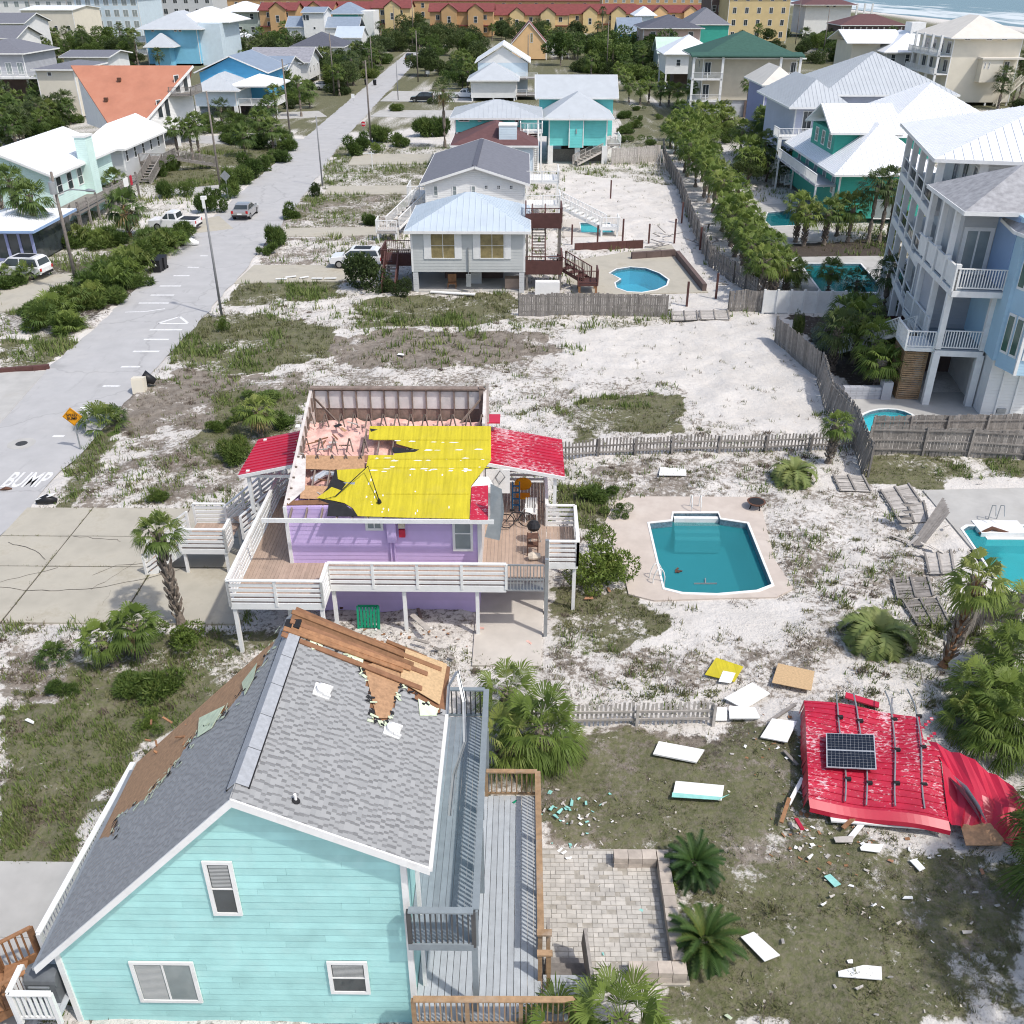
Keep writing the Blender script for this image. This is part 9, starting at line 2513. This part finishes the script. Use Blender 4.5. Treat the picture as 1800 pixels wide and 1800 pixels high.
PG = [(1455,512,1.9,1.2),(1502,525,1.6,1.2),(1552,545,3.2,1.5),(1400,505,1.5,1.2),(1398,425,3.6,1.6),(1412,432,3.0,1.4),(1448,430,3.2,1.5),(1490,425,3.4,1.6),(1525,428,5.5,1.9),(1545,425,5.8,1.9),(1560,420,4.4,1.6),(1580,425,2.0,1.2),(1470,415,3.0,1.5),(1380,515,2.2,1.4)]
PG.sort()
for i,(px_,py_,h,s) in enumerate(PG): x,y = P2(px_,py_); palm(x,y,h,'%s palm from the left among the pools right of the palm row' % ORD[i],('lush','sabal','darkpalm')[(i // 4) % 3] if i > 3 else 'lush',s,'palms scattered among the right pools',thick=1.4,boots=i < 5)
# between teal house and green roof
MID = [(1105,180,3.5,1.7),(1125,184,3.2,1.6),(1140,182,3.6,1.7),(1160,186,3.0,1.7),(1175,188,3.4,1.6),(1190,190,3.2,1.7),(1210,205,5.0,1.5),(1265,235,3.5,2.0),(1310,218,6.5,1.5),(1245,245,2.0,1.8),(1215,250,2.5,1.8),(1195,225,3.0,1.8),(968,262,6.5,1.5),(1100,160,3.0,1.8),(1085,150,3.5,1.8)]
MID.sort()
for i,(px_,py_,h,s) in enumerate(MID): x,y = P2(px_,py_); palm(x,y,h,'%s palm from the left between the turquoise and green roofed houses' % ORD[i - 1] if px_ != 968 else 'palm in front of the turquoise stilt house steps','lush' if i % 3 else 'sabal',s,None if px_ == 968 else 'palms before the green roofed house',thick=1.6,boots=False)
# right of road
for i,(px_,py_,sx,sz,kd) in enumerate(((625,272,1.8,2.0,'spiky'),(640,265,1.6,1.8,'spiky'),(660,268,1.5,1.4,'lush'),(670,250,2.2,2.6,'spikyd'),(698,195,1.6,1.4,'spikyd'),(700,258,1.4,1.6,'spiky'),(745,240,2.0,3.0,'spikyd'),(760,238,1.8,3.2,'dark'),(762,183,1.2,1.4,'dark'),(775,240,1.6,3.2,'spikyd'))):
	x,y = P2(px_,py_); bush(x,y,sx,sz,'%s shrub from the left on the sandy lots right of the road' % ORD[i],kd,'shrubs right of the road')
x,y = P2(782,260); palm(x,y,8.0,'tall dark palm in front of the low turquoise house','darkpalm',1.9,thick=1.6,boots=False,skirt=True); x,y = P2(768,300);
# thickets near and far
def thicket(poly,n,kinds,smin,smax,label,group,tr=.35,hmax=6,palms=.35,pk=('sabal','darkpalm')):
	xs = [p[0] for p in poly]; ys = [p[1] for p in poly]; tries = 0; found = []
	while len(found) < n and tries < n * 30:
		tries += 1; px_,py_ = rnd.uniform(min(xs),max(xs)),rnd.uniform(min(ys),max(ys))
		if not in2(px_,py_,poly): continue
		x,y = P2(px_,py_)
		if any(a < x < b and e < y < d for a,b,e,d in FOOT): continue
		if y < 330 and abs(x + 30 + (y - 60) * .022) < 4.6: continue
		found.append((px_,x,y,rnd.uniform(smin,smax),'palm' if rnd.random() < palms else 'broadleaf tree' if rnd.random() < tr else 'shrub'))
	found.sort(); cnt = {}
	for px_,x,y,s,k in found:
		i = cnt.get(k,0); cnt[k] = i + 1
		lb = label % ('%s %s from the left' % (ORD[i],k)); gr = group % (k + 's')
		if k == 'palm': palm(x,y,rnd.uniform(2.5,hmax),lb,rnd.choice(pk),rnd.uniform(1.5,2.2),gr,thick=1.7,boots=False)
		elif k == 'shrub': bush(x,y,s * 1.2,s,lb,rnd.choice(kinds),gr)
		else: bush(x,y,s * 1.5,s * 1.5,lb,rnd.choice(kinds),gr,'broadleaf_tree','tree',trunk=rnd.uniform(1.5,3))
thicket([(740,92),(830,80),(860,105),(830,150),(760,150),(738,130)],26,('dark','bush','dark'),2.0,3.4,'%s in the dark thicket right of the street end','%s of the right street thicket',palms=.15)
thicket([(690,150),(700,110),(650,105),(600,130),(590,170),(640,170)],34,('bush','dark','spikyd'),1.6,2.8,'%s in the thicket left of the far street','%s of the left street thicket',palms=.35)
thicket([(700,70),(760,62),(830,60),(830,85),(740,90),(660,95)],30,('dark',),2.4,4.2,'%s before the far townhouses at the street end','%s at the street end',palms=.2)
thicket([(960,95),(1090,85),(1180,110),(1190,160),(1080,140),(980,120)],50,('dark','bush','dark'),2.4,4.4,'%s in the grove behind the turquoise stilt house','%s of the grove behind the turquoise house',palms=.25)
thicket([(830,58),(1090,52),(1090,80),(960,90),(840,82)],30,('dark',),2.4,3.8,'%s before the yellow townhouses','%s before the yellow townhouses',palms=.3)
thicket([(0,150),(110,140),(140,215),(60,235),(0,240)],60,('dark','spikyd','bush'),1.3,2.0,'%s in the dense left grove beside the cream house','%s of the dense left grove',palms=.6,hmax=4.5,tr=.15)
thicket([(30,85),(240,85),(250,112),(100,112),(30,120)],60,('dark','bush'),2.0,3.4,'%s in the belt before the pale aqua apartments','%s before the aqua apartments',palms=.5,hmax=8)
thicket([(220,100),(345,98),(345,120),(215,122)],14,('dark',),2.0,3.0,'%s beside the tall aqua house','%s beside the aqua house',palms=.6,hmax=7)
thicket([(380,85),(520,85),(530,118),(400,105)],36,('dark','bush'),2.0,3.2,'%s behind the white cottages left of the street','%s behind the cottages',palms=.3)
thicket([(410,155),(500,160),(540,170),(535,200),(440,195)],16,('dark','spikyd','bush'),1.6,2.4,'%s by the white hatchback left of the street','%s by the hatchback',palms=.45)
thicket([(470,70),(520,60),(600,90),(590,110),(480,90)],10,('dark',),2.0,3.0,'%s around the modern white house','%s around the modern house',palms=.4)
thicket([(1230,150),(1340,165),(1345,215),(1230,205)],6,('bush',),1.2,1.8,'%s below the green roofed house','%s below the green roofed house',palms=.4)
thicket([(1395,70),(1560,95),(1640,130),(1610,165),(1480,120),(1400,110)],56,('dark','bush'),2.0,3.4,'%s in the dark belt before the unfinished house','%s of the dark belt at the right',palms=.35,hmax=7)
thicket([(1600,130),(1800,185),(1800,200),(1640,175)],14,('dark',),1.5,2.4,'%s at the foot of the cream house','%s at the cream house',palms=.6,hmax=7)
thicket([(1330,250),(1365,250),(1375,330),(1340,320)],10,('dark',),1.6,2.4,'%s beside the lavender balcony house','%s beside the lavender house',palms=.4)
thicket([(1290,240),(1340,250),(1350,320),(1310,330)],8,('bush','dark'),1.4,2.0,'%s right of the palm row','%s right of the palm row',palms=.5,hmax=4,pk=('lush',))
for i,(px_,py_,h) in enumerate(((962,60,9),(975,60,8),(1058,62,9),(1328,58,9),(1340,60,10),(1365,62,9),(1640,150,7),(1650,162,8),(1665,160,7),(1690,172,7.5),(1780,176,8),(1790,178,7))):
	x,y = P2(px_,py_); palm(x,y,h,'%s slender far palm from the left before the distant blocks' % ORD[i],'darkpalm',1.9,'far slender palms',thick=1.8,boots=False)
thicket([(600,75),(700,70),(700,95),(620,110)],12,('dark','bush'),1.8,3.0,'%s beside the silver shed roof','%s beside the silver shed roof',palms=.3)
thicket([(800,150),(830,110),(835,165),(800,175)],8,('bush','dark'),1.5,2.4,'%s left of the narrow white beach house','%s left of the narrow beach house',palms=.2)
thicket([(1090,190),(1180,195),(1170,255),(1100,255)],12,('spikyd','bush'),.7,1.3,'%s on the grassy lot right of the turquoise stilt house','%s on the grassy lot',palms=0,tr=0)
thicket([(1200,215),(1260,230),(1290,250),(1230,300),(1200,260)],16,('spiky','bush','lush'),1.5,2.3,'%s at the far end of the palm row','%s at the far end of the palm row',palms=.5,tr=0,hmax=3.5,pk=('lush',))
thicket([(1250,90),(1400,60),(1410,95),(1290,110)],10,('dark',),2.0,3.2,'%s below the yellow apartment block','%s below the yellow block',palms=.3)
thicket([(0,62),(60,85),(60,125),(0,118)],14,('dark',),2.0,3.0,'%s between the slate roofs at the left edge','%s at the left edge',palms=.4)
thicket([(345,200),(420,212),(520,245),(500,285),(420,260),(350,230)],22,('spikyd','bush'),1.0,1.8,'%s on the green corner lot left of the street','%s on the corner lot',palms=.3,hmax=4,tr=.1)
thicket([(125,215),(60,250),(0,262),(0,245),(60,232)],16,('dark','spikyd'),1.2,2.0,'%s behind the white roofs on the left','%s behind the white roofs',palms=.5,hmax=4,tr=.1)
thicket([(520,130),(640,112),(600,150),(530,160)],16,('dark','bush'),1.6,2.6,'%s between the cottages and the street','%s between cottages and street',palms=.4)
thicket([(640,55),(760,52),(830,58),(700,72)],16,('dark',),3.0,4.5,'%s under the far townhouse row','%s under the townhouse row',palms=.25)
# weeds rooted in the driveway joints
jx,jy = [],[]
for k in range(520):
	if k % 2: jx.append(rnd.choice((-21.18,-16.38)) + rnd.uniform(-.06,.06)); jy.append(rnd.uniform(31.2,40.3))
	else: jx.append(rnd.uniform(-24.2,-11.6)); jy.append(rnd.choice((35.17,37.76,31.0,40.45)) + rnd.uniform(-.07,.07))
jn = vnoise(np.array(jx),np.array(jy),.8,9) > .45
tag(tuft_cloud('joint_weeds',np.array(jx)[jn],np.array(jy)[jn],np.zeros(jn.sum()),np.full(jn.sum(),.09),5,'grass',1.0,.14,8),'thin weeds growing in the joints of the tan driveway','weeds',kind='stuff')
grass()
